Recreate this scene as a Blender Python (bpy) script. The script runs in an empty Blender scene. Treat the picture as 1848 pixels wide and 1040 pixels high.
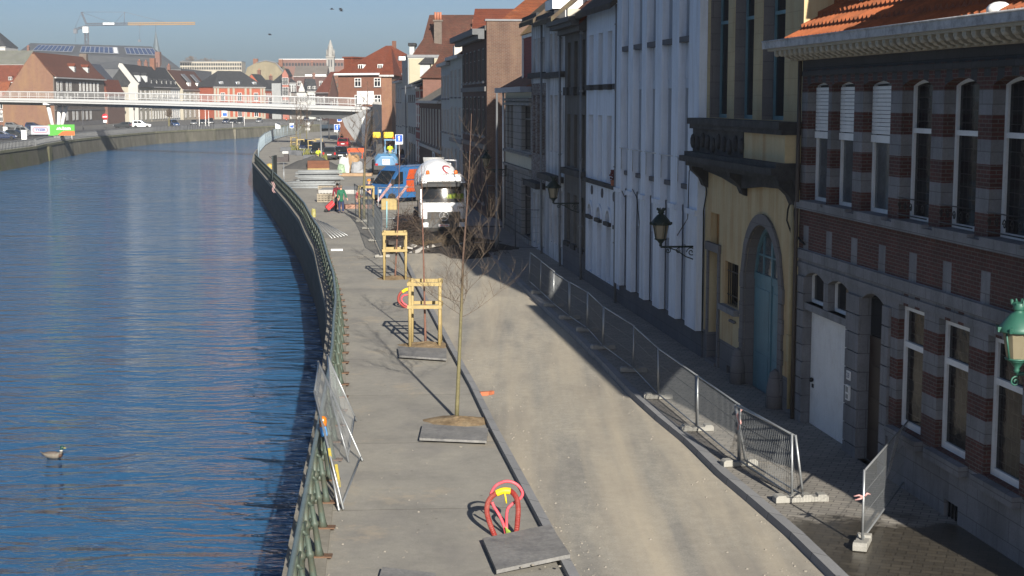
import bpy, bmesh, math, random
from mathutils import Vector, Matrix
R = math.radians
rng = random.Random(11)
scene = bpy.context.scene
COL = scene.collection
# ---------------------------------------------------------------- camera model (photo 1848 x 1040)
FPX, CAM_Z, PITCH = 2750.0, 7.1, math.atan(340 / 2750.0)
CP, SP = math.cos(PITCH), math.sin(PITCH)
WATER_Z = -2.6
def ray(u, v):
    x, y, z = (u - 924.0) / FPX, 1.0, -(v - 520.0) / FPX
    return Vector((x, y * CP + z * SP, -y * SP + z * CP))
def G(u, v, z=0.0):
    d = ray(u, v); t = (z - CAM_Z) / d.z
    return Vector((d.x * t, d.y * t, z))
def PY(u, v, Y):
    d = ray(u, v); t = Y / d.y
    return Vector((d.x * t, Y, CAM_Z + d.z * t))
def sc_at(Y):           # photo pixels per metre at distance Y
    return FPX / Y
# ---------------------------------------------------------------- mesh builder
class MB:
    def __init__(s): s.v = []; s.f = []; s.m = []; s.sm = []; s.M = None
    def add(s, vs, fs, m=0, smooth=False):
        b = len(s.v)
        if s.M is not None: vs = [s.M @ Vector(p) for p in vs]
        s.v.extend([tuple(p) for p in vs])
        for f in fs:
            s.f.append(tuple(b + i for i in f)); s.m.append(m); s.sm.append(smooth)
        return s
    def box(s, x0, x1, y0, y1, z0, z1, m=0):
        vs = [(x0,y0,z0),(x1,y0,z0),(x1,y1,z0),(x0,y1,z0),(x0,y0,z1),(x1,y0,z1),(x1,y1,z1),(x0,y1,z1)]
        return s.add(vs, [(0,3,2,1),(4,5,6,7),(0,1,5,4),(1,2,6,5),(2,3,7,6),(3,0,4,7)], m)
    def bx(s, cx, cy, cz, sx, sy, sz, m=0, rz=0.0, rx=0.0, ry=0.0):
        Mx = Matrix.Translation((cx,cy,cz)) @ Matrix.Rotation(rz,4,'Z') @ Matrix.Rotation(ry,4,'Y') @ Matrix.Rotation(rx,4,'X')
        h = [(a*sx/2,b*sy/2,c*sz/2) for c in (-1,1) for a,b in ((-1,-1),(1,-1),(1,1),(-1,1))]
        return s.add([Mx @ Vector(p) for p in h], [(0,3,2,1),(4,5,6,7),(0,1,5,4),(1,2,6,5),(2,3,7,6),(3,0,4,7)], m)
    def ext(s, poly, vec, m=0, smooth=False):      # extrude a planar 3-D polygon
        n = len(poly); vec = Vector(vec)
        vs = [Vector(p) for p in poly] + [Vector(p) + vec for p in poly]
        fs = [tuple(reversed(range(n))), tuple(range(n, 2*n))]
        s.add(vs, fs, m)
        b = [(i, (i+1) % n, n + (i+1) % n, n + i) for i in range(n)]
        return s.add(vs, b, m, smooth)
    def quad(s, a, b, c, d, m=0): return s.add([a,b,c,d], [(0,1,2,3)], m)
    def poly(s, pts, m=0): return s.add(pts, [tuple(range(len(pts)))], m)
    def tube(s, pts, r, n=8, m=0, caps=True, smooth=True, closed=False):
        pts = [Vector(p) for p in pts]; k = len(pts)
        rr = r if isinstance(r, (list, tuple)) else [r] * k
        vs = []; fs = []; up = None
        for i, p in enumerate(pts):
            if closed: t = pts[(i+1) % k] - pts[i-1]
            else: t = pts[min(i+1, k-1)] - pts[max(i-1, 0)]
            t = t.normalized() if t.length > 1e-9 else Vector((0,0,1))
            if up is None:
                a = Vector((1,0,0)) if abs(t.x) < .9 else Vector((0,1,0))
                up = (a - t * a.dot(t)).normalized()
            else:
                up = up - t * up.dot(t)
                up = up.normalized() if up.length > 1e-6 else t.orthogonal().normalized()
            w = t.cross(up)
            for j in range(n):
                a = 2*math.pi*j/n
                vs.append(p + (up*math.cos(a) + w*math.sin(a)) * rr[i])
        for i in range(k if closed else k-1):
            i2 = (i+1) % k
            for j in range(n):
                fs.append((i*n+j, i*n+(j+1)%n, i2*n+(j+1)%n, i2*n+j))
        s.add(vs, fs, m, smooth)
        if caps and not closed:
            s.add([vs[j] for j in range(n)], [tuple(reversed(range(n)))], m)
            s.add([vs[(k-1)*n+j] for j in range(n)], [tuple(range(n))], m)
        return s
    def cyl(s, a, b, r0, r1=None, n=10, m=0, smooth=True): return s.tube([a, b], [r0, r0 if r1 is None else r1], n, m, True, smooth)
    def lathe(s, prof, c=(0,0,0), n=12, m=0, smooth=True, rot=0.0, axis=None):
        vs = []; fs = []; k = len(prof)
        A = axis if axis is not None else Matrix.Identity(4)
        for r, z in prof:
            for j in range(n):
                a = rot + 2*math.pi*j/n
                q = A @ Vector((r*math.cos(a), r*math.sin(a), z)); vs.append((c[0]+q.x, c[1]+q.y, c[2]+q.z))
        for i in range(k-1):
            for j in range(n): fs.append((i*n+j, i*n+(j+1)%n, (i+1)*n+(j+1)%n, (i+1)*n+j))
        if prof[0][0] > 1e-6: fs.append(tuple(reversed(range(n))))
        if prof[-1][0] > 1e-6: fs.append(tuple((k-1)*n + j for j in range(n)))
        return s.add(vs, fs, m, smooth)
    def ball(s, c, rx, ry=None, rz=None, n=10, k=7, m=0):
        ry = rx if ry is None else ry; rz = rx if rz is None else rz
        vs = []; fs = []
        for i in range(k+1):
            th = math.pi*i/k
            for j in range(n):
                a = 2*math.pi*j/n
                vs.append((c[0]+rx*math.sin(th)*math.cos(a), c[1]+ry*math.sin(th)*math.sin(a), c[2]-rz*math.cos(th)))
        for i in range(k):
            for j in range(n): fs.append((i*n+j, i*n+(j+1)%n, (i+1)*n+(j+1)%n, (i+1)*n+j))
        return s.add(vs, fs, m, True)
    def build(s, name, mats, parent=None, loc=None, rz=None, bevel=0.0, recalc=True):
        me = bpy.data.meshes.new(name)
        me.from_pydata(s.v, [], s.f)
        mats = mats if isinstance(mats, (list, tuple)) else [mats]
        for q in mats: me.materials.append(q)
        me.polygons.foreach_set('material_index', s.m)
        me.polygons.foreach_set('use_smooth', s.sm)
        if recalc and len(s.f) < 60000:
            bm = bmesh.new(); bm.from_mesh(me)
            bmesh.ops.remove_doubles(bm, verts=bm.verts, dist=1e-5)
            bmesh.ops.recalc_face_normals(bm, faces=bm.faces)
            bm.to_mesh(me); bm.free()
        me.update()
        o = bpy.data.objects.new(name, me); COL.objects.link(o)
        if parent is not None: o.parent = parent
        if loc is not None: o.location = loc
        if rz is not None: o.rotation_euler = (0, 0, rz)
        if bevel:
            b = o.modifiers.new('b', 'BEVEL'); b.width = bevel; b.segments = 2; b.limit_method = 'ANGLE'; b.angle_limit = R(40)
        return o
def tag(o, label, cat, group=None, kind=None):
    o['label'] = label; o['category'] = cat
    if group: o['group'] = group
    if kind: o['kind'] = kind
    return o
def thing(name, label, cat, loc=(0,0,0), rz=0.0, group=None):
    o = bpy.data.objects.new(name, None); COL.objects.link(o); o.empty_display_size = .2
    o.location = loc; o.rotation_euler = (0,0,rz)
    return tag(o, label, cat, group)
def kids(o): return [c for c in bpy.data.objects if c.parent == o]
def dup(root, loc, rz, label=None, group=None, scale=None):
    r = root.copy(); COL.objects.link(r); r.location = loc; r.rotation_euler = (0,0,rz)
    if label: r['label'] = label
    if group: r['group'] = group
    if scale: r.scale = scale
    for ch in kids(root):
        c = ch.copy(); COL.objects.link(c); c.parent = r
        for g in kids(ch):
            d = g.copy(); COL.objects.link(d); d.parent = c
    return r
def text_mb(mb, s, size, origin, xdir, zdir, m=0, depth=.004, bold=0.0, align='CENTER'):
    cu = bpy.data.curves.new('t', 'FONT'); cu.body = s; cu.size = size; cu.align_x = align; cu.align_y = 'CENTER'; cu.offset = bold; cu.resolution_u = 2
    o = bpy.data.objects.new('t', cu); COL.objects.link(o)
    bpy.context.view_layer.update()
    me = bpy.data.meshes.new_from_object(o.evaluated_get(bpy.context.evaluated_depsgraph_get()))
    X, Z, O = Vector(xdir), Vector(zdir), Vector(origin); N = X.cross(Z)
    mb.add([O + X*v.co.x + Z*v.co.y + N*depth for v in me.vertices], [tuple(p.vertices) for p in me.polygons], m)
    bpy.data.objects.remove(o); bpy.data.curves.remove(cu); bpy.data.meshes.remove(me)
# ---------------------------------------------------------------- materials
def _nt(name):
    m = bpy.data.materials.new(name); m.use_nodes = True
    nt = m.node_tree; b = nt.nodes['Principled BSDF']
    return m, nt, b
def N(nt, t, **kw):
    n = nt.nodes.new(t)
    for k, v in kw.items():
        if k.startswith('i_'): n.inputs[k[2:]].default_value = v
        else: setattr(n, k, v)
    return n
def rgba(c): return (c[0], c[1], c[2], 1.0)
def noise(nt, vec, scale, detail=4, rough=.6, dist=0.0):
    n = N(nt, 'ShaderNodeTexNoise'); n.inputs['Scale'].default_value = scale; n.inputs['Detail'].default_value = detail
    n.inputs['Roughness'].default_value = rough; n.inputs['Distortion'].default_value = dist
    if vec is not None: nt.links.new(vec, n.inputs['Vector'])
    return n.outputs['Fac']
def ramp(nt, fac, stops):
    r = N(nt, 'ShaderNodeValToRGB'); e = r.color_ramp.elements
    e[0].position = stops[0][0]; e[0].color = rgba(stops[0][1]) if isinstance(stops[0][1], tuple) else (stops[0][1],)*3 + (1,)
    e[1].position = stops[-1][0]; e[1].color = rgba(stops[-1][1]) if isinstance(stops[-1][1], tuple) else (stops[-1][1],)*3 + (1,)
    for p, c in stops[1:-1]:
        q = e.new(p); q.color = rgba(c) if isinstance(c, tuple) else (c,c,c,1)
    nt.links.new(fac, r.inputs['Fac']); return r.outputs['Color']
def mix(nt, a, b, fac, mode='MIX'):
    n = N(nt, 'ShaderNodeMix', data_type='RGBA', blend_type=mode)
    for s, x in ((6, a), (7, b)):
        if isinstance(x, tuple): n.inputs[s].default_value = rgba(x)
        else: nt.links.new(x, n.inputs[s])
    if isinstance(fac, (int, float)): n.inputs[0].default_value = fac
    else: nt.links.new(fac, n.inputs[0])
    return n.outputs[2]
def bumpn(nt, b, h, strength, dist):
    n = N(nt, 'ShaderNodeBump'); n.inputs['Strength'].default_value = strength; n.inputs['Distance'].default_value = dist
    nt.links.new(h, n.inputs['Height']); nt.links.new(n.outputs[0], b.inputs['Normal']); return n
def objco(nt): return N(nt, 'ShaderNodeTexCoord').outputs['Object']
def mapv(nt, vec, scale=(1,1,1), rot=(0,0,0)):
    n = N(nt, 'ShaderNodeMapping'); n.inputs['Scale'].default_value = scale; n.inputs['Rotation'].default_value = rot
    nt.links.new(vec, n.inputs['Vector']); return n.outputs[0]
def wallco(nt):            # (x + y, z, 0) of the object's own coordinates
    s = N(nt, 'ShaderNodeSeparateXYZ'); nt.links.new(objco(nt), s.inputs[0])
    a = N(nt, 'ShaderNodeMath', operation='ADD'); nt.links.new(s.outputs[0], a.inputs[0]); nt.links.new(s.outputs[1], a.inputs[1])
    c = N(nt, 'ShaderNodeCombineXYZ'); nt.links.new(a.outputs[0], c.inputs[0]); nt.links.new(s.outputs[2], c.inputs[1])
    return c.outputs[0]
_C = {}
ALB = {'light_brick': .56, 'lit_orange_brick': .56, 'pink_brick': .56, 'gable_brick': .55, 'orange_facade': .62, 'cream_facade': .6, 'white_facade': .62, 'beige_render': .55, 'pink_facade': .6, 'red_tile': .6, 'brown_tile': .72,
       'old_red_tile': .6, 'orange_pantile': .7, 'orange_clay_tile': .6, 'brown_side_brick': .5, 'bright_white_wall': .5, 'cream_side_wall': .65, 'pale_tower_stone': .7, 'patchy_tile': .7, 'crane_yellow': .7, 'bridge_white': .8,
       'far_picket': .5, 'far_rail_grey': .5, 'skylight_frame': .6, 'van_blue': .8, 'van_orange_red': .7, 'loader_blue': .75, 'white_plastic': .7, 'pale_green_plastic': .6, 'red_white_board': .6, 'grey_sacking': .6, 'galvanised_steel': .75, 'brown_brick_pack': .6,
       'banner_green': .6, 'banner_orange': .6, 'banner_grey': .7, 'old_concrete_wall': .72, 'mossy_old_wall': .75, 'duck_flank': .3, 'zinc_roof': .8, 'old_zinc_roof': .7, 'pale_guard_wood': .75, 'yellow_plastic': .6, 'barrier_orange': .7, 'car_red': .6, 'concrete_fence': .7, 'fence_foot_concrete': .4, 'faded_yellow': .7, 'lamp_orange': .7}
def alb(name, c): return tuple(x*ALB.get(name, 1.0) for x in c)
def M(name, col, rough=.75, metal=0.0, var=.18, scale=2.5, bump=0.0, bscale=30.0, spec=.4, dirt=None, dscale=.7, damt=.5, streak=False, coat=0.0):
    if name in _C: return _C[name]
    m, nt, b = _nt(name); co = objco(nt)
    c = alb(name, col)
    if var:
        f = noise(nt, co, scale, 6, .65)
        lo = tuple(x*(1-var) for x in c); hi = tuple(min(1, x*(1+var)) for x in c)
        out = ramp(nt, f, [(.25, lo), (.75, hi)])
        f2 = noise(nt, co, scale*14, 3, .6)
        out = mix(nt, out, ramp(nt, f2, [(.3, 1-var*.7), (.7, 1.0)]), 1.0, 'MULTIPLY')
    else: out = None
    if dirt is not None:
        dv = mapv(nt, co, (2.2, 2.2, .22) if streak else (1,1,1))
        f3 = noise(nt, dv, dscale*2, 7, .7)
        k = ramp(nt, f3, [(.45, 0.0), (.7, damt)])
        out = mix(nt, out if out is not None else c, alb(name, dirt), k)
    if out is not None: nt.links.new(out, b.inputs['Base Color'])
    else: b.inputs['Base Color'].default_value = rgba(c)
    b.inputs['Roughness'].default_value = rough; b.inputs['Metallic'].default_value = metal
    b.inputs['Specular IOR Level'].default_value = spec
    if coat: b.inputs['Coat Weight'].default_value = coat; b.inputs['Coat Roughness'].default_value = .08
    if bump: bumpn(nt, b, noise(nt, co, bscale, 4, .6), bump, .02)
    _C[name] = m; return m
def BR(name, c1, c2, mortar, bw=.22, bh=.07, ms=.008, var=.25, rough=.85, dirt=None, damt=.5, bump=.5, off=.5, dscale=.5, bias=0.0):
    if name in _C: return _C[name]
    c1, c2, mortar = alb(name, c1), alb(name, c2), alb(name, mortar)
    m, nt, b = _nt(name); vec = wallco(nt)
    t = N(nt, 'ShaderNodeTexBrick', offset=off)
    t.inputs['Color1'].default_value = rgba(c1); t.inputs['Color2'].default_value = rgba(c2); t.inputs['Mortar'].default_value = rgba(mortar)
    t.inputs['Scale'].default_value = 1.0; t.inputs['Brick Width'].default_value = bw; t.inputs['Row Height'].default_value = bh
    t.inputs['Mortar Size'].default_value = ms; t.inputs['Mortar Smooth'].default_value = .3; t.inputs['Bias'].default_value = bias
    nt.links.new(vec, t.inputs['Vector'])
    co = objco(nt)
    out = mix(nt, t.outputs['Color'], ramp(nt, noise(nt, co, 1.3, 7, .7), [(.25, 1-var), (.75, 1.0)]), 1.0, 'MULTIPLY')
    out = mix(nt, out, ramp(nt, noise(nt, co, 25, 3, .6), [(.3, 1-var*.6), (.7, 1.0)]), 1.0, 'MULTIPLY')
    if dirt is not None:
        dv = mapv(nt, co, (1.5, 1.5, .4))
        out = mix(nt, out, alb(name, dirt), ramp(nt, noise(nt, dv, dscale*2, 7, .7), [(.45, 0.0), (.72, damt)]))
    nt.links.new(out, b.inputs['Base Color']); b.inputs['Roughness'].default_value = rough; b.inputs['Specular IOR Level'].default_value = .3
    inv = N(nt, 'ShaderNodeMath', operation='MULTIPLY_ADD'); inv.inputs[1].default_value = -1.0; inv.inputs[2].default_value = 1.0
    nt.links.new(t.outputs['Fac'], inv.inputs[0])
    ad = N(nt, 'ShaderNodeMath', operation='MULTIPLY_ADD'); ad.inputs[1].default_value = .35
    nt.links.new(noise(nt, co, 60, 3, .6), ad.inputs[0]); nt.links.new(inv.outputs[0], ad.inputs[2])
    bumpn(nt, b, ad.outputs[0], bump, .012)
    _C[name] = m; return m
def TILE(name, c1, c2, wave=.22, row=.3, moss=None, mamt=.4, axis='XZ'):   # roof tiles: courses follow height, pans follow length
    if name in _C: return _C[name]
    c1, c2 = alb(name, c1), alb(name, c2)
    m, nt, b = _nt(name); co = objco(nt)
    t = N(nt, 'ShaderNodeTexBrick', offset=0.0)
    t.inputs['Color1'].default_value = rgba(c1); t.inputs['Color2'].default_value = rgba(c2); t.inputs['Mortar'].default_value = rgba(tuple(x*.45 for x in c1))
    t.inputs['Scale'].default_value = 1.0; t.inputs['Brick Width'].default_value = wave; t.inputs['Row Height'].default_value = row*.7
    t.inputs['Mortar Size'].default_value = .018; t.inputs['Mortar Smooth'].default_value = .5
    nt.links.new(wallco(nt), t.inputs['Vector'])
    out = mix(nt, t.outputs['Color'], ramp(nt, noise(nt, co, .9, 8, .7), [(.3, .6), (.7, 1.0)]), 1.0, 'MULTIPLY')
    out = mix(nt, out, ramp(nt, noise(nt, co, 9, 4, .7), [(.3, .7), (.7, 1.05)]), 1.0, 'MULTIPLY')
    if moss is not None:
        out = mix(nt, out, moss, ramp(nt, noise(nt, co, 1.6, 8, .75), [(.48, 0.0), (.72, mamt)]))
    nt.links.new(out, b.inputs['Base Color']); b.inputs['Roughness'].default_value = .85; b.inputs['Specular IOR Level'].default_value = .3
    inv = N(nt, 'ShaderNodeMath', operation='MULTIPLY_ADD'); inv.inputs[1].default_value = -1.0; inv.inputs[2].default_value = 1.0
    nt.links.new(t.outputs['Fac'], inv.inputs[0]); bumpn(nt, b, inv.outputs[0], .6, .03)
    _C[name] = m; return m
def GLASS(name='window_glass', col=(.012,.014,.017), rough=.06):
    if name in _C: return _C[name]
    m, nt, b = _nt(name)
    b.inputs['Base Color'].default_value = rgba(col); b.inputs['Roughness'].default_value = rough; b.inputs['Specular IOR Level'].default_value = .14
    bumpn(nt, b, noise(nt, objco(nt), 2.5, 2, .5), .12, .02)
    _C[name] = m; return m
def LEADED():
    if 'leaded' in _C: return _C['leaded']
    m, nt, b = _nt('leaded_glass'); t = N(nt, 'ShaderNodeTexBrick', offset=0.0)
    t.inputs['Color1'].default_value = (.010,.011,.013,1); t.inputs['Color2'].default_value = (.016,.015,.016,1); t.inputs['Mortar'].default_value = (.045,.043,.042,1); t.inputs['Scale'].default_value = 1
    t.inputs['Brick Width'].default_value = .17; t.inputs['Row Height'].default_value = .21; t.inputs['Mortar Size'].default_value = .008
    nt.links.new(wallco(nt), t.inputs['Vector']); nt.links.new(t.outputs['Color'], b.inputs['Base Color']); b.inputs['Roughness'].default_value = .12; b.inputs['Specular IOR Level'].default_value = .16
    bumpn(nt, b, noise(nt, objco(nt), 6, 2, .5), .35, .02); _C['leaded'] = m; return m
def BARK2():
    m, nt, b = _nt('sapling_bark'); s = N(nt, 'ShaderNodeSeparateXYZ'); nt.links.new(objco(nt), s.inputs[0])
    mr = N(nt, 'ShaderNodeMapRange'); mr.inputs['From Min'].default_value = 2.2; mr.inputs['From Max'].default_value = 3.6; nt.links.new(s.outputs[2], mr.inputs['Value'])
    out = mix(nt, (.17,.15,.07), (.115,.07,.05), mr.outputs[0]); out = mix(nt, out, ramp(nt, noise(nt, objco(nt), 14, 5, .7), [(.3,.55),(.7,1.0)]), 1.0, 'MULTIPLY')
    nt.links.new(out, b.inputs['Base Color']); b.inputs['Roughness'].default_value = .85; return m
def PAINT(name, col, rough=.35, var=.06, dirt=None, damt=.35, metal=0.0, dscale=1.5, coat=.3):
    return M(name, col, rough, metal, var, 1.5, 0, 30, .5, dirt, dscale, damt, False, coat)
# ---------------------------------------------------------------- light, sky, camera
SUN_AZ, SUN_EL = R(14.5), R(23.0)
TO_SUN = Vector((math.sin(SUN_AZ)*math.cos(SUN_EL), -math.cos(SUN_AZ)*math.cos(SUN_EL), math.sin(SUN_EL)))
w = bpy.data.worlds.new('World'); scene.world = w; w.use_nodes = True
wn = w.node_tree; bg = wn.nodes['Background']
sky = wn.nodes.new('ShaderNodeTexSky'); sky.sky_type = 'NISHITA'; sky.sun_disc = False
sky.sun_elevation = SUN_EL; sky.sun_rotation = math.pi - SUN_AZ; sky.altitude = 30; sky.air_density = .72; sky.dust_density = 1.7; sky.ozone_density = 4.7
wn.links.new(sky.outputs[0], bg.inputs[0]); bg.inputs[1].default_value = .05
sl = bpy.data.lights.new('sun', 'SUN'); sl.energy = 5.0; sl.angle = R(.53); sl.color = (1.0, .94, .84)
so = bpy.data.objects.new('sun', sl); COL.objects.link(so); so.rotation_euler = (-TO_SUN).to_track_quat('-Z', 'Y').to_euler(); so.location = (20, -60, 60)
cam = bpy.data.cameras.new('camera'); co_ = bpy.data.objects.new('camera', cam); COL.objects.link(co_)
co_.location = (0, 0, CAM_Z); co_.rotation_euler = (R(90) - PITCH, 0, 0)
cam.sensor_width = 36; cam.lens = FPX/1848*36; cam.clip_end = 6000; cam.clip_start = .5
scene.camera = co_
scene.view_settings.view_transform = 'Standard'; scene.view_settings.look = 'None'; scene.view_settings.gamma = 1.0; scene.view_settings.exposure = .9
scene.render.engine = 'CYCLES'
scene.cycles.use_denoising = True; scene.cycles.max_bounces = 5; scene.cycles.diffuse_bounces = 3; scene.cycles.glossy_bounces = 3; scene.cycles.transparent_max_bounces = 8
scene.cycles.caustics_reflective = False; scene.cycles.caustics_refractive = False
# ---------------------------------------------------------------- plan curves (world)
def interp(poly, Y):
    for (a, b) in zip(poly, poly[1:]):
        if a[1] <= Y <= b[1]:
            t = (Y - a[1]) / max(1e-9, b[1] - a[1]); return a[0] + (b[0]-a[0])*t
    a, b = (poly[0], poly[1]) if Y < poly[0][1] else (poly[-2], poly[-1])
    return a[0] + (b[0]-a[0]) * (Y - a[1]) / (b[1]-a[1])
def curve(px, z=0.0): return [(p.x, p.y) for p in (G(u, v, z) for u, v in px)]
NEAR_OUT = curve([(517,1040),(547,888),(569,780),(582,700),(587,640),(592,600),(589.6,547.7),(580,509),(568.5,455),(553,424.6),(541.5,397.7),(518.5,367),(480,322.7),(455,293),(459,276),(470,264),(487,254),(508,247),(535,242),(570,238),(615,233)])
KERB_L = curve([(1021,1040),(979,959.6),(928,862),(886,782),(848,701.5),(812,636),(786,586),(767,550),(745,509),(735,486),(722,462)])
KERB_R = curve([(1482,1035.7),(1423,976.5),(1351,913),(1296,866.5),(1237,807),(1186,765),(1139.6,722.7),(1080,659),(1030,608),(995,576.6),(960.6,542),(929,510),(900,481),(880,461)])
OPP = [(-60,-60),(-64,80),(-67,150),(-70.2,209),(-71.8,231),(-73.9,242.5),(-77.4,269.5),(-78.6,296.5),(-79,315),(-78.6,337),(-75.6,356),(-71.7,370),(-69.8,384),(-65.7,404),(-60.6,423),(-52,444)]
# facade line of the right-hand row
FA, FB = G(1844,1040), G(1053,510)
FD = (FB - FA).normalized(); FO = FA - FD * (FA.y / FD.y)          # FO: the point at Y = 0
FN = Vector((-FD.y, FD.x, 0))                                        # towards the road
FRZ = math.atan2(FD.y, FD.x)
def FS(u, v, out=0.0):           # photo pixel on the facade plane -> (s, z)
    d = ray(u, v); o = Vector((0,0,CAM_Z)); P = FO + FN*out
    t = (P - o).dot(FN) / d.dot(FN); q = o + d*t
    return (q - FO).dot(FD), q.z
def FW(s, out=0.0, z=0.0): return FO + FD*s + FN*out + Vector((0,0,z))
def SU(u, v=400): return FS(u, v)[0]
# ---------------------------------------------------------------- ground materials
def surf(name, cols, stretch=(1,1,1), scale=.6, rough=.9, bump=.3, specks=.25, fine=30, extra=None):
    m, nt, b = _nt(name); co = objco(nt)
    f = noise(nt, mapv(nt, co, stretch), scale, 8, .65, .3)
    out = ramp(nt, f, [(.3 + .4*i/(len(cols)-1), c) for i, c in enumerate(cols)])
    out = mix(nt, out, ramp(nt, noise(nt, co, 5, 6, .7), [(.3, 1-specks), (.7, 1.0)]), 1.0, 'MULTIPLY')
    out = mix(nt, out, ramp(nt, noise(nt, co, fine, 4, .7), [(.3, 1-specks), (.7, 1.0+specks*.4)]), 1.0, 'MULTIPLY')
    if extra: out = extra(nt, b, co, out)
    nt.links.new(out, b.inputs['Base Color']); b.inputs['Roughness'].default_value = rough; b.inputs['Specular IOR Level'].default_value = .25
    bumpn(nt, b, noise(nt, co, fine, 5, .7), bump, .02)
    return m
def sand_extra(nt, b, co, out):       # sand thrown along the wheel tracks, pale gravel specks
    g = noise(nt, mapv(nt, co, (.9,.35,1)), .8, 9, .72)
    out = mix(nt, out, (.19,.18,.165), ramp(nt, g, [(.5, 0.0), (.66, .75)]))
    f = noise(nt, mapv(nt, co, (1.1, .05, 1), (0,0,R(7.5))), 1.0, 5, .55, .2)
    out = mix(nt, out, (.50,.425,.31), ramp(nt, f, [(.38, .0), (.68, .62)]))
    v = N(nt, 'ShaderNodeTexVoronoi'); v.inputs['Scale'].default_value = 5.0; nt.links.new(co, v.inputs['Vector'])
    return mix(nt, out, (.42,.39,.34), ramp(nt, v.outputs['Distance'], [(.04, .6), (.07, 0.0)]))
MAT_SAND = surf('sandy_road', [(.235,.222,.20),(.335,.315,.272),(.44,.40,.325)], (1,.25,1), .7, extra=sand_extra)
def prom_extra(nt, b, co, out):
    f = noise(nt, mapv(nt, co, (.9,.5,1)), .8, 7, .7)
    out = mix(nt, out, (.17,.162,.158), ramp(nt, f, [(.5, 0.0), (.72, .5)]))
    w_ = N(nt, 'ShaderNodeTexWave', wave_type='BANDS', bands_direction='Y'); w_.inputs['Scale'].default_value = 9.0; w_.inputs['Distortion'].default_value = 1.5; w_.inputs['Detail'].default_value = 2
    nt.links.new(co, w_.inputs['Vector'])
    out = mix(nt, out, ramp(nt, w_.outputs['Fac'], [(.2, .94), (.8, 1.0)]), 1.0, 'MULTIPLY')
    t = N(nt, 'ShaderNodeTexBrick', offset=0.0); t.inputs['Color1'].default_value = (1,1,1,1); t.inputs['Color2'].default_value = (.93,.93,.93,1); t.inputs['Mortar'].default_value = (.5,.48,.45,1); t.inputs['Scale'].default_value = 1
    t.inputs['Brick Width'].default_value = 4000.0; t.inputs['Row Height'].default_value = 5.2; t.inputs['Mortar Size'].default_value = .018; t.inputs['Mortar Smooth'].default_value = .6
    mp = mapv(nt, co, (1,1,1), (0,0,R(-4))); mp.node.inputs['Location'].default_value = (1500,0,0); nt.links.new(mp, t.inputs['Vector']); out = mix(nt, out, t.outputs['Color'], 1.0, 'MULTIPLY')
    v = N(nt, 'ShaderNodeTexVoronoi'); v.inputs['Scale'].default_value = 2.2; nt.links.new(co, v.inputs['Vector'])
    out = mix(nt, out, (.12,.10,.085), ramp(nt, v.outputs['Distance'], [(.035, .75), (.075, 0.0)]))
    f = noise(nt, mapv(nt, co, (.5,.5,1)), 1.0, 9, .75)
    out = mix(nt, out, (.40,.33,.235), ramp(nt, f, [(.56, 0.0), (.70, .6)]))
    return out
MAT_PROM = surf('brushed_concrete', [(.25,.238,.21),(.315,.297,.258),(.36,.337,.285)], (1,1,1), .45, specks=.16, extra=prom_extra)
MAT_DARK = surf('broken_ground', [(.03,.027,.025),(.07,.06,.052),(.13,.115,.095)], (1,1,1), 1.2, specks=.4, fine=12, bump=.9)
MAT_PAVE = surf('grey_paving', [(.20,.195,.19),(.25,.243,.235),(.29,.28,.265)], (1,1,1), .3)
MAT_ASPH = surf('asphalt', [(.075,.074,.072),(.095,.093,.09),(.13,.126,.12)], (1,1,1), .2)
MAT_LAND = surf('far_ground', [(.12,.118,.11),(.15,.146,.135),(.19,.18,.165)], (1,1,1), .05)
MAT_COPE = M('coping_concrete', (.26,.24,.2), .9, 0, .25, 1.2, .4, 25, .25, (.13,.12,.09), .9, .6)
MAT_KERB = BR('kerb_stone', (.235,.237,.24), (.27,.27,.27), (.09,.09,.09), 1.0, 9.0, .012, .2, .8)
def setts():
    m, nt, b = _nt('pavement_setts'); co = objco(nt)
    t = N(nt, 'ShaderNodeTexBrick', offset=.5); t.inputs['Color1'].default_value = rgba((.30,.275,.235)); t.inputs['Color2'].default_value = rgba((.22,.205,.18)); t.inputs['Mortar'].default_value = rgba((.12,.11,.095))
    t.inputs['Scale'].default_value = 1; t.inputs['Brick Width'].default_value = .3; t.inputs['Row Height'].default_value = .15; t.inputs['Mortar Size'].default_value = .012; t.inputs['Mortar Smooth'].default_value = .4
    nt.links.new(mapv(nt, co, (1,1,1), (0,0,R(20))), t.inputs['Vector'])
    out = mix(nt, t.outputs['Color'], ramp(nt, noise(nt, co, 1.5, 6, .7), [(.3,.75),(.7,1.0)]), 1.0, 'MULTIPLY')
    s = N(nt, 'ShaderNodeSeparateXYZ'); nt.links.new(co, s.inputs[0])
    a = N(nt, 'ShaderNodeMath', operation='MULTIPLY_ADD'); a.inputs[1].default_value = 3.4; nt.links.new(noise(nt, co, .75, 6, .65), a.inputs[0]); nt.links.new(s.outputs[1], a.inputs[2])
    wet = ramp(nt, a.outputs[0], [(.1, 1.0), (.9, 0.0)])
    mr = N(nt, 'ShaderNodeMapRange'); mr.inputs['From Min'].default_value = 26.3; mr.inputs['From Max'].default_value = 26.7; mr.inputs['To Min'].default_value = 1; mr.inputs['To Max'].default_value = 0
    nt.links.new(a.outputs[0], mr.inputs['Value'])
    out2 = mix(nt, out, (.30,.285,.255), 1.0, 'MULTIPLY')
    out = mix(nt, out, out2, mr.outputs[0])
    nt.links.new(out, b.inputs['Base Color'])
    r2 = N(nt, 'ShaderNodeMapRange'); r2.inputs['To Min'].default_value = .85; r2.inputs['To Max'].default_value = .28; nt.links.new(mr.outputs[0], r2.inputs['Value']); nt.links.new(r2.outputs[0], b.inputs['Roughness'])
    bumpn(nt, b, t.outputs['Fac'], -.5, .01)
    return m
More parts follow.
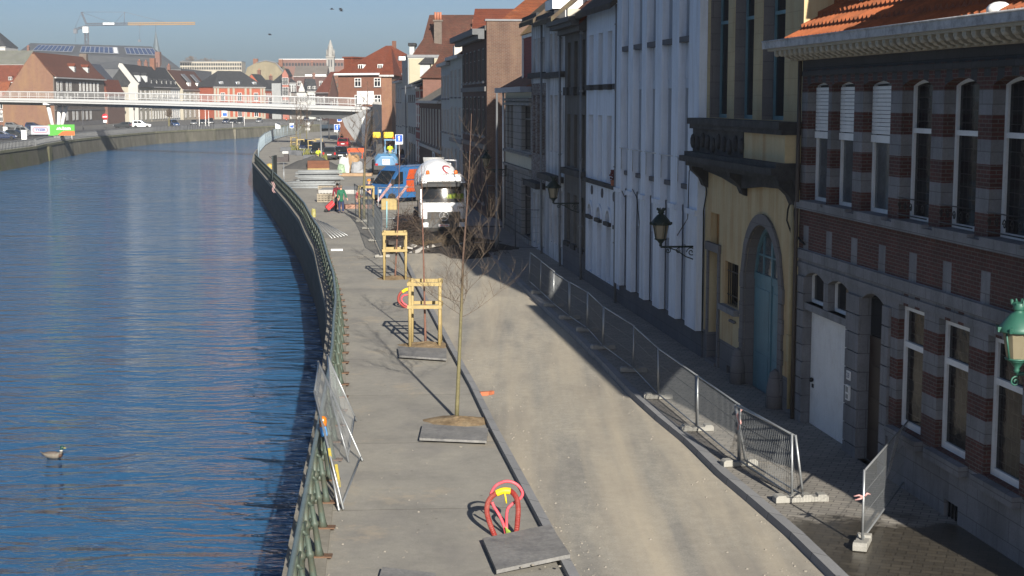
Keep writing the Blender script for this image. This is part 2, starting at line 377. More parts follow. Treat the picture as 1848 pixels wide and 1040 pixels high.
MAT_SETT = setts()
# ---------------------------------------------------------------- ground, water, road
def strip(mb, fl, fr, Y0, Y1, z, step=1.0, m=0, nx=1, fz=None):
    k = max(1, int((Y1-Y0)/step)); 
    for i in range(k):
        a = Y0 + (Y1-Y0)*i/k; b = Y0 + (Y1-Y0)*(i+1)/k
        mb.quad((fl(a),a,z), (fr(a),a,z), (fr(b),b,z), (fl(b),b,z), m)
n_o = lambda Y: interp(NEAR_OUT, Y)
def n_i(Y): return n_o(Y) + .58
kl = lambda Y: interp(KERB_L, Y)
kr = lambda Y: interp(KERB_R, Y)
fx = lambda Y: FO.x + FD.x/FD.y*Y
mb = MB()
ring = [(n_o(-60), -60.0)] + [(n_o(y), float(y)) for y in range(0, 20, 5)] + [p for p in NEAR_OUT] + list(reversed(OPP)) + [(-2500,-60),(-2500,3500),(2500,3500),(2500,-60)]
mb.poly([(x+ (.1 if i < 50 and x > -58 else 0), y, -.03) for i, (x, y) in enumerate(ring)])
o = mb.build('ground', MAT_LAND, recalc=False); bm = bmesh.new(); bm.from_mesh(o.data); bmesh.ops.triangulate(bm, faces=bm.faces); bm.to_mesh(o.data); bm.free(); o['kind'] = 'structure'
# river
def water_mat():
    m, nt, b = _nt('river_water'); co = objco(nt)
    b.inputs['Base Color'].default_value = rgba((.022,.080,.165)); b.inputs['Roughness'].default_value = .08; b.inputs['Specular IOR Level'].default_value = .5; b.inputs['IOR'].default_value = 1.33
    h0 = noise(nt, mapv(nt, co, (.16,.34,1), (0,0,R(-5))), 1.0, 2, .5, .5)
    h1 = noise(nt, mapv(nt, co, (.40,.98,1), (0,0,R(6))), 1.0, 2, .5, .8)
    h2 = noise(nt, mapv(nt, co, (1.9,4.2,1), (0,0,R(-10))), 1.0, 3, .55, .6)
    h3 = noise(nt, mapv(nt, co, (.035,.06,1)), 1.0, 3, .5)
    a = N(nt, 'ShaderNodeMath', operation='MULTIPLY_ADD'); a.inputs[1].default_value = 1.0; nt.links.new(h0, a.inputs[0]); nt.links.new(h1, a.inputs[2])
    c = N(nt, 'ShaderNodeMath', operation='MULTIPLY_ADD'); c.inputs[1].default_value = .22; nt.links.new(h2, c.inputs[0]); nt.links.new(a.outputs[0], c.inputs[2])
    k = N(nt, 'ShaderNodeMath', operation='MULTIPLY'); nt.links.new(c.outputs[0], k.inputs[0]); nt.links.new(ramp(nt, h3, [(.35,.55),(.65,1.0)]), k.inputs[1])
    bumpn(nt, b, k.outputs[0], 1.0, .52)
    return m
mb = MB(); mb.quad((-130,-60,WATER_Z), (20,-60,WATER_Z), (20,520,WATER_Z), (-130,520,WATER_Z))
o = mb.build('river_water', water_mat(), recalc=False); o['kind'] = 'structure'
# promenade between coping and kerb
mb = MB(); strip(mb, n_i, kl, 12, 69, 0.0)
strip(mb, n_i, lambda Y: n_i(Y) + interp([(5.5,69),(8.5,90),(12,150),(14,340)], Y), 69, 340, 0.0, 4)
o = mb.build('promenade_pavement', MAT_PROM); o['kind'] = 'structure'
mb = MB(); strip(mb, lambda Y: kl(Y)+.16, kr, 12, 70.2, .03)
o = mb.build('sandy_road', MAT_SAND); o['kind'] = 'structure'
mb = MB(); strip(mb, lambda Y: kl(Y)-.4, lambda Y: fx(Y)+.2, 70.2, 78, .015)
strip(mb, lambda Y: n_i(Y)+interp([(5,69),(8,90)], Y), lambda Y: fx(Y)+.2, 78, 86, .015)
o = mb.build('torn_up_road', MAT_DARK); o['kind'] = 'structure'
mb = MB(); strip(mb, lambda Y: n_i(Y)+interp([(8,86),(11,150),(14,340)], Y), lambda Y: fx(Y)+.5, 86, 300, .012, 4)
o = mb.build('paved_street', MAT_PAVE); o['kind'] = 'structure'
mb = MB(); strip(mb, lambda Y: -95.0, lambda Y: interp(OPP, Y)-1.5, 60, 300, .01, 6); strip(mb, lambda Y: -108.0+(Y-300)*.12, lambda Y: interp(OPP, Y)-1.5, 300, 440, .01, 6)
o = mb.build('far_bank_road', MAT_ASPH); o['kind'] = 'structure'
def kerb(name, f, w, z0, z1, Y0, Y1, mat, step=1.0, top_in=0.0):
    mb = MB(); k = int((Y1-Y0)/step)
    for i in range(k):
        a = Y0 + step*i; b = a + step
        xa, xb = f(a), f(b)
        q = [(xa,a),(xa+w,a),(xb+w,b),(xb,b)]
        vs = [(x,y,z0) for x,y in q] + [(x+(top_in if j in (0,3) else 0),y,z1) for j,(x,y) in enumerate(q)]
        fs = [(4,5,6,7),(0,4,7,3),(1,2,6,5)]
        if i == 0: fs.append((0,1,5,4))
        if i == k-1: fs.append((3,7,6,2))
        mb.add(vs, fs)
    o = mb.build(name, mat); o['kind'] = 'structure'; return o
kerb('road_kerb', kl, .155, -.03, .11, 12, 70, MAT_KERB)
kerb('pavement_kerb', kr, .22, -.03, .16, 12, 70, MAT_KERB, 1.0, .03)
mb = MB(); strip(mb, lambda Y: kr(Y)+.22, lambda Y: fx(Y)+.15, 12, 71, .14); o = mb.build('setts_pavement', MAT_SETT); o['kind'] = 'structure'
mb = MB(); strip(mb, lambda Y: kr(Y)+.2, lambda Y: fx(Y)+.15, 71, 84, .1); o = mb.build('side_pavement', MAT_PAVE); o['kind'] = 'structure'
# quay walls
MAT_QUAY = BR('dark_quay_stone', (.10,.095,.085), (.13,.12,.105), (.06,.055,.05), 1.6, .5, .02, .5, .9, (.05,.06,.035), .6)
mb = MB(); mc = MB()
Ys = [12+i*1.5 for i in range(0, 108)] + [174 + 6*i for i in range(28)]
for a, b in zip(Ys, Ys[1:]):
    xa, xb = n_o(a), n_o(b); ya, yb = n_i(a), n_i(b)
    mb.quad((xa,a,-3.2),(xb,b,-3.2),(xb,b,-.2),(xa,a,-.2))
    vs = [(xa-.06,a,-.2),(ya,a,-.2),(yb,b,-.2),(xb-.06,b,-.2),(xa-.06,a,.05),(ya,a,.05),(yb,b,.05),(xb-.06,b,.05)]
    mc.add(vs, [(4,5,6,7),(0,4,7,3),(1,2,6,5),(0,3,2,1)])
qw = mb.build('quay_wall', MAT_QUAY); tag(qw, 'dark stone quay wall dropping into the river beside the green railing', 'wall')
mc.build('coping', MAT_COPE, qw)
MAT_OPPW = M('old_concrete_wall', (.235,.215,.165), .9, 0, .3, .25, .5, 6, .25, (.07,.075,.04), .12, .75, True)
MAT_OPPD = M('mossy_old_wall', (.13,.12,.085), .9, 0, .35, .3, .6, 5, .25, (.08,.10,.03), .2, .8)
mb = MB(); mc = MB(); pts = []
for a, b in zip(OPP, OPP[1:]):
    k = max(1, int((b[1]-a[1])/6)); pts += [(a[0]+(b[0]-a[0])*i/k, a[1]+(b[1]-a[1])*i/k) for i in range(k)]
for a, b in zip(pts, pts[1:]):
    old = b[1] < 243
    mb.quad((a[0]+(.5 if old else .3),a[1],-3.2),(b[0]+(.5 if old else .3),b[1],-3.2),(b[0],b[1],-.25),(a[0],a[1],-.25), 1 if old else 0)
    vs = [(x+dx,y,z) for z in (-.25,.12) for (x,y,dx) in ((a[0],a[1],.12),(a[0],a[1],-.5),(b[0],b[1],-.5),(b[0],b[1],.12))]
    mc.add(vs, [(4,5,6,7),(0,4,7,3),(1,2,6,5),(0,1,5,4),(3,7,6,2)])
for y in (244.0, 384.5):
    x = interp(OPP, y); mb.box(x-.2, x+.5, y-.7, y+.7, -3.2, -.3, 1 if y < 250 else 0)
ow = mb.build('far_quay_wall', [MAT_OPPW, MAT_OPPD]); tag(ow, 'tall stained concrete quay wall along the opposite bank of the river', 'wall')
mc.build('coping', M('mossy_coping', (.2,.19,.13), .9, 0, .3, .5, 0, 30, .2, (.09,.1,.03), .4, .7), ow)

# loose stones on the road and promenade edges
R_ = random.Random(77); m_ = MB()
for i in range(800):
    Y = 22 + 48*R_.random()**1.6; e = R_.random()
    if e < .35: x = kl(Y)+.2+abs(R_.gauss(0,.35)); z = .03
    elif e < .62: x = kr(Y)-.05-abs(R_.gauss(0,.4)); z = .03
    elif e < .82: x = kl(Y)+.2+(kr(Y)-kl(Y)-.4)*R_.random(); z = .03
    else: x = n_i(Y)+.05+(kl(Y)-n_i(Y)-.1)*R_.random()**1.5; z = 0.0
    s_ = R_.choice((.005,.006,.008,.008,.010,.012,.018)); q = [(R_.uniform(.6,1.3)*s_*a, R_.uniform(.6,1.3)*s_*b, c*s_) for a,b,c in ((-1,-1,0),(1,-1,0),(1,1,0),(-1,1,0),(-.5,-.5,1),(.6,-.4,1),(.5,.6,.9),(-.5,.5,1))]
    m_.add([(x+p[0], Y+p[1], z+p[2]) for p in q], [(4,5,6,7),(0,1,5,4),(1,2,6,5),(2,3,7,6),(3,0,4,7)])
o = m_.build('loose_gravel', M('pale_stones', (.23,.21,.175), .9, 0, .3, 9), recalc=False); tag(o, 'small loose stones scattered along the kerbs of the sandy road', 'gravel', kind='stuff')
# ================================================================ right-hand row of houses
MAT_WHITE = M('white_joinery', (.78,.78,.76), .5, 0, .08, 2, 0, 30, .4, (.45,.43,.4), 2.0, .4)
MAT_GLASS = GLASS()
MAT_CURT = M('net_curtain_glass', (.10,.11,.115), .12, 0, .35, 1.3, 0, 30, .5)
MAT_BRICK = BR('red_brick_banded', (.15,.055,.045), (.10,.04,.036), (.17,.155,.14), .22, .066, .009, .4, .9, (.06,.04,.035), .5)
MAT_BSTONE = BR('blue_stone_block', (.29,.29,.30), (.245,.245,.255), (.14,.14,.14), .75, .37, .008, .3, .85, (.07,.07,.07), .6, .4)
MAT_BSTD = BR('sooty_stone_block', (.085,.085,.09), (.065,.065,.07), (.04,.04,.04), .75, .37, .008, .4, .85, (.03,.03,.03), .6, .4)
MAT_SILL = M('stone_sill', (.22,.225,.235), .8, 0, .25, 2.5, .3, 25, .3, (.06,.06,.06), 1.2, .6)
MAT_IRON = M('black_iron', (.012,.013,.014), .5, .3, .1, 4)
MAT_PTILE = TILE('orange_pantile', (.50,.15,.055), (.40,.11,.045), .22, .33, (.10,.06,.035), .5)
MAT_SLATE = TILE('slate_roof', (.05,.052,.06), (.038,.04,.046), .2, .28, (.09,.09,.05), .3)
MAT_BTILE = TILE('brown_tile', (.21,.085,.055), (.15,.065,.045), .2, .28, (.06,.045,.03), .5)
MAT_RTILE = TILE('red_tile', (.42,.105,.045), (.33,.085,.04), .22, .3, (.12,.06,.04), .45)
MAT_CREAM = M('cream_cornice', (.50,.46,.37), .7, 0, .2, 3, .2, 20, .3, (.16,.14,.11), 1.5, .6)
MAT_GUT = M('weathered_gutter', (.46,.45,.44), .6, 0, .2, 3, 0, 20, .4, (.08,.07,.06), 2.5, .7)

def grid_wall(mb, x0, x1, z0, z1, holes, mat=lambda x, z: 0, zc=(), xc=(), depth=.22, jm=None, y=0.0):
    jm = jm or mat
    xs = sorted({round(q,4) for q in [x0, x1, *xc] + [h[0] for h in holes] + [h[1] for h in holes] if x0-1e-6 <= q <= x1+1e-6})
    zs = sorted({round(q,4) for q in [z0, z1, *zc] + [h[2] for h in holes] + [h[3] for h in holes] if z0-1e-6 <= q <= z1+1e-6})
    for xa, xb in zip(xs, xs[1:]):
        for za, zb in zip(zs, zs[1:]):
            cx, cz = (xa+xb)/2, (za+zb)/2
            if any(h[0] < cx < h[1] and h[2] < cz < h[3] for h in holes): continue
            mb.quad((xa,y,za),(xa,y,zb),(xb,y,zb),(xb,y,za), mat(cx, cz))
    for h in holes:
        a = h[4] if len(h) > 4 else 0.0
        d = h[5] if len(h) > 5 else depth
        hx0, hx1, hz0, hz1 = h[:4]; sp = hz1 - a
        zz = [q for q in zs if hz0+1e-6 < q < sp-1e-6]; zz = [hz0] + zz + [sp]
        for za, zb in zip(zz, zz[1:]):
            for x, e in ((hx0, -.02), (hx1, .02)):
                mb.quad((x,y,za),(x,y-d,za),(x,y-d,zb),(x,y,zb), jm(x+e, (za+zb)/2))
        mb.quad((hx0,y,hz0),(hx1,y,hz0),(hx1,y-d,hz0),(hx0,y-d,hz0), mat((hx0+hx1)/2, hz0-.02))
        if a <= 0:
            mb.quad((hx0,y,hz1),(hx1,y,hz1),(hx1,y-d,hz1),(hx0,y-d,hz1), mat((hx0+hx1)/2, hz1+.02))
        else:
            pts = arc_pts(hx0, hx1, sp, a)
            for (xa, za), (xb, zb) in zip(pts, pts[1:]):
                q = mat((xa+xb)/2, hz1 + .02)
                mb.quad((xa,y,za),(xb,y,zb),(xb,y,hz1),(xa,y,hz1), q)
                mb.quad((xa,y,za),(xb,y,zb),(xb,y-d,zb),(xa,y-d,za), jm((xa+xb)/2, (za+zb)/2-.02))
def arc_pts(x0, x1, sp, a, n=12):
    w = (x1-x0)/2; xm = (x0+x1)/2
    if a >= w: return [(xm - w*math.cos(math.pi*i/n), sp + a*math.sin(math.pi*i/n)) for i in range(n+1)]
    r = (w*w + a*a)/(2*a); zc = sp + a - r
    return [(x0 + (x1-x0)*i/n, zc + math.sqrt(max(0, r*r - (x0 + (x1-x0)*i/n - xm)**2))) for i in range(n+1)]
def win(parent, h, y, fm=None, gm=None, fw=.07, tr=(), mu=(), name='window', thick=.07, bars=None):
    fm = fm or MAT_WHITE; gm = gm or MAT_GLASS
    x0, x1, z0, z1 = h[:4]; a = h[4] if len(h) > 4 else 0.0
    mb = MB(); sp = z1 - a; yb = y - thick
    mb.box(x0, x0+fw, yb, y, z0, sp); mb.box(x1-fw, x1, yb, y, z0, sp); mb.box(x0+fw, x1-fw, yb, y-.002, z0, z0+fw*1.2)
    if a <= 0: mb.box(x0+fw, x1-fw, yb, y-.002, z1-fw, z1)
    else:
        po = arc_pts(x0, x1, sp, a); pi_ = arc_pts(x0+fw, x1-fw, sp, max(.02, a-fw*.7))
        for (p, q, s_, t) in zip(po, po[1:], pi_[1:], pi_):
            mb.ext([(p[0],y,p[1]),(q[0],y,q[1]),(s_[0],y,s_[1]),(t[0],y,t[1])], (0,-thick,0))
    for f in tr:
        z = z0 + (z1-z0)*f; mb.box(x0+fw, x1-fw, yb, y+.015, z-fw*.5, z+fw*.5)
    for f in mu:
        x = x0 + (x1-x0)*f; mb.box(x-fw*.4, x+fw*.4, yb, y-.004, z0+fw*1.2, z1 - max(fw, a*.6))
    w_ = mb.build(name, fm, parent)
    g = MB(); yg = y - thick*.6
    if a <= 0: g.quad((x0,yg,z0),(x1,yg,z0),(x1,yg,z1),(x0,yg,z1))
    else: g.poly([(x0,yg,z0),(x1,yg,z0)] + [(p[0],yg,p[1]) for p in reversed(arc_pts(x0,x1,sp,a))])
    g.build('pane', gm, w_)
    return w_
def rel(s0):
    def f(ul, ur, vt, vb, a=0.0, d=None):
        x0, x1 = FS(ur, vt)[0]-s0, FS(ul, vt)[0]-s0
        h = (x0, x1, FS(ul, vb)[1], FS(ul, vt)[1], a)
        return h if d is None else h + (d,)
    return f
def shell(mb, L, D, zt, m=0, back=.45, z0=0.0):       # the body behind the front wall
    mb.quad((0,0,z0),(0,-D,z0),(0,-D,zt),(0,0,zt), m); mb.quad((L,0,z0),(L,-D,z0),(L,-D,zt),(L,0,zt), m)
    mb.quad((0,-D,z0),(L,-D,z0),(L,-D,zt),(0,-D,zt), m); mb.quad((0,-back,z0),(L,-back,z0),(L,-back,zt),(0,-back,zt), m)
    mb.quad((0,0,zt),(L,0,zt),(L,-D,zt),(0,-D,zt), m)
def gable_roof(mb, L, D, ze, zr, over=.35, m=0, th=.14, ends=.05, ridge=None):   # ridge along x
    yr = -D/2 if ridge is None else ridge; k = (zr-ze)/(-yr)
    prof = [(over, ze-k*over), (yr, zr), (-D-over, ze-(zr-ze)/(D+yr)*over)]
    for (ya, za), (yb, zb) in zip(prof, prof[1:]):
        mb.ext([(-ends,ya,za),(-ends,yb,zb),(-ends,yb,zb+th),(-ends,ya,za+th)], (L+2*ends,0,0), m)
def gable_ends(mb, L, D, ze, zr, m=0, ridge=None):
    yr = -D/2 if ridge is None else ridge
    for x in (0.0, L): mb.poly([(x,0,ze),(x,yr,zr),(x,-D,ze)], m)
def house(name, label, s0, cat='house'): return thing(name, label, cat, FW(s0), FRZ)

# ---------------------------------------------------------------- house A: brick banded with stone
A0, A1 = 17.6, SU(1440, 500); LA = A1 - A0; ra = rel(A0)
hA = house('brick_house', 'brick house banded with grey stone, cream bracketed cornice and orange pantile roof', A0)
up = [ra(1458.5,1496,151,369,.07), ra(1502,1542.8,150,378,.07), ra(1559,1609,146,392,.08), ra(1629.4,1684,141,395,.12), ra(1705.4,1768.7,137,401,.13)]
w5 = up[4][1]-up[4][0]; px5 = up[3][0]-up[4][0]
k = 1
while up[4][0] - k*px5 > .5:
    h = up[4]; up.append((h[0]-k*px5, h[1]-k*px5, h[2], h[3], h[4])); k += 1
zs_up = sum(h[2] for h in up[:5])/5; zt_up = sum(h[3] for h in up[:5])/5
up = [(h[0], h[1], zs_up, zt_up, h[4]) for h in up]
g_tr = [ra(1454,1487,488,546,.12), ra(1495,1532,502,562,.12)]
zt_t = (g_tr[0][3]+g_tr[1][3])/2; zb_t = (g_tr[0][2]+g_tr[1][2])/2
g_tr = [(h[0],h[1],zb_t,zt_t,h[4],.2) for h in g_tr]
gar = (g_tr[1][0], g_tr[0][1], .12, zb_t-.16, 0.0, .19)
dor = ra(1555.5,1597,524,800,.16,.2); dor = (dor[0], dor[1], .14, dor[3], .16, .2)
gw = [ra(1622,1669,548,772), ra(1695,1751,573.5,812), ra(1784,1850,605,858)]
zg0 = sum(h[2] for h in gw)/3; zg1 = sum(h[3] for h in gw)/3
pg = gw[1][0]-gw[2][0]; h = gw[2]; k = 1
while h[0]-k*pg > .6: gw.append((h[0]-k*pg, h[1]-k*pg, 0, 0)); k += 1
gw = [(h[0],h[1],zg0,zg1,0.0) for h in gw]
vent = ra(1704,1729,900,945); ZA = 8.02
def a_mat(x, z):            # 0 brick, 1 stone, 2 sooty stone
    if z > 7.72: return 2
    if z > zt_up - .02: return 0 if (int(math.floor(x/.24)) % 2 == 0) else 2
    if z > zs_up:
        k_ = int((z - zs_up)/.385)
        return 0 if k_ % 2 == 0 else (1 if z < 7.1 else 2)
    if z > zs_up - .14: return 1
    if z > 3.92: return 1 if abs(((x*1.0 - .3) % 1.47) - .2) < .17 and z < 4.42 else 0
    if z > 3.66: return 1
    if z < zg0 - .05 or x > dor[0] - .35: return 1
    if z > zg1: return 0 if any(abs(x - (h_[0]+h_[1])/2 - e) < .11 for h_ in gw for e in (-.26,.26)) else 1
    k_ = int((z - zg0 - .1)/.37)
    return 0 if k_ % 2 == 0 and z < zg1 - .25 else 1
zcuts = [7.72, zt_up, zs_up, zs_up-.14, 4.42, 3.92, 3.66, zg0-.05, zg1] + [zs_up+.385*i for i in range(1, 8)] + [zg0+.1+.37*i for i in range(0, 7)]
xcuts = [q for h_ in gw for c in ((h_[0]+h_[1])/2,) for e in (-.26,.26) for q in (c+e-.11, c+e+.11)] + [.24*i for i in range(1, int(LA/.24)+1)] + [dor[0]-.35] + [a for i in range(int(LA/1.47)+1) for a in (1.47*i+.33, 1.47*i+.67)]
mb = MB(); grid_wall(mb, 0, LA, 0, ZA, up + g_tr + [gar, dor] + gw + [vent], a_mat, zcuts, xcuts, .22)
shell(mb, LA, 9.5, ZA, 1, .6); gable_ends(mb, LA, 9.5, ZA, 12.2, 0)
# plinth panels, keystones, belt courses, sills: set proud of the wall
mb.box(-.02, LA+.0, .002, .06, 3.70, 3.90, 1); mb.box(0, LA, .002, .03, 3.5, 3.62, 1)
mb.box(-.02, LA, .002, .12, zs_up-.16, zs_up-.03, 1)
for h_ in up: mb.box(h_[0]-.02, h_[1]+.02, -.2, .13, zs_up-.028, zs_up+.03, 1)
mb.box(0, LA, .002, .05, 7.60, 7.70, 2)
for h_ in gw:
    mb.box(h_[0]-.12, h_[1]+.12, -.2, .16, zg0-.2, zg0-.03, 1)
    mb.box(h_[0]-.04, h_[1]+.04, -.3, -.05, zg0-.62, zg0-.24, 2)
for i, z in enumerate([.37*j for j in range(0, 9)]):           # rusticated jambs round the doors
    for xa, xb in ((gar[1]+.0, LA-.02), (dor[1]+.02, gar[0]-.0), (dor[0]-.34, dor[0]-.0)):
        mb.box(xa, xb, .003, .045, z+.012, z+.358, 1)
wallA = mb.build('wall', [MAT_BRICK, MAT_BSTONE, MAT_BSTD], hA)
for i, h_ in enumerate(up):
    o = win(hA, h_, -.21, tr=(.64,), gm=MAT_CURT if i < 3 else LEADED(), fw=.085)
    if i < 3:
        m_ = MB()
        zz = h_[3]-.1; zb = h_[2]+(h_[3]-h_[2])*.6
        n_ = 12
        for j in range(n_):
            z = zb + (zz-zb)*j/n_; m_.box(h_[0]+.03, h_[1]-.03, -.205, -.175, z, z+(zz-zb)/n_*.86)
        m_.box(h_[0]+.02, h_[1]-.02, -.205, -.165, zb-.16, zb-.02)
        m_.build('roller_shutter', MAT_WHITE, hA)
    else:
        m_ = MB()                                             # small wrought-iron guard
        xa, xb = h_[0]+.02, h_[1]-.02
        for z in (h_[2]+.12, h_[2]+.42): m_.tube([(xa,.03,z),(xb,.03,z)], .012, 6)
        for j in range(5):
            x = xa+(xb-xa)*(j+.5)/5
            m_.tube([(x+.06*math.cos(t*.7)*(1-t/12), .05, h_[2]+.27+.09*math.sin(t*.7)*(1-t/14)) for t in range(12)], .009, 5)
        m_.build('balcony_guard', MAT_IRON, hA)
for h_ in gw: win(hA, h_, -.12, tr=(.68,), fw=.10, gm=LEADED())
for h_ in g_tr: win(hA, h_, -.15, fw=.06)
m_ = MB(); x0, x1, z0, z1 = gar[:4]; n_ = 17
for j in range(n_):
    xa = x0+.02+(x1-x0-.04)*j/n_; m_.box(xa, xa+(x1-x0-.04)/n_-.012, -.185, -.15, z0+.02, z1-.02)
m_.box(x0, x1, -.21, -.183, z0, z1)
gd = m_.build('garage_door', MAT_WHITE, hA)
m_ = MB(); m_.ball((x1-.22,-.11,1.12), .05); m_.box(x1-.27,x1-.17,-.148,-.135,.95,1.03); m_.build('handle', MAT_IRON, gd)
m_ = MB(); m_.box(x0, x1, -.2, .02, z1+.02, zb_t, 0); m_.build('lintel', MAT_SILL, hA)
m_ = MB(); x0, x1, z0, z1 = dor[:4]
m_.box(x0, x1, -.25, -.19, z0, z1-.95); m_.box(x0+.04, x1-.04, -.25, -.17, z1-.95, z1-.87)
for j in range(3): m_.box(x0+.1, x1-.1, -.19, -.175, z0+.15+.62*j, z0+.65+.62*j)
bd = m_.build('front_door', M('dark_brown_door', (.035,.02,.014), .5, 0, .2, 4), hA)
m_ = MB(); m_.poly([(x0,-.2,z1-.87),(x1,-.2,z1-.87)] + [(p[0],-.2,p[1]) for p in reversed(arc_pts(x0,x1,z1-.16,.16))]); m_.build('fanlight', MAT_GLASS, bd)
m_ = MB(); cx = gar[0]-(gar[0]-dor[1])*.5
m_.box(cx-.02, cx+.20, .046, .062, 1.62, 1.80, 0); text_mb(m_, '28', .15, (cx+.09,.066,1.71), (-1,0,0), (0,0,1), 1)
m_.build('number_plate', [MAT_WHITE, M('number_blue', (.02,.035,.12), .5, 0, 0)], hA)
m_ = MB(); m_.box(cx-.02, cx+.17, .046, .085, 1.22, 1.52, 0); m_.box(cx+.01, cx+.14, .085, .089, 1.38, 1.49, 1); m_.box(cx+.01, cx+.14, .085, .089, 1.25, 1.34, 1)
m_.build('doorbell_panel', [MAT_WHITE, M('bell_grey', (.25,.26,.24), .5, 0, 0)], hA)
m_ = MB(); x0,x1,z0,z1 = vent[:4]; m_.quad((x0,-.2,z0),(x1,-.2,z0),(x1,-.2,z1),(x0,-.2,z1))
for j in range(4): m_.box(x0+(x1-x0)*(j+.5)/4-.012, x0+(x1-x0)*(j+.5)/4+.012, -.08, -.05, z0, z1)
m_.build('cellar_grille', MAT_IRON, hA)
# cornice: soffit, two rows of scrolled brackets, gutter
m_ = MB(); m_.box(-.1, LA+.3, .002, .18, 7.93, 7.99); m_.box(-.1, LA+.42, .002, .66, 8.13, 8.18); m_.box(-.1, LA+.3, .004, .14, 7.99, 8.13)
nb = int(LA/.33)
for j in range(nb+1):
    x = .1 + j*.33
    prof = [(.13,8.129),(.62,8.129),(.62,8.07),(.55,8.02),(.44,8.05),(.36,7.98),(.24,7.95),(.13,7.96)]
    m_.ext([(x, yy, zz) for yy, zz in prof], (.15,0,0), 0)
    m_.ball((x+.075, .57, 8.06), .07, .07, .06, 8, 5); m_.ball((x+.075, .25, 7.97), .06, .07, .05, 8, 5)
m_.build('cornice', MAT_CREAM, hA)
m_ = MB(); m_.box(-.1, LA+.5, .42, .76, 8.181, 8.21); m_.box(-.1, LA+.5, .72, .76, 8.21, 8.335); m_.box(-.1, LA+.5, .42, .46, 8.21, 8.30); m_.box(LA+.44, LA+.5, .46, .72, 8.21, 8.335); m_.tube([(-.1,.76,8.335),(LA+.5,.76,8.335)], .02, 6)
m_.build('gutter', MAT_GUT, hA)
# pantile roof: real waves
m_ = MB(); WV = .23; nx = int(LA/WV*6); rows = 9; k_ = (12.2-8.28)/5.2
for r_ in range(rows):
    ya, yb = .42 - r_*.36*1.0, .42 - (r_+1)*.36
    za, zb = 8.28 + r_*.36*k_ + .085, 8.28 + (r_+1)*.36*k_ + .0
    vs = []
    for i in range(nx+1):
        x = LA*i/nx; c = .048*math.sin(2*math.pi*x/WV) + .016*math.sin(4*math.pi*x/WV)
        vs += [(x, ya, za-.12), (x, ya, za + c), (x, yb-.02, zb + c)]
    fs = []
    for i in range(nx):
        b = 3*i; fs += [(b, b+3, b+4, b+1), (b+1, b+4, b+5, b+2)]
    m_.add(vs, fs, 0, False)
yt = .42-rows*.36; zt = 8.28+rows*.36*k_
m_.quad((0,yt,zt),(LA,yt,zt),(LA,-4.75,12.25),(0,-4.75,12.25)); m_.quad((0,-4.75,12.25),(LA,-4.75,12.25),(LA,-9.9,8.0),(0,-9.9,8.0))
roofA = m_.build('roof', M('orange_clay_tile', (.46,.135,.05), .8, 0, .3, 1.5, .2, 30, .3, (.12,.06,.035), .7, .6), hA, recalc=False)
def dormer(parent, x0, x1, yf, z0, z1, roofm, wallm, fm=None, depth=2.4, ztop=.7, mu=(.5,), hip=True):
    m_ = MB(); m_.box(x0, x1, yf-depth, yf, z0, z1, 0)
    xm = (x0+x1)/2
    d_ = m_.build('dormer', [wallm], parent)
    m_ = MB(); m_.ext([(x0-.12,yf+.12,z1),(x1+.12,yf+.12,z1),(xm,yf+.12,z1+ztop)], (0,-depth-.1,0)); m_.build('dormer_roof', roofm, d_)
    m_ = MB(); m_.box(x0+.12, x1-.12, yf, yf+.05, z0+.12, z1-.1, 0)
    for f in mu: m_.box(x0+.12+(x1-x0-.24)*f-.03, x0+.12+(x1-x0-.24)*f+.03, yf+.05, yf+.06, z0+.12, z1-.1, 0)
    n_ = len(mu)+1
    for i in range(n_):
        xa = x0+.12+(x1-x0-.24)*i/n_+.07; xb = x0+.12+(x1-x0-.24)*(i+1)/n_-.07
        m_.quad((xa,yf+.054,z0+.2),(xb,yf+.054,z0+.2),(xb,yf+.054,z1-.18),(xa,yf+.054,z1-.18), 1)
    m_.build('dormer_window', [fm or MAT_WHITE, MAT_GLASS], d_)
    return d_
MAT_LEAD = M('lead_sheet', (.16,.165,.175), .6, .2, .2, 3)
dx0, dx1 = SU(1560,10)-A0, SU(1498,10)-A0
dormer(hA, dx0, dx1, -.62, 8.78, 10.4, MAT_SLATE, MAT_SLATE, mu=(.33,.66))
m_ = MB(); m_.box(dx0-.1, dx1+.6, -.56, -.3, 8.80, 8.86); m_.build('flashing', MAT_LEAD, hA)
dormer(hA, 2.0, 6.9, -.2, 8.75, 10.6, MAT_SLATE, MAT_SLATE, mu=(.25,.5,.75))  # wide dormer added out of view to shade the near end of the roof
m_ = MB(); m_.box(.0, 1.6, -2.4, -.9, 8.9, 12.2); m_.build('chimney', MAT_BRICK, hA)  # added out of view too, its height set by the shadow it throws
# lead-covered roof ball at the gutter, as in the photo's corner
m_ = MB(); p = ra(1833,1850,20,30); m_.ball((p[0]+.1, .35, 8.42), .16, .2, .12); m_.build('roof_cap', MAT_WHITE, hA)
m_ = MB()
for q in (LA-.09,): m_.tube([(q,.09,7.92),(q,.09,5.0),(q+.02,.09,3.0),(q,.09,.1)], .045, 8)
m_.build('drainpipe', M('drainpipe_brown', (.07,.055,.045), .6, 0, .2, 3), hA)

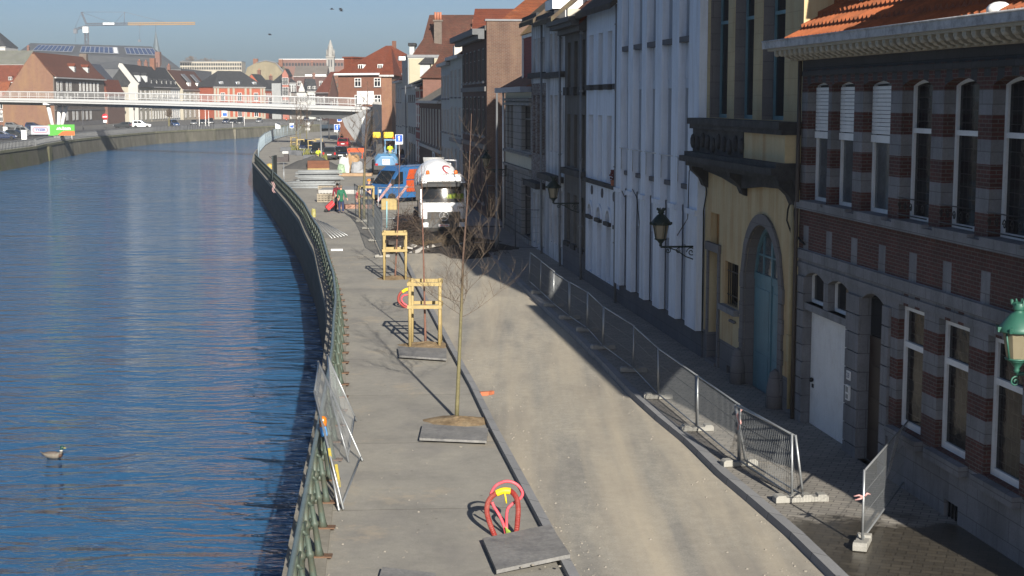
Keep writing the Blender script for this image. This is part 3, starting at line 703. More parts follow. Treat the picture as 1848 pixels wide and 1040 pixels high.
# ---------------------------------------------------------------- house B: yellow, carriage door, dark balcony
B0, B1 = A1, SU(1272, 400); LB = B1 - B0; rb = rel(B0)
MAT_YEL = BR('yellow_render', (.53,.43,.25), (.50,.41,.24), (.36,.29,.17), .9, .36, .006, .18, .85, (.33,.19,.07), .55, .15)
MAT_YELP = M('yellow_paint', (.53,.43,.25), .8, 0, .12, 1.2, .1, 20, .3, (.36,.17,.05), .5, .65, True)
MAT_DKST = M('sooty_dark_stone', (.035,.036,.038), .85, 0, .4, 2.2, .6, 14, .3, (.10,.10,.10), 1.0, .5)
MAT_GRST = BR('grey_stone_jamb', (.20,.19,.19), (.17,.165,.165), (.1,.1,.1), .9, .42, .008, .25, .8, None, .5, .3)
MAT_TEAL = M('teal_paint', (.12,.24,.28), .5, 0, .15, 1.5, 0, 20, .4, (.07,.13,.14), 1.0, .5, True)
hB = house('yellow_house', 'yellow painted house with tall teal carriage door and sooty stone balcony', B0)
zB = 12.6
ub = [rb(1283.4,1315.2,-2,210), rb(1328,1362,-8,216), rb(1378.8,1418.7,-16,218)]
zub = sum(h_[2] for h_ in ub)/3
ub = [(h_[0],h_[1],zub,10.6,0.0,.3) for h_ in ub]
ab = rb(1347,1411.5,398,745); rr = (ab[1]-ab[0])/2
arch = (ab[0], ab[1], .1, ab[3], rr*.92, .3)
nich = rb(1283,1298.5,383,442); nich = nich[:5] + (.18,)
sdor = rb(1281,1298,452,640); sdor = (sdor[0], sdor[1], .25, sdor[3], 0.0, .3)
bwin = rb(1308.5,1333,470,548); bwin = bwin[:5] + (.25,)
bven = rb(1311,1321,658,688)
zpl = FS(1340, 635)[1]; z_bot, z_top = FS(1441,318)[1], FS(1441,232)[1]
def b_mat(x, z):
    if z < zpl: return 1
    return 2 if z > z_top else 0
mb = MB(); grid_wall(mb, 0, LB, 0, zB, ub + [arch, nich, sdor, bwin, bven], b_mat, [zpl, z_top], [], .25, jm=lambda x, z: 1 if arch[0]-.1 < x < arch[1]+.1 and z < arch[3] else b_mat(x, z))
shell(mb, LB, 10, zB, 0, .7)
for x, z0, z1 in [(h_[1], h_[2], h_[3]) for h_ in ub]: mb.quad((x-.004,-.004,z0),(x-.004,-.3,z0),(x-.004,-.3,z1),(x-.004,-.004,z1), 1)
mb.build('wall', [MAT_YELP, MAT_GRST, MAT_YEL], hB)
for h_ in ub: win(hB, h_, -.27, fm=MAT_TEAL, tr=(.62,), mu=(.5,), fw=.08)
# carriage doorway
m_ = MB(); w_ = .26; x0,x1 = arch[0], arch[1]; sp = arch[3]-arch[4]; n_ = 14
po = arc_pts(x0-w_, x1+w_, sp, arch[4]+w_, n_); pi_ = arc_pts(x0, x1, sp, arch[4], n_)
for i in range(n_):
    m_.ext([(po[i][0],.003,po[i][1]),(po[i+1][0],.003,po[i+1][1]),(pi_[i+1][0],.003,pi_[i+1][1]),(pi_[i][0],.003,pi_[i][1])], (0,.06,0))
for j in range(8):
    za, zb = .1+(sp-.1)*j/8+.006, .1+(sp-.1)*(j+1)/8-.006
    m_.box(x0-w_-(.05 if j%2 else 0), x0, .003, .06, za, zb); m_.box(x1, x1+w_+(.05 if j%2 else 0), .003, .06, za, zb)
for xx in (x0-.1, x1+.1): m_.lathe([(.2,0),(.19,.5),(.12,.85),(0,.95)], (xx,.12,.1), 10)
m_.build('door_surround', MAT_GRST, hB)
m_ = MB(); yd = -.22; zt = sp-.0
xm = (x0+x1)/2
m_.box(x0, x1, yd-.08, yd, zt-.12, zt+.06)
for xa, xb in ((x0, xm-.03), (xm+.03, x1)):
    m_.box(xa, xb, yd-.08, yd-.02, .1, zt-.12)
    m_.box(xa+.14, xb-.14, yd-.02, yd, .3, 1.0); m_.box(xa+.14, xb-.14, yd-.02, yd, 1.15, zt-.3)
m_.box(xm-.05, xm+.05, yd-.08, yd+.02, .1, zt+.05)
cd = m_.build('carriage_door', MAT_TEAL, hB)
m_ = MB(); fr = arc_pts(x0, x1, sp+.06, arch[4]-.06, n_); fi = arc_pts(x0+.1, x1-.1, sp+.06, arch[4]-.18, n_)
for i in range(n_): m_.ext([(fr[i][0],yd,fr[i][1]),(fr[i+1][0],yd,fr[i+1][1]),(fi[i+1][0],yd,fi[i+1][1]),(fi[i][0],yd,fi[i][1])], (0,-.08,0))
m_.box(xm-.05, xm+.05, yd-.08, yd, sp+.06, sp+arch[4]-.1)
for f in (.25,.75): m_.box(x0+(x1-x0)*f-.02, x0+(x1-x0)*f+.02, yd-.06, yd-.01, sp+.06, sp+arch[4]*.8)
m_.box(x0+.05, x1-.05, yd-.06, yd-.01, sp+arch[4]*.38, sp+arch[4]*.38+.04)
fl = m_.build('fanlight_frame', MAT_TEAL, cd)
m_ = MB(); m_.poly([(p_[0], yd-.05, p_[1]) for p_ in fr]); m_.build('fanlight', MAT_CURT, cd)
# balcony: dark moulded base, body, top cornice
xL = LB + .02; zt_ = z_top; zb_ = z_bot
m_ = MB()
m_.box(-.0, xL+.12, .003, .5, zt_-.02, zt_+.14); m_.box(.0, xL+.06, .003, .44, zt_-.14, zt_-.02)
xp = FS(1368,240)[0]-B0
m_.box(xp, xL, .003, .36, zb_+.28, zt_-.14)
m_.box(-.0, xL+.16, .003, .55, zb_+.17, zb_+.28); m_.box(0, xL+.28, .003, .66, zb_+.02, zb_+.17); m_.box(0, xL+.2, .003, .5, zb_-.1, zb_+.02)
for i in range(10):
    xx = xp+.1+(xL-xp-.2)*i/9; m_.ball((xx, .38, zb_+.55+.06*math.sin(i*2.1)), .16, .07, .2, 8, 5)
for xx in (.25, LB*.52, LB-.15):
    prof = [(.003,zb_-.1),(.46,zb_-.1),(.44,zb_-.22),(.3,zb_-.34),(.2,zb_-.44),(.12,zb_-.62),(.003,zb_-.68)]
    m_.ext([(xx-.16, a, b) for a, b in prof], (.32,0,0))
pts_ = [(0,.02,zb_-.3),(LB*.3,.02,zb_-.36),(LB*.52,.02,zb_-.5),(LB*.72,.02,zb_-.32),(LB,.02,zb_-.18),(LB,.02,zb_-.1),(0,.02,zb_-.1)]
m_.ext([(a, .003, c) for a, b, c in pts_], (0,.16,0))
m_.build('balcony', MAT_DKST, hB)
m_ = MB(); m_.box(.05, xp-.003, .003, .34, zb_+.28, zt_-.14); m_.build('balcony_panel', MAT_YELP, hB)
# side door, barred window, vents
m_ = MB(); x0,x1,z0,z1 = sdor[:4]; m_.box(x0,x1,-.3,-.25,z0,z1); m_.build('side_door', M('grey_door', (.20,.21,.23), .7, 0, .2, 2), hB)
m_ = MB(); m_.box(x0-.16, x0, .003, .05, 0, z1+.02); m_.box(x1, x1+.16, .003, .05, 0, z1+.02); m_.box(x0-.2, x1+.2, .003, .08, z1+.02, z1+.24); m_.box(x0,x1,-.25,.1,0,.24); m_.build('side_door_surround', MAT_GRST, hB)
x0,x1,z0,z1 = bwin[:4]; w_ = win(hB, bwin, -.2, fm=M('dark_frame', (.06,.05,.045), .6), fw=.05)
m_ = MB()
for j in range(7): m_.tube([(x0+(x1-x0)*(j+.5)/7,-.08,z0),(x0+(x1-x0)*(j+.5)/7,-.08,z1)], .012, 6)
for z in (z0+.25, z1-.25): m_.box(x0,x1,-.09,-.07,z-.012,z+.012)
m_.build('bars', MAT_IRON, w_)
m_ = MB(); m_.box(x0-.12, x1+.12, -.2, .14, z0-.16, z0-.01); m_.build('sill', MAT_SILL, w_)
m_ = MB()
for j in range(3): m_.ball((x0+.15+.17*j, .05, z0-.34), .055, .05, .04)
m_.build('bell_buttons', MAT_LEAD, hB)
x0,x1,z0,z1 = nich[:4]; m_ = MB(); m_.quad((x0,-.17,z0),(x1,-.17,z0),(x1,-.17,z1),(x0,-.17,z1)); m_.build('niche_panel', M('ochre_board', (.33,.17,.05), .8, 0, .2, 3), hB)
x0,x1,z0,z1 = bven[:4]; m_ = MB(); m_.quad((x0,-.2,z0),(x1,-.2,z0),(x1,-.2,z1),(x0,-.2,z1)); m_.build('cellar_grille', MAT_IRON, hB)
m_ = MB(); m_.tube([(.22,.07,zb_-.2),(.22,.07,.3)], .05, 8); m_.box(.12,.32,.01,.14,1.35,1.95); m_.build('drainpipe', M('yellow_pipe', (.40,.32,.17), .6, 0, .2, 3), hB)
m_ = MB(); gable_roof(m_, LB, 10, zB, zB+3.2, .4); m_.build('roof', MAT_BTILE, hB)
m_ = MB(); cb = random.Random(5)
m_.tube([(LB-.05,.04,zb_-.4),(LB-.3,.04,zb_-.8),(LB-.05,.05,zb_-1.3),(LB+.02,.03,.6)], .018, 6)
m_.tube([(.35,.05,zb_-.4),(.5,.1,zb_-.75),(.62,.08,zb_-1.0),(.4,.05,zb_-1.25)], .02, 6); m_.tube([(.3,.05,zb_-.2),(.15,.05,zb_-.9),(.0,.05,zb_-1.3),(-.6,.07,zb_-1.42)], .025, 6)
m_.build('cable', MAT_IRON, hB)

# ---------------------------------------------------------------- house C: tall white, five bays of pilasters
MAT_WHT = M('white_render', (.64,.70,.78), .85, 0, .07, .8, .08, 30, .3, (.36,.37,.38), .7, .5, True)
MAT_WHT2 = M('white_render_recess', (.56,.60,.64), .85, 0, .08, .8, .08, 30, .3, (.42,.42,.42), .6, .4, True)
MAT_PLIN = BR('blue_plinth', (.135,.14,.155), (.12,.125,.14), (.08,.08,.085), 1.1, .45, .008, .3, .85, None, .5, .3)
C0, C1 = B1, SU(1122, 300); LC = C1 - C0; rc = rel(C0)
hC = house('white_house', 'tall white rendered house with five bays between square pilasters', C0)
zC = 12.9; bl = [(1232,1249.7),(1201.5,1219.4),(1174,1189.4),(1149.6,1165),(1129,1141)]
zpc = FS(1250, 585)[1]; zg1_ = FS(1205, 429)[1]
z20, z21 = FS(1209,325)[1], FS(1209,160)[1]; z30 = FS(1207.6,72)[1]
holes = []; bx_ = []
for ul, ur in bl:
    xa, xb = FS(ur,560)[0]-C0, FS(ul,560)[0]-C0; bx_.append((xa, xb))
    holes += [(xa, xb, zpc, zg1_, 0, .3), (xa, xb, z20, z21, 0, .3), (xa, xb, z30, z30+2.6, 0, .3)]
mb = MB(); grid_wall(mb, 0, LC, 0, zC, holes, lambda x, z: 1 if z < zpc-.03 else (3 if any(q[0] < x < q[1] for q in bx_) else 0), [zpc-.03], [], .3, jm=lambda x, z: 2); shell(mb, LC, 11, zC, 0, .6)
mb.box(0, LC, .004, .05, 0, zpc-.04, 1); mb.build('wall', [MAT_WHT, MAT_PLIN, M('bluish_recess_shade', (.36,.41,.48), .85, 0, .08, .8, .05, 30, .3, (.28,.29,.3), .6, .4, True), M('bluish_bay_shade', (.49,.55,.63), .85, 0, .08, .8, .05, 30, .3, (.3,.31,.32), .6, .4, True)], hC)  # jambs and bays: the white render with recess shade put into its colour
m_ = MB(); ed = [0.0] + [q for ab_ in bx_ for q in ab_] + [LC]
for i in range(0, len(ed), 2):
    xa, xb = ed[i], ed[i+1]; last = i == 0 or i == len(ed)-2
    m_.box(xa+.0, xb, .052, .22, zpc-.02, 4.0); m_.box(xa+.03, xb+(.0 if last else .04), .0525, .28, 4.0, 4.14); m_.box(xa+.02, xb-.02, .003, .21, 4.14, zC)
m_.build('pilasters', MAT_WHT, hC)
for i, (xa, xb) in enumerate(bx_):
    for z0, z1 in ((zpc, zg1_), (z20, z21), (z30, z30+2.6)):
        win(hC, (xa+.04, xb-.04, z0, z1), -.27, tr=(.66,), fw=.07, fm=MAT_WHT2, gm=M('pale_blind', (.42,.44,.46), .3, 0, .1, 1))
    m_ = MB(); m_.box(xa-.02, xb+.02, -.25, .2, z30-.16, z30-.005); m_.build('sill', MAT_PLIN, hC); m_ = MB(); m_.box(xa-.02, xb+.02, -.25, .1, z20-.14, z20-.005); m_.build('sill', MAT_PLIN, hC)
    m_ = MB()
    for j in range(7): m_.box(xa+(xb-xa)*j/6-.015, xa+(xb-xa)*j/6+.015, .003, .03, z30-1.15, z30-.17)
    m_.build('fluted_panel', MAT_WHT, hC)
    m_ = MB(); m_.tube([(xa-.25,.2,z20+.75),(xb+.25,.2,z20+.75)], .02, 6)
    for x in (xa-.0, xb+.0): m_.tube([(x,.2,z20+.75),(x,.2,z20+.05)], .012, 6)
    m_.build('guard_rail', M('thin_grey_rail', (.45,.48,.5), .6, .1), hC)
m_ = MB(); gable_roof(m_, LC, 11, zC, zC+3.5, .5); m_.build('roof', MAT_BTILE, hC)
m_ = MB(); zz = 4.0
m_.tube([(-.2,.1,z20+1.6),(.6,.3,z20+.4),(1.0,.22,z20-.9),(2.6,.18,z20-1.6)], .014, 5); m_.tube([(LC-.2,.12,4.2),(LC-1.5,.2,3.9),(LC-2.4,.18,4.3),(LC-3.4,.2,4.0),(LC-4.0,.2,2.9)], .014, 5)
m_.build('cable', MAT_IRON, hC)

# ---------------------------------------------------------------- house D: white, arched lunettes
D0, D1 = C1, SU(1058, 200); LD = D1 - D0; rd = rel(D0)
hD = house('white_house', 'white plastered house with a row of small arched lunettes above dark sills', D0)
zD = FS(1058, 18)[1]; bl = [(1113.5,1121),(1095.7,1104),(1079,1087),(1062.7,1070.5)]
z3a, z3b = FS(1096,152)[1], FS(1096,57)[1]; z2a, z2b = FS(1096,330)[1], FS(1096,209)[1]
zla, zlb = FS(1106,404)[1], FS(1106,383)[1]; zga, zgb = FS(1106,515)[1], FS(1106,414)[1]
holes = []; bx_ = []
for ul, ur in bl:
    xa, xb = FS(ur,200)[0]-D0, FS(ul,200)[0]-D0; bx_.append((xa, xb)); r_ = (xb-xa)/2
    holes += [(xa, xb, z3a, z3b, 0), (xa, xb, z2a, z2b, 0), (xa, xb, zla, zlb, r_*.95), (xa, xb, zga, zgb, 0)]
mb = MB(); grid_wall(mb, 0, LD, 0, zD, holes, lambda x, z: 1 if z < zga-.03 else 0, [zga-.03], [], .26); shell(mb, LD, 10, zD, 0, .6)
mb.box(0, LD, .003, .05, 0, zga-.04, 1)
mb.build('wall', [MAT_WHT, MAT_PLIN], hD)
for xa, xb in bx_:
    for z0, z1 in ((z3a,z3b),(z2a,z2b),(zga,zgb)): win(hD, (xa,xb,z0,z1), -.22, tr=(.66,), fw=.06, fm=MAT_WHT2, gm=M('pale_blind', (.42,.44,.46), .3, 0, .1, 1))
    win(hD, (xa,xb,zla,zlb,(xb-xa)/2*.95), -.22, fw=.06, fm=MAT_WHT2)
    m_ = MB(); m_.box(xa-.06,xb+.06,-.2,.16,z3a-.2,z3a-.005); m_.build('sill', MAT_DKST, hD); m_ = MB(); m_.box(xa-.06,xb+.06,-.2,.12,zla-.14,zla-.005); m_.build('sill', MAT_DKST, hD)
    m_ = MB(); r_ = (xb-xa)/2; po = arc_pts(xa-.12, xb+.12, zlb-r_*.95, r_*.95+.12); pi_ = arc_pts(xa, xb, zlb-r_*.95, r_*.95)
    for i in range(12): m_.ext([(po[i][0],.003,po[i][1]),(po[i+1][0],.003,po[i+1][1]),(pi_[i+1][0],.003,pi_[i+1][1]),(pi_[i][0],.003,pi_[i][1])], (0,.05,0))
    m_.build('arch_moulding', MAT_WHT, hD)
m_ = MB(); m_.box(0, LD, .003, .14, z2a-.16, z2a-.01); m_.build('string_course', MAT_DKST, hD)
m_ = MB()
for f in (.18,.5,.8): m_.lathe([(.17,0),(.17,.03),(.0,.04)], (LD*f,.003,zlb+.55), 12, axis=Matrix.Rotation(R(-90),4,'X'))
m_.build('tie_plates', MAT_PLIN, hD)
m_ = MB(); gable_roof(m_, LD, 10, zD, zD+4.0, .45, 0, .2); m_.build('roof', M('mossy_dark_tile', (.06,.05,.045), .9, 0, .35, 1.2, .5, 10, .2, (.10,.09,.05), .8, .5), hD)
m_ = MB(); m_.lathe([(.1,0),(.12,.05),(.14,.2)], (bx_[0][0]+.5,.12,z2a-.0), 8); fp = m_.build('flower_pot', M('terracotta_pot', (.35,.12,.06), .8), hD)
m_ = MB()
for i in range(30): a, b = rng.random()*6.28, rng.random(); m_.ball((bx_[0][0]+.5+.16*math.cos(a)*b,.15+.12*math.sin(a)*b,z2a+.22+.3*rng.random()), .04,.04,.04,5,4)
m_.build('plant', M('red_leaves', (.12,.03,.03), .8), fp)

# ---------------------------------------------------------------- house E: dark grey
E0, E1 = D1, SU(1019, 200); LE = E1 - E0; re_ = rel(E0)
hE = house('grey_house', 'narrow dark grey rendered house with heavy cornice between two white houses', E0)
zE = FS(1019, 52)[1]; MAT_GREY = M('dark_grey_render', (.125,.12,.112), .9, 0, .25, 1.2, .3, 20, .25, (.06,.058,.055), .8, .6, True)
bl = [(1050,1055.5),(1036,1042),(1024,1029.5)]; z3a, z3b = FS(1036,157)[1], FS(1036,75)[1]; z2a, z2b = FS(1036,303)[1], FS(1036,207)[1]; zga, zgb = FS(1036,440)[1], FS(1036,352)[1]
holes = []; bx_ = []
for ul, ur in bl:
    xa, xb = FS(ur,200)[0]-E0, FS(ul,200)[0]-E0; bx_.append((xa,xb)); holes += [(xa,xb,z3a,z3b,0),(xa,xb,z2a,z2b,0),(xa,xb,zga,zgb,0)]
mb = MB(); grid_wall(mb, 0, LE, 0, zE, holes, lambda x,z: 0, [], [], .25); shell(mb, LE, 10, zE, 0, .6); mb.box(0,LE,.003,.06,0,zga-.1,1); mb.build('wall', [MAT_GREY, MAT_PLIN], hE)
for xa, xb in bx_:
    for z0, z1 in ((z3a,z3b),(z2a,z2b)): win(hE, (xa,xb,z0,z1), -.2, tr=(.66,), fw=.06, fm=M('dark_frame2', (.05,.05,.05), .6))
    m_ = MB(); m_.box(xa-.08,xb+.08,-.2,.18,z3a-.34,z3a-.005); m_.build('sill', MAT_DKST, hE); m_ = MB(); m_.box(xa-.05,xb+.05,-.2,.14,zga-.2,zga-.005); m_.build('sill', MAT_DKST, hE)
    m_ = MB(); n_ = 22
    for j in range(n_): m_.box(xa+.02,xb-.02,-.17,-.13,zga+(zgb-zga)*j/n_,zga+(zgb-zga)*(j+.85)/n_)
    m_.build('roller_shutter', MAT_WHITE, hE)
m_ = MB(); m_.box(0,LE,.003,.2,z2a-.3,z2a-.06); m_.build('string_course', MAT_DKST, hE)
m_ = MB(); m_.box(0,LE+.1,.003,.3,zE-.3,zE-.1); m_.box(0,LE+.3,.003,.6,zE-.1,zE+.06); m_.box(0,LE+.4,-.3,.72,zE+.06,zE+.24); m_.build('cornice', M('black_cornice', (.05,.05,.05), .7, 0, .3, 2), hE)
m_ = MB(); m_.box(.0, .35, -.25, .74, zE+.242, zE+.5); m_.build('cornice_end', MAT_CREAM, hE)
m_ = MB(); gable_roof(m_, LE, 10, zE+.2, zE+4.6, .3); m_.build('roof', MAT_RTILE, hE)
m_ = MB(); m_.box(LE-.9, LE-.1, -2.2, -.9, zE+.6, zE+2.0, 0); m_.box(LE-1.0, LE, -2.3, -.8, zE+2.0, zE+2.35, 0); m_.build('white_dormer', MAT_WHITE, hE)

# ---------------------------------------------------------------- houses F: stained white pair
MAT_STAIN = M('stained_white_render', (.60,.61,.62), .9, 0, .18, .8, .2, 20, .25, (.10,.10,.10), .45, .85, True)
MAT_PATCH = BR('whitewashed_brick', (.42,.42,.42), (.16,.10,.085), (.4,.39,.38), .22, .07, .01, .4, .9, (.09,.07,.06), .7, .6, .5, .6, .25)
def pair(u0, u1, bl, z3, z2, zg, label, mat, gmat, zev):
    s0, s1 = SU(u0,250), SU(u1,250); L = s1-s0
    t = house('white_house', label, s0); z = FS(u1, zev)[1]
    holes = []; bb = []; um = bl[1][0]
    for ul, ur in bl:
        xa, xb = FS(ur,200)[0]-s0, FS(ul,200)[0]-s0; bb.append((xa,xb))
        for (vt, vb) in (z3, z2, zg): holes.append((xa,xb,FS(um,vb)[1],FS(um,vt)[1],0))
    mb = MB(); grid_wall(mb, 0, L, 0, z, holes, lambda x, zz: 1 if zz < FS(um, z3[1])[1]-.5 and zz > FS(um, zg[0])[1]+.3 and gmat else 0, [FS(um,z3[1])[1]-.5, FS(um,zg[0])[1]+.3], [], .22); shell(mb, L, 10, z, 0, .6)
    mb.build('wall', [mat, gmat or mat], t)
    for h_ in holes: win(t, h_, -.19, tr=(.66,), fw=.06, fm=MAT_WHT2, gm=M('pale_blind2', (.24,.25,.27), .3, 0, .2, 1))
    zs3 = FS(um, z3[1])[1]
    m_ = MB(); m_.box(0,L,.003,.2,zs3-.26,zs3-.02); m_.build('string_course', MAT_DKST, t)
    m_ = MB(); m_.box(.15, L-.3, .003, .45, FS(um,zg[0])[1]+.35, FS(um,zg[0])[1]+.6); m_.build('canopy', MAT_DKST, t)
    m_ = MB(); m_.box(0,L+.1,.003,.45,z-.35,z-.02); m_.build('gutter', MAT_DKST, t)
    m_ = MB(); gable_roof(m_, L, 10, z, z+4.2, .6, 0, .2); m_.build('roof', M('mossy_brown_roof', (.10,.075,.055), .9, 0, .35, 1.5, .5, 8, .2, (.12,.12,.05), 1.0, .5), t)
    return t, L, z
F2, L2_, zF2 = pair(1019, 985, [(1010.8,1016),(1000.5,1006.5),(992.5,997)], (60,130), (172,275), (340,440), 'white house with black streaks of damp under its sill course', MAT_STAIN, None, 30)
m_ = MB(); m_.box(.2,2.2,-1.2,.5,zF2+.05,zF2+.45); m_.build('roof_dormer', MAT_WHITE, F2)
F1, L1_, zF1 = pair(985, 959, [(977.5,983),(969.5,974),(962.3,966.5)], (70,131), (172,278), (350,440), 'white house whose plaster has fallen off in patches of bare brick', MAT_STAIN, MAT_PATCH, 32)

# ---------------------------------------------------------------- house K: low corner house with stone bow front
K0, K1 = SU(959,250), SU(912,300); LK = K1-K0
hK = house('corner_house', 'low corner house with pale stone bow front and a red dormer in its roof', K0)
zK = FS(930,163)[1]; MAT_PST = BR('pale_stone', (.33,.325,.31), (.28,.275,.265), (.12,.12,.12), .8, .34, .02, .3, .85, (.12,.12,.11), .5, .5)
MAT_CRM = M('cream_panel', (.50,.48,.38), .8, 0, .1, 1.5)
u_, vv = 935, 300
zz = lambda v: FS(935, v)[1]
xk = lambda u: FS(u,250)[0]-K0
holes = [(.25, xk(941), zz(270), zz(190), 0), (xk(926), xk(921), zz(270), zz(190), 0), (xk(919.5), xk(915.5), zz(270), zz(190), 0),
         (.25, xk(941), .3, zz(318), 0), (xk(926), xk(921), zz(395), zz(312), 0), (xk(919.5), xk(915.5), zz(395), zz(312), 0)]
mb = MB(); grid_wall(mb, 0, LK, 0, zK, holes, lambda x, z: 1 if (zz(302) < z < zz(275) or z > zz(180)) else 0, [zz(302), zz(275), zz(180)], [], .25)
shell(mb, LK, 7.5, zK, 0, .6)
for v in (302, 276, 180, 188): mb.box(-.0, LK+.08, .003, .14, zz(v)-.06, zz(v)+.07, 0)
mb.box(0, LK+.05, .003, .08, 0, .35, 0)
mb.build('wall', [MAT_PST, MAT_CRM], hK)
for h_ in holes: win(hK, h_, -.2, tr=(.7,), fw=.06, fm=M('dark_frame3', (.03,.03,.035), .5), gm=MAT_CURT if h_[1] < 3 else MAT_GLASS)
m_ = MB(); m_.box(-.0, LK+.3, -.1, .55, zK-.12, zK+.14); m_.build('gutter', M('blue_grey_gutter', (.22,.25,.30), .5), hK)
m_ = MB(); m_.ext([(0,.3,zK+.14),(0,-2.2,zK+1.5),(0,-7.4,zK+1.5),(0,-7.4,zK)], (LK+.1,0,0)); m_.build('roof', M('mossy_pantile', (.22,.10,.07), .9, 0, .4, 1.5, .6, 8, .2, (.10,.09,.04), .8, .7), hK)
m_ = MB(); z0 = zK+.55; m_.box(.02, LK-2.2, -3.0, -.7, z0, z0+2.3); dk = m_.build('red_dormer', BR('red_tile_hung', (.30,.05,.04), (.26,.045,.04), (.14,.03,.03), .3, .16, .01, .2, .8), hK)
m_ = MB(); m_.box(0, LK-2.1, -.72, -.62, z0+2.15, z0+2.32); m_.box(LK-2.35, LK-2.2, -.69, -.6, z0-.3, z0+2.15); m_.box(LK-2.22, LK-2.1, -2.9, -.6, z0+2.15, z0+2.3); m_.build('white_trim', MAT_WHITE, dk)
m_ = MB(); m_.ext([(-.1,-.5,z0+2.32),(-.1,-1.8,z0+3.7),(-.1,-3.1,z0+2.32)], (LK-1.9,0,0)); m_.build('dormer_roof', M('lichen_tile', (.24,.15,.08), .9, 0, .3, 1.5, .4, 10, .2, (.45,.30,.05), 1.2, .75), dk)
m_ = MB(); m_.tube([(LK+.1,.1,zK),(LK+.1,.1,.1)], .06, 6); m_.build('drainpipe', MAT_WHITE, hK)

MAT_DP = M('zinc_downpipe', (.17,.18,.19), .6, .2, .15, 3)
for h_, x_, zt_ in ((hD, .12, zD-.2), (hE, .1, zE-.3), (F2, .1, zF2-.3), (F1, .1, zF1-.3)):
    m_ = MB(); m_.tube([(x_,.19,zt_),(x_,.19,1.6),(x_+.02,.16,.1)], .05, 8)
    for z_ in (2.2, 4.8, 7.4, 9.6): m_.box(x_-.075, x_+.075, .12, .25, z_, z_+.05)
    m_.build('drainpipe', MAT_DP, h_)
# ================================================================ houses further off: one block each, windows as parts
def W2(p): return Vector((p[0], p[1], 0))
def at(u, Y): return ((u-924)/FPX*Y*(1/CP)*CP, Y)      # plan point seen at column u, distance Y
_wm = {}
def small_window(parent, x, z, w_, h, y, fm, gm, arch=False, mull=True):
    key = (round(w_,2), round(h,2), fm.name, gm.name, mull)
    if key not in _wm:
        m_ = MB(); t = max(.07, w_*.08)
        for a, b, c, d in ((-w_/2,-w_/2+t,0,h),(w_/2-t,w_/2,0,h),(-w_/2+t,w_/2-t,0,t),(-w_/2+t,w_/2-t,h-t,h)): m_.box(a,b,-.02,.05,c,d,0)
        if mull: m_.box(-t*.4,t*.4,-.02,.045,t,h-t,0); m_.box(-w_/2+t,w_/2-t,-.02,.04,h*.66-t*.4,h*.66+t*.4,0)
        m_.quad((-w_/2,.012,0),(w_/2,.012,0),(w_/2,.012,h),(-w_/2,.012,h),1)
        m_.box(-w_/2-.1, w_/2+.1, -.02, .12, -.12, -.003, 2)
        o = m_.build('window', [fm, gm, MAT_SILL]); _wm[key] = o.data; bpy.data.objects.remove(o)
    o = bpy.data.objects.new('window', _wm[key]); COL.objects.link(o); o.parent = parent; o.location = (x, y, z); return o
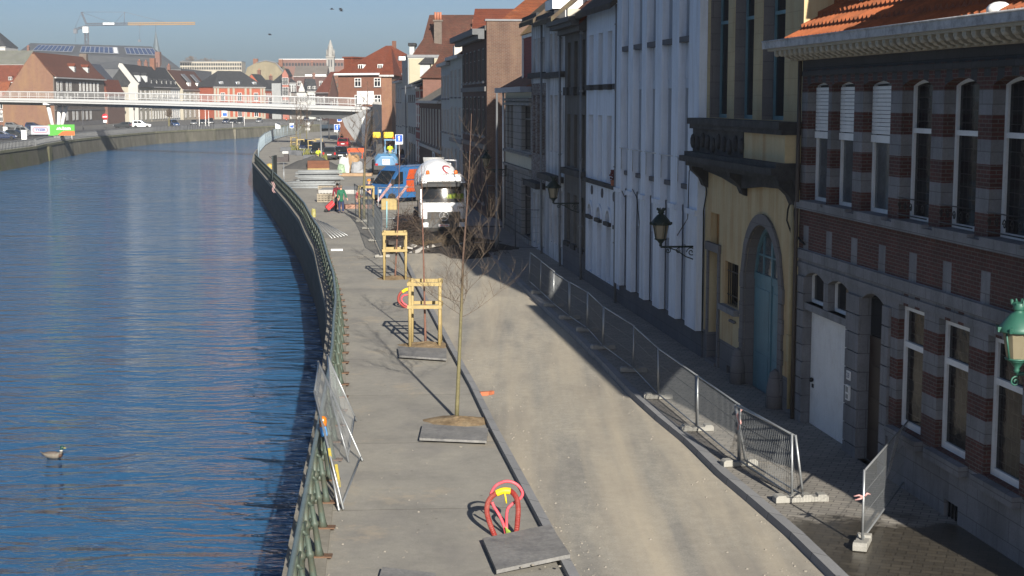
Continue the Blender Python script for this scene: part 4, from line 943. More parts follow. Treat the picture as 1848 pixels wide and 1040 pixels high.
def block(name, label, P0, P1, D, ze, zr, wall, roof, rows=(), n=3, ww=1.0, kind='x', fm=None, gm=None, dorm=0, cat='house', over=.3, door=None, base=None, band=None, bandm=None, group=None, dz=1.2, side=None, ridge=None, dfm=None):
    P0, P1 = W2(P0), W2(P1); d = (P1-P0); L = d.length; rz = math.atan2(d.y, d.x)
    t = thing(name, label, cat, P0, rz, group); fm = fm or MAT_WHITE; gm = gm or MAT_GLASS
    mb = MB(); mb.box(0, L, -D, 0, 0, ze, 0)
    if base: mb.box(-.02, L+.02, .0, .05, 0, base[0], 1)
    for z in (band or ()): mb.box(-.03, L+.03, .002, .12, z, z+.28, 2)
    if kind == 'x' and zr > ze: gable_ends(mb, L, D, ze, zr, 0, ridge)
    if kind == 'y': mb.ext([(0,0,ze),(L,0,ze),(L/2,0,zr)], (0,-D,0), 0)
    mb.build('wall', [wall, base[1] if base else wall, bandm or MAT_WHT], t)
    m_ = MB()
    if kind == 'x': gable_roof(m_, L, D, ze, zr, over, 0, .16, .1, ridge)
    elif kind == 'y':
        k_ = (zr-ze)/(L/2)
        for a, b in ((-over, L/2), (L+over, L/2)): m_.ext([(a,over,ze-k_*over),(b,over,zr),(b,over,zr+.16),(a,over,ze-k_*over+.16)], (0,-D-2*over,0))
    elif kind == 'hip':
        i = min(D/2, L/2.2); o = over
        A, B, C_, E = (-o,o,ze),(L+o,o,ze),(L+o,-D-o,ze),(-o,-D-o,ze); r0, r1 = (i,-D/2,zr),(L-i,-D/2,zr)
        m_.add([A,B,C_,E,r0,r1], [(0,1,5,4),(1,2,5),(2,3,4,5),(3,0,4),(0,3,2,1)])
    elif kind == 'flat': m_.box(-.1, L+.1, -D-.1, .1, ze+.002, ze+.3)
    rf = m_.build('roof', roof, t)
    if kind in ('x', 'hip'):
        g = MB(); g.box(-over, L+over, .01, over+.08, ze-.22, ze+.02); g.build('gutter', MAT_GUT, t)
    for z0, z1 in rows:
        for i in range(n): small_window(t, L*(i+.5)/n, z0, ww, z1-z0, .01, fm, gm)
    if door is not None:
        x, w_, h, m2 = door; q = MB(); q.box(L*x-w_/2, L*x+w_/2, -.02, .06, .05, h, 0); q.box(L*x-w_/2-.15, L*x-w_/2, -.02, .1, .0, h+.15, 1); q.box(L*x+w_/2, L*x+w_/2+.15, -.02, .1, 0, h+.15, 1); q.box(L*x-w_/2, L*x+w_/2, -.02, .1, h, h+.15, 1)
        q.build('door', [m2, MAT_WHT], t)
    if kind == 'x' and zr - ze > 3 and D > 6 and over < .4:
        yr = -D/2 if ridge is None else ridge; cx = L*rng.choice((.08,.9,.5)); q = MB(); q.box(cx-.45, cx+.45, yr-.9, yr+.2, zr-1.0, zr+1.5); q.box(cx-.55, cx+.55, yr-1.0, yr+.3, zr+1.501, zr+1.7)
        for e in (-.25,.2): q.cyl((cx+e,yr-.35,zr+1.7),(cx+e,yr-.35,zr+2.3), .13, .11, 6, 1)
        q.build('chimney', [B_PK, M('clay_pot', (.36,.14,.08), .8)], t)
    if dorm:
        yr = -D/2 if ridge is None else ridge
        s_ = (zr-ze)/(-yr)
        for i in range(dorm):
            x = L*(i+.5)/dorm; y = -.9; z = ze + .9*s_ - .15
            dormer(t, x-.7, x+.7, y+.25, z, z+dz, roof, MAT_WHT if dfm else roof, mu=(.5,), ztop=.45, depth=1.6)
    return t
B_LT = BR('light_brick', (.46,.19,.115), (.38,.15,.09), (.34,.25,.19), .24, .075, .01, .3, .9, (.22,.10,.06), .5)
B_OR = BR('lit_orange_brick', (.46,.205,.115), (.40,.17,.10), (.38,.31,.25), .24, .08, .01, .25, .9, (.45,.27,.13), .5)
B_DK = BR('dark_brown_brick', (.12,.055,.045), (.09,.042,.036), (.10,.085,.075), .24, .08, .01, .3, .9, None)
B_GB = BR('grey_brown_brick', (.19,.15,.12), (.155,.12,.10), (.17,.15,.13), .24, .08, .01, .3, .9, (.08,.07,.06), .6)
B_PK = BR('pink_brick', (.36,.16,.12), (.30,.135,.10), (.34,.27,.22), .24, .08, .01, .25, .9, None)
M_CRM = M('cream_facade', (.60,.55,.44), .8, 0, .15, .5, 0, 30, .3, (.35,.31,.25), .5, .4, True)
M_WFA = M('white_facade', (.72,.70,.65), .8, 0, .08, .5)
M_GFA = M('pale_grey_facade', (.40,.42,.42), .85, 0, .12, .5, 0, 30, .3, (.25,.26,.26), .5, .4, True)
M_GGR = M('pale_green_grey_facade', (.42,.44,.41), .85, 0, .12, .5, 0, 30, .3, (.25,.26,.25), .5, .4, True)
M_BGE = M('beige_render', (.40,.345,.23), .9, 0, .2, .3, 0, 30, .3, (.25,.21,.14), .3, .5, True)
M_ORF = M('orange_facade', (.55,.14,.07), .8, 0, .12, .5)
M_DARKF = M('dark_frame4', (.04,.04,.045), .5)
M_SHUT = M('grey_shutter', (.42,.42,.41), .6, 0, .1, 3)
def fy(u): return SU(u, 300)       # distance along the facade line
def fw_(u): p = FW(fy(u)); return (p.x, p.y)
# -------------------------------------------- right-hand row, further up the street
zc = lambda v, Y: CAM_Z + (180-v)*Y/FPX
h = block('brick_house', 'tall dark brick house with rows of narrow windows and a bare sunlit side wall', fw_(878), fw_(835), 11, 11.2, 11.2, B_DK, M('roof_felt', (.09,.085,.08)), [(.8,3.6),(4.9,7.3),(8.2,10.2)], 6, .95, 'flat', M_DARKF, band=(4.1,7.6), bandm=M('soot_band', (.13,.125,.12), .8))
m_ = MB(); L = (W2(fw_(835))-W2(fw_(878))).length
m_.box(-.1, L+.2, .13, .5, 10.7, 10.95); m_.box(-.1, L+.3, .13, .85, 10.95, 11.3); m_.build('cornice', M('slate_cornice', (.10,.105,.11), .7, 0, .2, 2), h)
m_ = MB(); m_.box(-.004-.25, -.004, -10.99, -.0, 0, 11.75); sw = m_.build('side_wall', BR('brown_side_brick', (.30,.165,.115), (.25,.13,.095), (.33,.28,.23), .24, .08, .011, .35, .9, (.40,.27,.18), .45), h)
m_ = MB(); m_.box(-.33, .1, -11.1, .1, 11.752, 11.86); m_.build('coping', MAT_LEAD, h)
m_ = MB(); m_.box(-.29,-.26,-4.6,-2.6,1.8,6.0); m_.build('white_panel', MAT_WHITE, h)
# street to the side of it is closed by further houses with bright orange roofs
def poly_roof(name, label, pts, Yr, Ye, roofm, wallm, zb=0.0, cat='house', flare=0.0):
    """hip-ended house seen end-on: pts = ridge-left, ridge-right, eave-right, eave-left in photo pixels; ridge at Yr, eave at Ye"""
    rl, rr_, er, el = pts
    A, B, C_, E = PY(*rl, Yr), PY(*rr_, Yr), PY(*er, Ye), PY(*el, Ye)
    yb = 2*Yr - Ye; t = thing(name, label, cat, (E.x, E.y, 0))
    o = Vector((E.x, E.y, 0)); q = lambda p: tuple(Vector(p) - o)
    Cb, Eb = Vector((C_.x, yb, C_.z)), Vector((E.x, yb, E.z))
    m_ = MB(); vs = [q(A), q(B), q(C_), q(E), q(Cb), q(Eb)]; fs = [(0,1,2,3), (1,0,5,4), (0,3,5), (1,4,2), (3,2,4,5)]
    if flare:
        mid = Vector(A)*.42 + Vector(E)*.58; mid.x += flare; mid2 = Vector((mid.x, 2*Yr-mid.y, mid.z))
        vs += [q(mid), q(mid2)]; fs = [(0,1,2,3,6), (1,0,7,5,4), (0,6,7), (6,3,5,7), (1,4,2), (3,2,4,5)]
    m_.add(vs, fs); m_.build('roof', roofm, t)
    m_ = MB(); xs = (E.x+.3-o.x, C_.x-.3-o.x); m_.box(xs[0], xs[1], .3, yb-E.y-.3, zb, E.z-.004); m_.build('wall', wallm, t)
    return t
poly_roof('brick_house', 'house with bright orange pantile roof rising behind the bare sunlit side wall', ((962,-12),(1010,-12),(1010,52),(884,52)), 112, 104.5, MAT_PTILE, B_DK)
poly_roof('brick_house', 'house with dull red roof just showing behind the bright orange roof', ((857,16),(930,16),(940,60),(850,60)), 160, 153, MAT_RTILE, B_DK)
BIG = poly_roof('large_house', 'large house with huge steep brown tiled roof and two brick chimney stacks', ((775,27),(868,27),(880,130),(741,104)), 186, 178, MAT_BTILE, M_CRM, 0, 'house', .5)
def chimney(parent, u0, u1, v0, v1, Y, pots=3, mat=None):
    o = parent.location; a, b = PY(u0,v1,Y), PY(u1,v0,Y); wd = b.x-a.x
    m_ = MB(); m_.box(a.x-o.x, b.x-o.x, Y-o.y, Y+wd*1.0-o.y, a.z, b.z); m_.box(a.x-o.x-.12, b.x-o.x+.12, Y-o.y-.12, Y+wd-o.y+.12, b.z+.001, b.z+.2)
    ch = m_.build('chimney', mat or B_GB, parent)
    m_ = MB()
    for i in range(pots): m_.cyl((a.x-o.x+wd*(i+.5)/pots, Y+wd*.4-o.y, b.z+.2), (a.x-o.x+wd*(i+.5)/pots, Y+wd*.4-o.y, b.z+1.1), .16, .13, 8)
    m_.build('chimney_pots', M('clay_pot', (.36,.14,.08), .8), ch)
chimney(BIG, 783.5, 797, 39, 86, 181, 3); chimney(BIG, 852, 866, 52, 70, 183, 3)
G2 = poly_roof('large_house', 'house with steep brown roof and slate dormers in front of the largest brown roof', ((805,73.5),(842,73.5),(846,142),(757,141)), 152, 146, MAT_BTILE, B_PK, 0, 'house', .5)
m_ = MB(); o = G2.location; a, b = PY(758,116,150), PY(776,104,150)
m_.box(a.x-o.x, b.x-o.x, 4-.0, 6, PY(758,142,150).z, a.z); m_.ext([(a.x-o.x-.2,3.8,a.z),(b.x-o.x+.3,3.8,a.z),(b.x-o.x+.3,3.8,b.z),(a.x-o.x+.5,3.8,b.z)], (0,2.4,0), 1); m_.build('slate_dormer', [M_GFA, MAT_SLATE], G2)
# pale pair
I1 = block('stucco_house', 'pale green stucco house beside the dark brick house with the sunlit side wall', fw_(834.8), fw_(813), 5, 10.2, 11.9, M_GGR, MAT_RTILE, [(.6,3.6),(4.6,6.6),(7.3,9.3)], 3, 1.1, 'x', M_WFA, band=(4.0,), bandm=M('soot_band2', (.2,.2,.2), .8))
block('stucco_house', 'bluish grey stucco house with a white chimney at its eaves', fw_(812.8), fw_(797), 5, 9.9, 11.0, M_GFA, MAT_SLATE, [(.6,3.4),(4.6,6.4),(7.2,9.0)], 3, 1.1, 'x', M_WFA)
m_ = MB(); m_.box(3.1,4.1,-.3,.25,10.0,10.9); m_.build('chimney', M_WFA, I1)
J = block('brick_house', 'low dark brick house with sunlit grey tile roof sloping to the street', fw_(796.8), fw_(758), 12, 7.0, 10.6, B_DK, M('weathered_grey_tile', (.20,.18,.15), .9, 0, .3, 1.2, .4, 8, .2, (.12,.12,.08), .8, .5), [(3.2,6.3)], 8, .9, 'x', M_WFA, gm=M_SHUT, band=(2.7,), bandm=M_GFA, door=(.3,1.6,2.5,M_DARKF))
block('brick_house', 'small striped red and white brick house squeezed between pale facades', fw_(757.8), fw_(751), 9, 8.3, 10.5, BR('striped_brick', (.30,.06,.05), (.26,.055,.045), (.5,.48,.44), 2.5, .8, .1, .2, .9), MAT_SLATE, [(1,3),(4.4,6.6)], 2, .9)
block('stucco_house', 'white grey house with two rows of tiny dark windows below the big brown roof', fw_(750.8), fw_(738), 9, 8.6, 10.4, M_GFA, MAT_SLATE, [(.5,2.6),(3.7,4.3),(6.9,7.6)], 4, .8, 'x', M_DARKF)
Q = block('stucco_house', 'tall narrow grey house with cream side wall and white eaves', fw_(737.8), fw_(727), 7, 11.6, 11.7, M_GFA, MAT_LEAD, [(.6,2.9),(4.2,6.8),(8.4,10.6)], 3, 1.0, 'flat', M_WFA)
m_ = MB(); m_.box(-.26,-.004,-6.9,-.1,0,11.5); m_.build('side_wall', M('cream_side_wall', (.55,.50,.36), .85, 0, .1, .5), Q)
m_ = MB(); m_.box(-.5,1.5,.3,1.0,11.3,11.7); m_.build('eaves_board', MAT_WHITE, Q)
m_ = MB(); o = BIG.location; a, b = PY(740.5,100,181), PY(749,84,181); m_.box(a.x-o.x, b.x-o.x, 1.5, 4, a.z-1, b.z); m_.box(a.x-o.x-.15, b.x-o.x+.15, 1.3, 4.2, b.z+.002, b.z+.35, 1); m_.build('slate_dormer', [M_GFA, MAT_SLATE], BIG)
block('stucco_house', 'pale facade house at the far end of the shaded row next to orange brick', fw_(726.8), fw_(715), 9, 9.3, 12.2, M_GFA, MAT_RTILE, [(.6,2.8),(4,6),(6.8,8.6)], 3, 1.0, 'x', M_WFA)
p = at(709, 208); q = at(690.5, 208)
R2 = block('brick_house', 'orange brick house end with bright roof, half in shadow beside the footbridge', p, q, 16, 10.4, 14.4, B_OR, MAT_RTILE, [], 1, 1, 'hip')
p, q = at(724, 262), at(613, 268)
R1 = block('large_brick_house', 'large red brick building with hipped tile roof and white windows beyond the footbridge', p, q, 13, 11.5, 16.5, B_LT, MAT_RTILE, [], 1, 1.2, 'hip', over=.5)
L = (W2(q)-W2(p)).length; fr = lambda u: (724-u)/(724-613)*L
for u in (649, 684):
    for z0, z1 in ((9.3,10.8),(6.0,7.9),(2.4,4.6)): small_window(R1, fr(u), z0, 1.35, z1-z0, .01, MAT_WHITE, MAT_GLASS)
    dormer(R1, fr(u)-.55, fr(u)+.55, -.9, 12.2, 13.2, MAT_RTILE, MAT_WHITE, ztop=.4, depth=1.4)
m_ = MB(); m_.box(fr(677)-.25, fr(677)+.25, -7, -6.4, 15.5, 17.3); m_.build('chimney', B_LT, R1)
m_ = MB(); m_.box(-.4, L+.4, .31, .62, 11.3, 11.62); m_.build('white_eaves', MAT_WHITE, R1)
m_ = MB(); a, b = fr(623), fr(618); m_.box(L-1.7, L+.1, -7, -2, 11.6, 14.3); m_.ext([(L-1.9,-1.8,14.3),(L+.3,-1.8,14.3),(L+.3,-7.2,14.3),(L-1.9,-7.2,14.3)], (0,0,.25)); m_.build('side_wing', MAT_RTILE, R1)

# -------------------------------------------- the opposite bank
X1 = -119.4
O1 = thing('brick_house', 'large old house with tall orange brick gable and brown tiled roof on the far bank', 'house', (X1, 400, 0), R(90))
# local x = +Y (away), local y = -X (to the left)
LY = 49.0; WX = 13.4
gab = [(0,0,0),(0,WX,0),(0,WX,7.6),(0,9.2,13.4),(0,5.3,19.0),(0,4.6,18.8),(0,2.0,15.4),(0,0,13.2)]
m_ = MB(); m_.ext(gab, (LY,0,0), 0); m_.build('wall', BR('gable_brick', (.42,.20,.12), (.37,.17,.10), (.36,.29,.23), .25, .08, .01, .25, .9, (.45,.28,.13), .55, dscale=.15), O1)
m_ = MB(); m_.box(.0, LY, -.25, -.005, 0, 13.0, 0); m_.box(.0,LY,-.4,-.255,4.2,4.45,1); m_.box(.2,LY,-.45,-.255,0,1.2,1); fo = m_.build('river_facade', [B_GB, MAT_GRST], O1)
m_ = MB()
for (ya, za), (yb, zb) in zip([(-.7,12.9),(2.0,15.5),(5.0,19.2)], [(2.0,15.5),(5.0,19.2),(9.4,13.4)]): m_.ext([(.3,ya,za),(.3,yb,zb),(.3,yb,zb+.2),(.3,ya,za+.2)], (LY-.1,0,0))
m_.build('roof', TILE('old_red_tile', (.33,.115,.06), (.25,.09,.05), .3, .4, (.10,.055,.04), .5), O1)
m_ = MB(); m_.box(-.1, LY+.3, -.95, -.45, 12.6, 12.95); m_.build('gutter', MAT_GUT, O1)
def rwin(parent, x, z0, z1, w_, y=-.26, fm=None, gm=None):
    o = small_window(parent, x, z0, w_, z1-z0, y, fm or MAT_WHITE, gm or MAT_GLASS); o.rotation_euler = (0,0,R(180)); return o
for x in (3,6.2,11.5,14.8,24,27.5,31,34.5,38,42): rwin(O1, x, 9.4, 11.8, 1.6, gm=MAT_GLASS if x < 20 else M_SHUT)
for x in (3,6.2,11.5,14.8): rwin(O1, x, 5.6, 8.0, 1.6)
for x in (10,16,19.5,25,29,33): rwin(O1, x, 1.6, 4.0, 1.8, -.46, M_SHUT, M_SHUT)
for x in (23.5, 37): 
    m_ = MB(); m_.box(x-1,x+1,.9,3.4,14.2,16.2); m_.ext([(x-1.2,.7,16.2),(x+1.2,.7,16.2),(x,.7,17)],(0,3,0),1); d_ = m_.build('dormer',[M_GFA, MAT_RTILE],O1)
    m_ = MB(); m_.box(x-.75,x+.75,.84,.9,14.5,16.0,0); m_.quad((x-.6,.83,14.6),(x-.08,.83,14.6),(x-.08,.83,15.9),(x-.6,.83,15.9),1); m_.quad((x+.08,.83,14.6),(x+.6,.83,14.6),(x+.6,.83,15.9),(x+.08,.83,15.9),1); m_.build('dormer_window',[MAT_WHITE,MAT_GLASS],d_)
m_ = MB(); m_.box(46.5,48.4,4,6,18,20.3); m_.build('chimney', B_GB, O1)
m_ = MB(); m_.box(0,.02,12.5,13.3,16.8,17.2)
# left of it: roofs at the picture's edge
def bk(Ya, Yb, X=X1): return ((X, Yb), (X, Ya))
block('brick_house', 'house with brown red roof and white dormer gutter left of the great brick gable', at(44,470), at(-30,470), 14, 12.4, 17.6, B_PK, MAT_RTILE, [(8.6,10.8)], 4, 1.2, dorm=2)
block('brick_house', 'lower house with bright orange roof at the left edge of the far bank', at(17,430), at(-60,430), 9, 7.4, 12.0, B_LT, MAT_PTILE, [(4.5,6.5),(1,3)], 4, 1.2)
block('warehouse', 'long low grey roofed building behind the red roofs of the far bank', at(58,640), at(-60,640), 18, 21.5, 27.5, B_GB, M('old_zinc_roof', (.20,.20,.17), .7, 0, .25, .3, 0, 30, .3, (.14,.15,.08), .2, .5), [(16,20)], 5, 2.0)
block('white_house', 'pale end house with dark hipped roof at the left frame edge on the skyline', at(20,700), at(-70,700), 18, 31, 41, M_WFA, MAT_SLATE, [(32,34)], 3, 1.5, 'hip')
# slate mansard house and the row behind the footbridge
block('slate_house', 'house with tall blue slate mansard roof beside the white stepped gable', (X1-2, 480), (X1-2, 449.5), 11, 9.4, 17.8, B_PK, M('blue_slate', (.055,.062,.08), .7, 0, .2, .8), [(1.2,3.6),(5.2,7.6)], 4, 1.5, 'hip', dorm=3, door=(.7,2.2,4.6,M('green_door', (.02,.07,.05), .5)))
block('brick_house', 'little lean-to house with orange roof in front of the slate mansard', (X1+.8, 470), (X1+.8, 450), 2.8, 8.0, 13.0, B_PK, MAT_RTILE, [(5.0,7.0)], 3, 1.2, 'hip')
O3 = thing('white_house', 'row house with bright white curved parapet gable and slate roof on the far bank', 'house', (X1+2.4, 480.5, 0), R(90))
m_ = MB(); m_.ext([(0,0,0),(0,3.0,0),(0,3.0,11.4),(0,2.2,12.4),(0,6.0,17.4),(0,5.6,18.4),(0,4.7,18.3),(0,.7,13.1),(0,0,12.4),(0,-.5,12.0),(0,0,11.5)], (.6,0,0)); m_.build('parapet_gable', M('bright_white_wall', (.80,.78,.72), .8, 0, .06, .5), O3)
m_ = MB(); m_.box(.61, 20, .1, 11, 0, 11.2); m_.build('wall', M_CRM, O3)
m_ = MB(); m_.ext([(.61,-.5,11.0),(.61,4.6,18.2),(.61,10,11.0)], (19.3,0,0)); m_.build('roof', MAT_SLATE, O3)
for x in (4, 10, 16): rwin(O3, x, 7.6, 10, 1.5, .09); rwin(O3, x, 4.2, 6.8, 1.5, .09); rwin(O3, x, .8, 3.4, 1.6, .09)
for x in (5, 14):
    m_ = MB(); m_.box(x-1,x+1,.4,2.6,12.6,14.8,0); m_.box(x-.7,x+.7,.33,.4,12.8,14.5,1); m_.ext([(x-1.2,.2,14.8),(x+1.2,.2,14.8),(x,.2,15.6)],(0,3,0),2); m_.build('dormer',[M_GFA,MAT_WHITE,MAT_SLATE],O3)
lab = ['cream row house with slate roof and white dormers next to the white parapet gable', 'cream fronted house with dark slate roof and a tall brick chimney in the far row',
       'grey fronted row house with dark roof before the brown roofed house']
for i, (a, b, wm_) in enumerate(((498.2,513,M_CRM),(513.2,527,M_CRM),(527.2,541,M_GFA))):
    t = block('row_house', lab[i], (X1+2.4, b), (X1+2.4, a), 10, 11.2, 18, wm_, MAT_SLATE, [(.8,3.4),(4.4,7),(7.8,10)], 4, 1.4, dorm=2)
    if i == 1: m_ = MB(); m_.box(4,6,-5.6,-4,17,21); m_.build('chimney', B_LT, t)
t = block('row_house', 'row house with rusty brown tiled roof and two big grey skylight dormers', (X1+6, 575), (X1+3.4, 541.5), 11, 10.6, 17.4, M_CRM, MAT_BTILE, [(.8,3.4),(4.4,7),(7.6,9.6)], 6, 1.4)
for x in (10.5, 22):
    m_ = MB(); m_.ext([(x-2.2,-.9,13.2),(x+2.2,-.9,13.2),(x+2.2,-3.4,16.0),(x-2.2,-3.4,16.0)], (0,.1,.25)); m_.box(x-1.6,x+1.6,-1.6,-.85,11.9,13.2,1); m_.build('skylight_dormer', [MAT_LEAD, MAT_WHITE], t)
t = block('orange_house', 'orange red house with cream pilasters, hipped slate roof and white dormers', at(480,572), at(391,556), 12, 11.7, 17.6, M_ORF, MAT_SLATE, [(6.6,9.6),(.8,4.2)], 3, 1.9, 'hip', dorm=3, base=(.8,M_CRM), over=.5, dfm=1)
L = (W2(at(391,556))-W2(at(480,572))).length
m_ = MB()
for f in (.0,.06,.28,.38,.62,.72,.93,.99): m_.box(L*f-.45, L*f+.45, .06, .16, 0, 11.2)
m_.box(-.5, L+.5, .06, .25, 11.2, 11.75); m_.box(-.3,L+.3,.17,.3,5.2,5.6); m_.build('pilasters', M_CRM, t)
block('row_house', 'narrow red fronted house with dark roof right of the orange house', at(497,585), at(481,576), 10, 10.8, 16.5, M_ORF, MAT_SLATE, [(7,9.4),(3.6,6)], 4, .9)
block('row_house', 'cream and red row house with a line of small arched windows', at(512.5,590), at(497.5,586), 10, 9.6, 14.5, M_CRM, MAT_SLATE, [(6.6,8.6),(3.2,5.4)], 5, .9)
BG = thing('gable_house', 'tall plain beige gable end rising over the far row', 'house', PY(440,150,640).xy.to_3d())
o = BG.location; P = [PY(u,v,640)-o for u,v in ((438,190),(441,140),(446,122),(463,113),(480,109),(498,113),(511,128),(516,150),(518,190))]
P[0].z = 0; P[-1].z = 0
m_ = MB(); m_.ext(P, (0,14,0)); m_.build('wall', M_BGE, BG)
m_ = MB(); q = [PY(u,v,640)-o for u,v in ((463,112.5),(480,108.5),(498,112.5),(512,128),(517,150),(516,152),(510,129),(497,114),(480,110),(463,114))]
m_.ext(q, (0,-.4,0)); m_.build('verge', MAT_LEAD, BG)
for u0,u1,v0,v1 in ((456,464,106,114),(502,509,107,116)):
    m_ = MB(); a, b = PY(u0,v1,641)-o, PY(u1,v0,641)-o; m_.box(a.x,b.x,2,4,a.z-1,b.z); m_.build('chimney', B_LT, BG)
t = block('ornate_house', 'narrow pink brick house with ornate pointed gable on the far bank', at(524,560), at(513,560), 9, 16.2, 18.2, M('pink_facade', (.50,.20,.15), .8, 0, .15, .4), MAT_SLATE, [(12.6,15),(8.6,11.6),(4.2,7)], 3, .8, 'y')
t = block('ornate_house', 'grey white ornate house with slate mansard beside the pink gable', at(538,565), at(524.5,562), 9, 13.2, 17, M_GFA, MAT_SLATE, [(9.6,12.4),(5.6,8.4),(1,3.8)], 3, .9, 'hip', over=.2)
t = block('ornate_house', 'white house with round scrolled gable among the far facades', at(557,560), at(538.5,558), 9, 9.6, 9.7, M_WFA, MAT_SLATE, [(6.4,8.6),(3,5.4)], 4, .9, 'flat')
o = t.location; L = (W2(at(538.5,558))-W2(at(557,560))).length
m_ = MB(); m_.ext([(L*.2,.02,9.6),(L*.8,.02,9.6),(L*.78,.02,10.6),(L*.66,.02,11.6),(L*.58,.02,12.8),(L*.5,.02,13.2),(L*.42,.02,12.8),(L*.34,.02,11.6),(L*.22,.02,10.6)], (0,-.5,0)); m_.build('scrolled_gable', M_WFA, t)
t = block('ornate_house', 'pale green house with dark roof beside the round scrolled gable', at(575,560), at(557.5,559), 10, 10.2, 14.6, M_GGR, MAT_SLATE, [(6.8,9),(3,5.4)], 4, .9, dorm=2)
t = block('brick_house', 'house with long orange roof and dark walls left of the red brick building', at(613,500), at(572,512), 12, 9.4, 16.2, B_DK, MAT_RTILE, [(5.8,8.2),(1,3.6)], 4, 1.3)
t = block('brick_house', 'narrow house with patchy red and grey roof close to the red brick building', at(616,440), at(596,446), 14, 8.0, 14.4, B_PK, TILE('patchy_tile', (.30,.12,.07), (.12,.11,.10), .6, .8, (.30,.2,.1), .4), [(4.6,6.6)], 2, 1.2, 'y')
# -------------------------------------------- skyline
ST = thing('station_hall', 'huge grey station hall roof with three strips of skylights on the skyline', 'station', PY(160,120,800).xy.to_3d()); o = ST.location
def pq(u, v, Y): return PY(u, v, Y) - o
MAT_ZINC = M('zinc_roof', (.095,.10,.105), .6, .1, .2, .15, 0, 30, .4, (.15,.15,.15), .1, .4, True)
E_ = [pq(30,96,790), pq(40,122,786), pq(326,122,786), pq(322,119,790)]
rl, rr_ = pq(55,78,830), pq(273,84,830); ml, mr = pq(32,95,795), pq(288,105.5,795); bl_, br_ = pq(28,124,780), pq(326,124,780)
m_ = MB(); m_.add([ml, mr, rr_, rl, bl_, br_, Vector((rl.x,rl.y+35,ml.z)), Vector((rr_.x,rr_.y+35,mr.z))], [(0,1,2,3),(4,5,1,0),(1,5,2),(3,2,7,6),(0,3,6),(2,5,7)])
m_.box(bl_.x, br_.x, bl_.y+.5, bl_.y+80, -o.z, bl_.z-.01); m_.build('hall_roof', MAT_ZINC, ST, recalc=False)
m_ = MB(); m_.box(ml.x+2, mr.x-1, ml.y-.8, ml.y-.2, ml.z*.5+mr.z*.5-.4, ml.z*.5+mr.z*.5+.3); 
MAT_SKYL = M('skylight_glass', (.03,.045,.10), .25, 0, .2, .2, 0, 30, .5)
def lerp(a, b, t): return a + (b-a)*t
for u0, u1, n_, white in ((75,137,9,None),(150,211,8,7),(224,273,7,None)):
    m_ = MB(); f0, f1 = (u0-55)/218, (u1-55)/218
    for i in range(n_):
        a, b = f0+(f1-f0)*i/n_, f0+(f1-f0)*(i+1)/n_
        def sp_(f, t): return lerp(lerp(ml, rl, .0), mr, f) * (1-t) + lerp(rl, rr_, f) * t + Vector((0,-.6,.5))
        g_ = (b-a)*.1
        q = [sp_(a+g_,.22), sp_(b-g_,.22), sp_(b-g_,.72), sp_(a+g_,.72)]
        m_.quad(*q, 2 if i == white else 0)
        q = [v_ + Vector((0,.12,-.12)) for v_ in (sp_(a-g_,.16), sp_(b+g_,.16), sp_(b+g_,.78), sp_(a-g_,.78))]; m_.quad(*q, 1)
    m_.build('skylight_strip', [MAT_SKYL, M('skylight_frame', (.42,.45,.5), .5), MAT_WHITE], ST, recalc=False)
m_ = MB(); a = pq(284,108,782); m_.box(a.x-1.2, a.x+1.2, a.y, a.y+4, 0, a.z+4); m_.build('chimney', B_PK, ST)
# crane
CR = thing('tower_crane', 'tower crane with grey and yellow jib above the station roof', 'crane', PY(155,78,900).xy.to_3d()); o = CR.location
def cq(u, v, dy=0): p = PY(u, v, 900) - o; p.y += dy; return p
def lattice(mb, a, b, w_, n, r_=.13, m=0, flip=1):
    a, b = Vector(a), Vector(b); t = (b-a).normalized(); s_ = t.cross(Vector((0,1,0))); s_ = s_.normalized() if s_.length > .1 else Vector((1,0,0)); y = Vector((0,1,0))
    cs = [s_*w_/2 + y*w_/2, s_*w_/2 - y*w_/2, -s_*w_/2 - y*w_/2, -s_*w_/2 + y*w_/2]
    for c in cs: mb.tube([a+c, b+c], r_, 4, m, True, False)
    for i in range(n):
        p, q = lerp(a,b,i/n), lerp(a,b,(i+1)/n)
        for j in range(4):
            c1, c2 = cs[j], cs[(j+1)%4]
            mb.tube([p+(c1 if i%2 else c2), q+(c2 if i%2 else c1)], r_*.7, 4, m, False, False)
M_CG = M('crane_grey', (.12,.13,.15), .5, .2, .1); M_CY = M('crane_yellow', (.60,.36,.13), .5, 0, .1)
m_ = MB(); b0 = cq(156,78); b0.z = -o.z; lattice(m_, b0, cq(156,54), 1.9, 26, .22); m_.build('mast', M_CG, CR)
m_ = MB(); lattice(m_, cq(157,44.5), cq(231,43.5), 1.3, 22, .17); m_.build('jib', M_CG, CR)
m_ = MB(); lattice(m_, cq(231,43.5), cq(352,42.5), 1.2, 34, .17); m_.build('jib_tip', M_CY, CR)
m_ = MB(); lattice(m_, cq(157,47), cq(134,54), .9, 8, .14); m_.box(cq(136,54).x-1, cq(136,54).x+1, -.8, .8, cq(136,56).z-1.5, cq(136,53).z); m_.build('counter_jib', M_CG, CR)
m_ = MB(); lattice(m_, cq(156,44), cq(147,22), .7, 8, .14); m_.tube([cq(224,43),cq(225,22)], .16, 4); m_.build('tower_head', M_CG, CR)
m_ = MB()
for a, b in (((147,22),(225,22)),((147,22),(134,54)),((225,22),(300,41)),((147,22),(206,43)),((136,54),(136,78)),((225,22),(206,43))): m_.tube([cq(*a),cq(*b)], .09, 4)
m_.build('stay_cables', M_CG, CR)
m_ = MB(); m_.bx(*cq(155,54), 3, 2.5, 3.4); m_.build('cab', MAT_WHITE, CR)
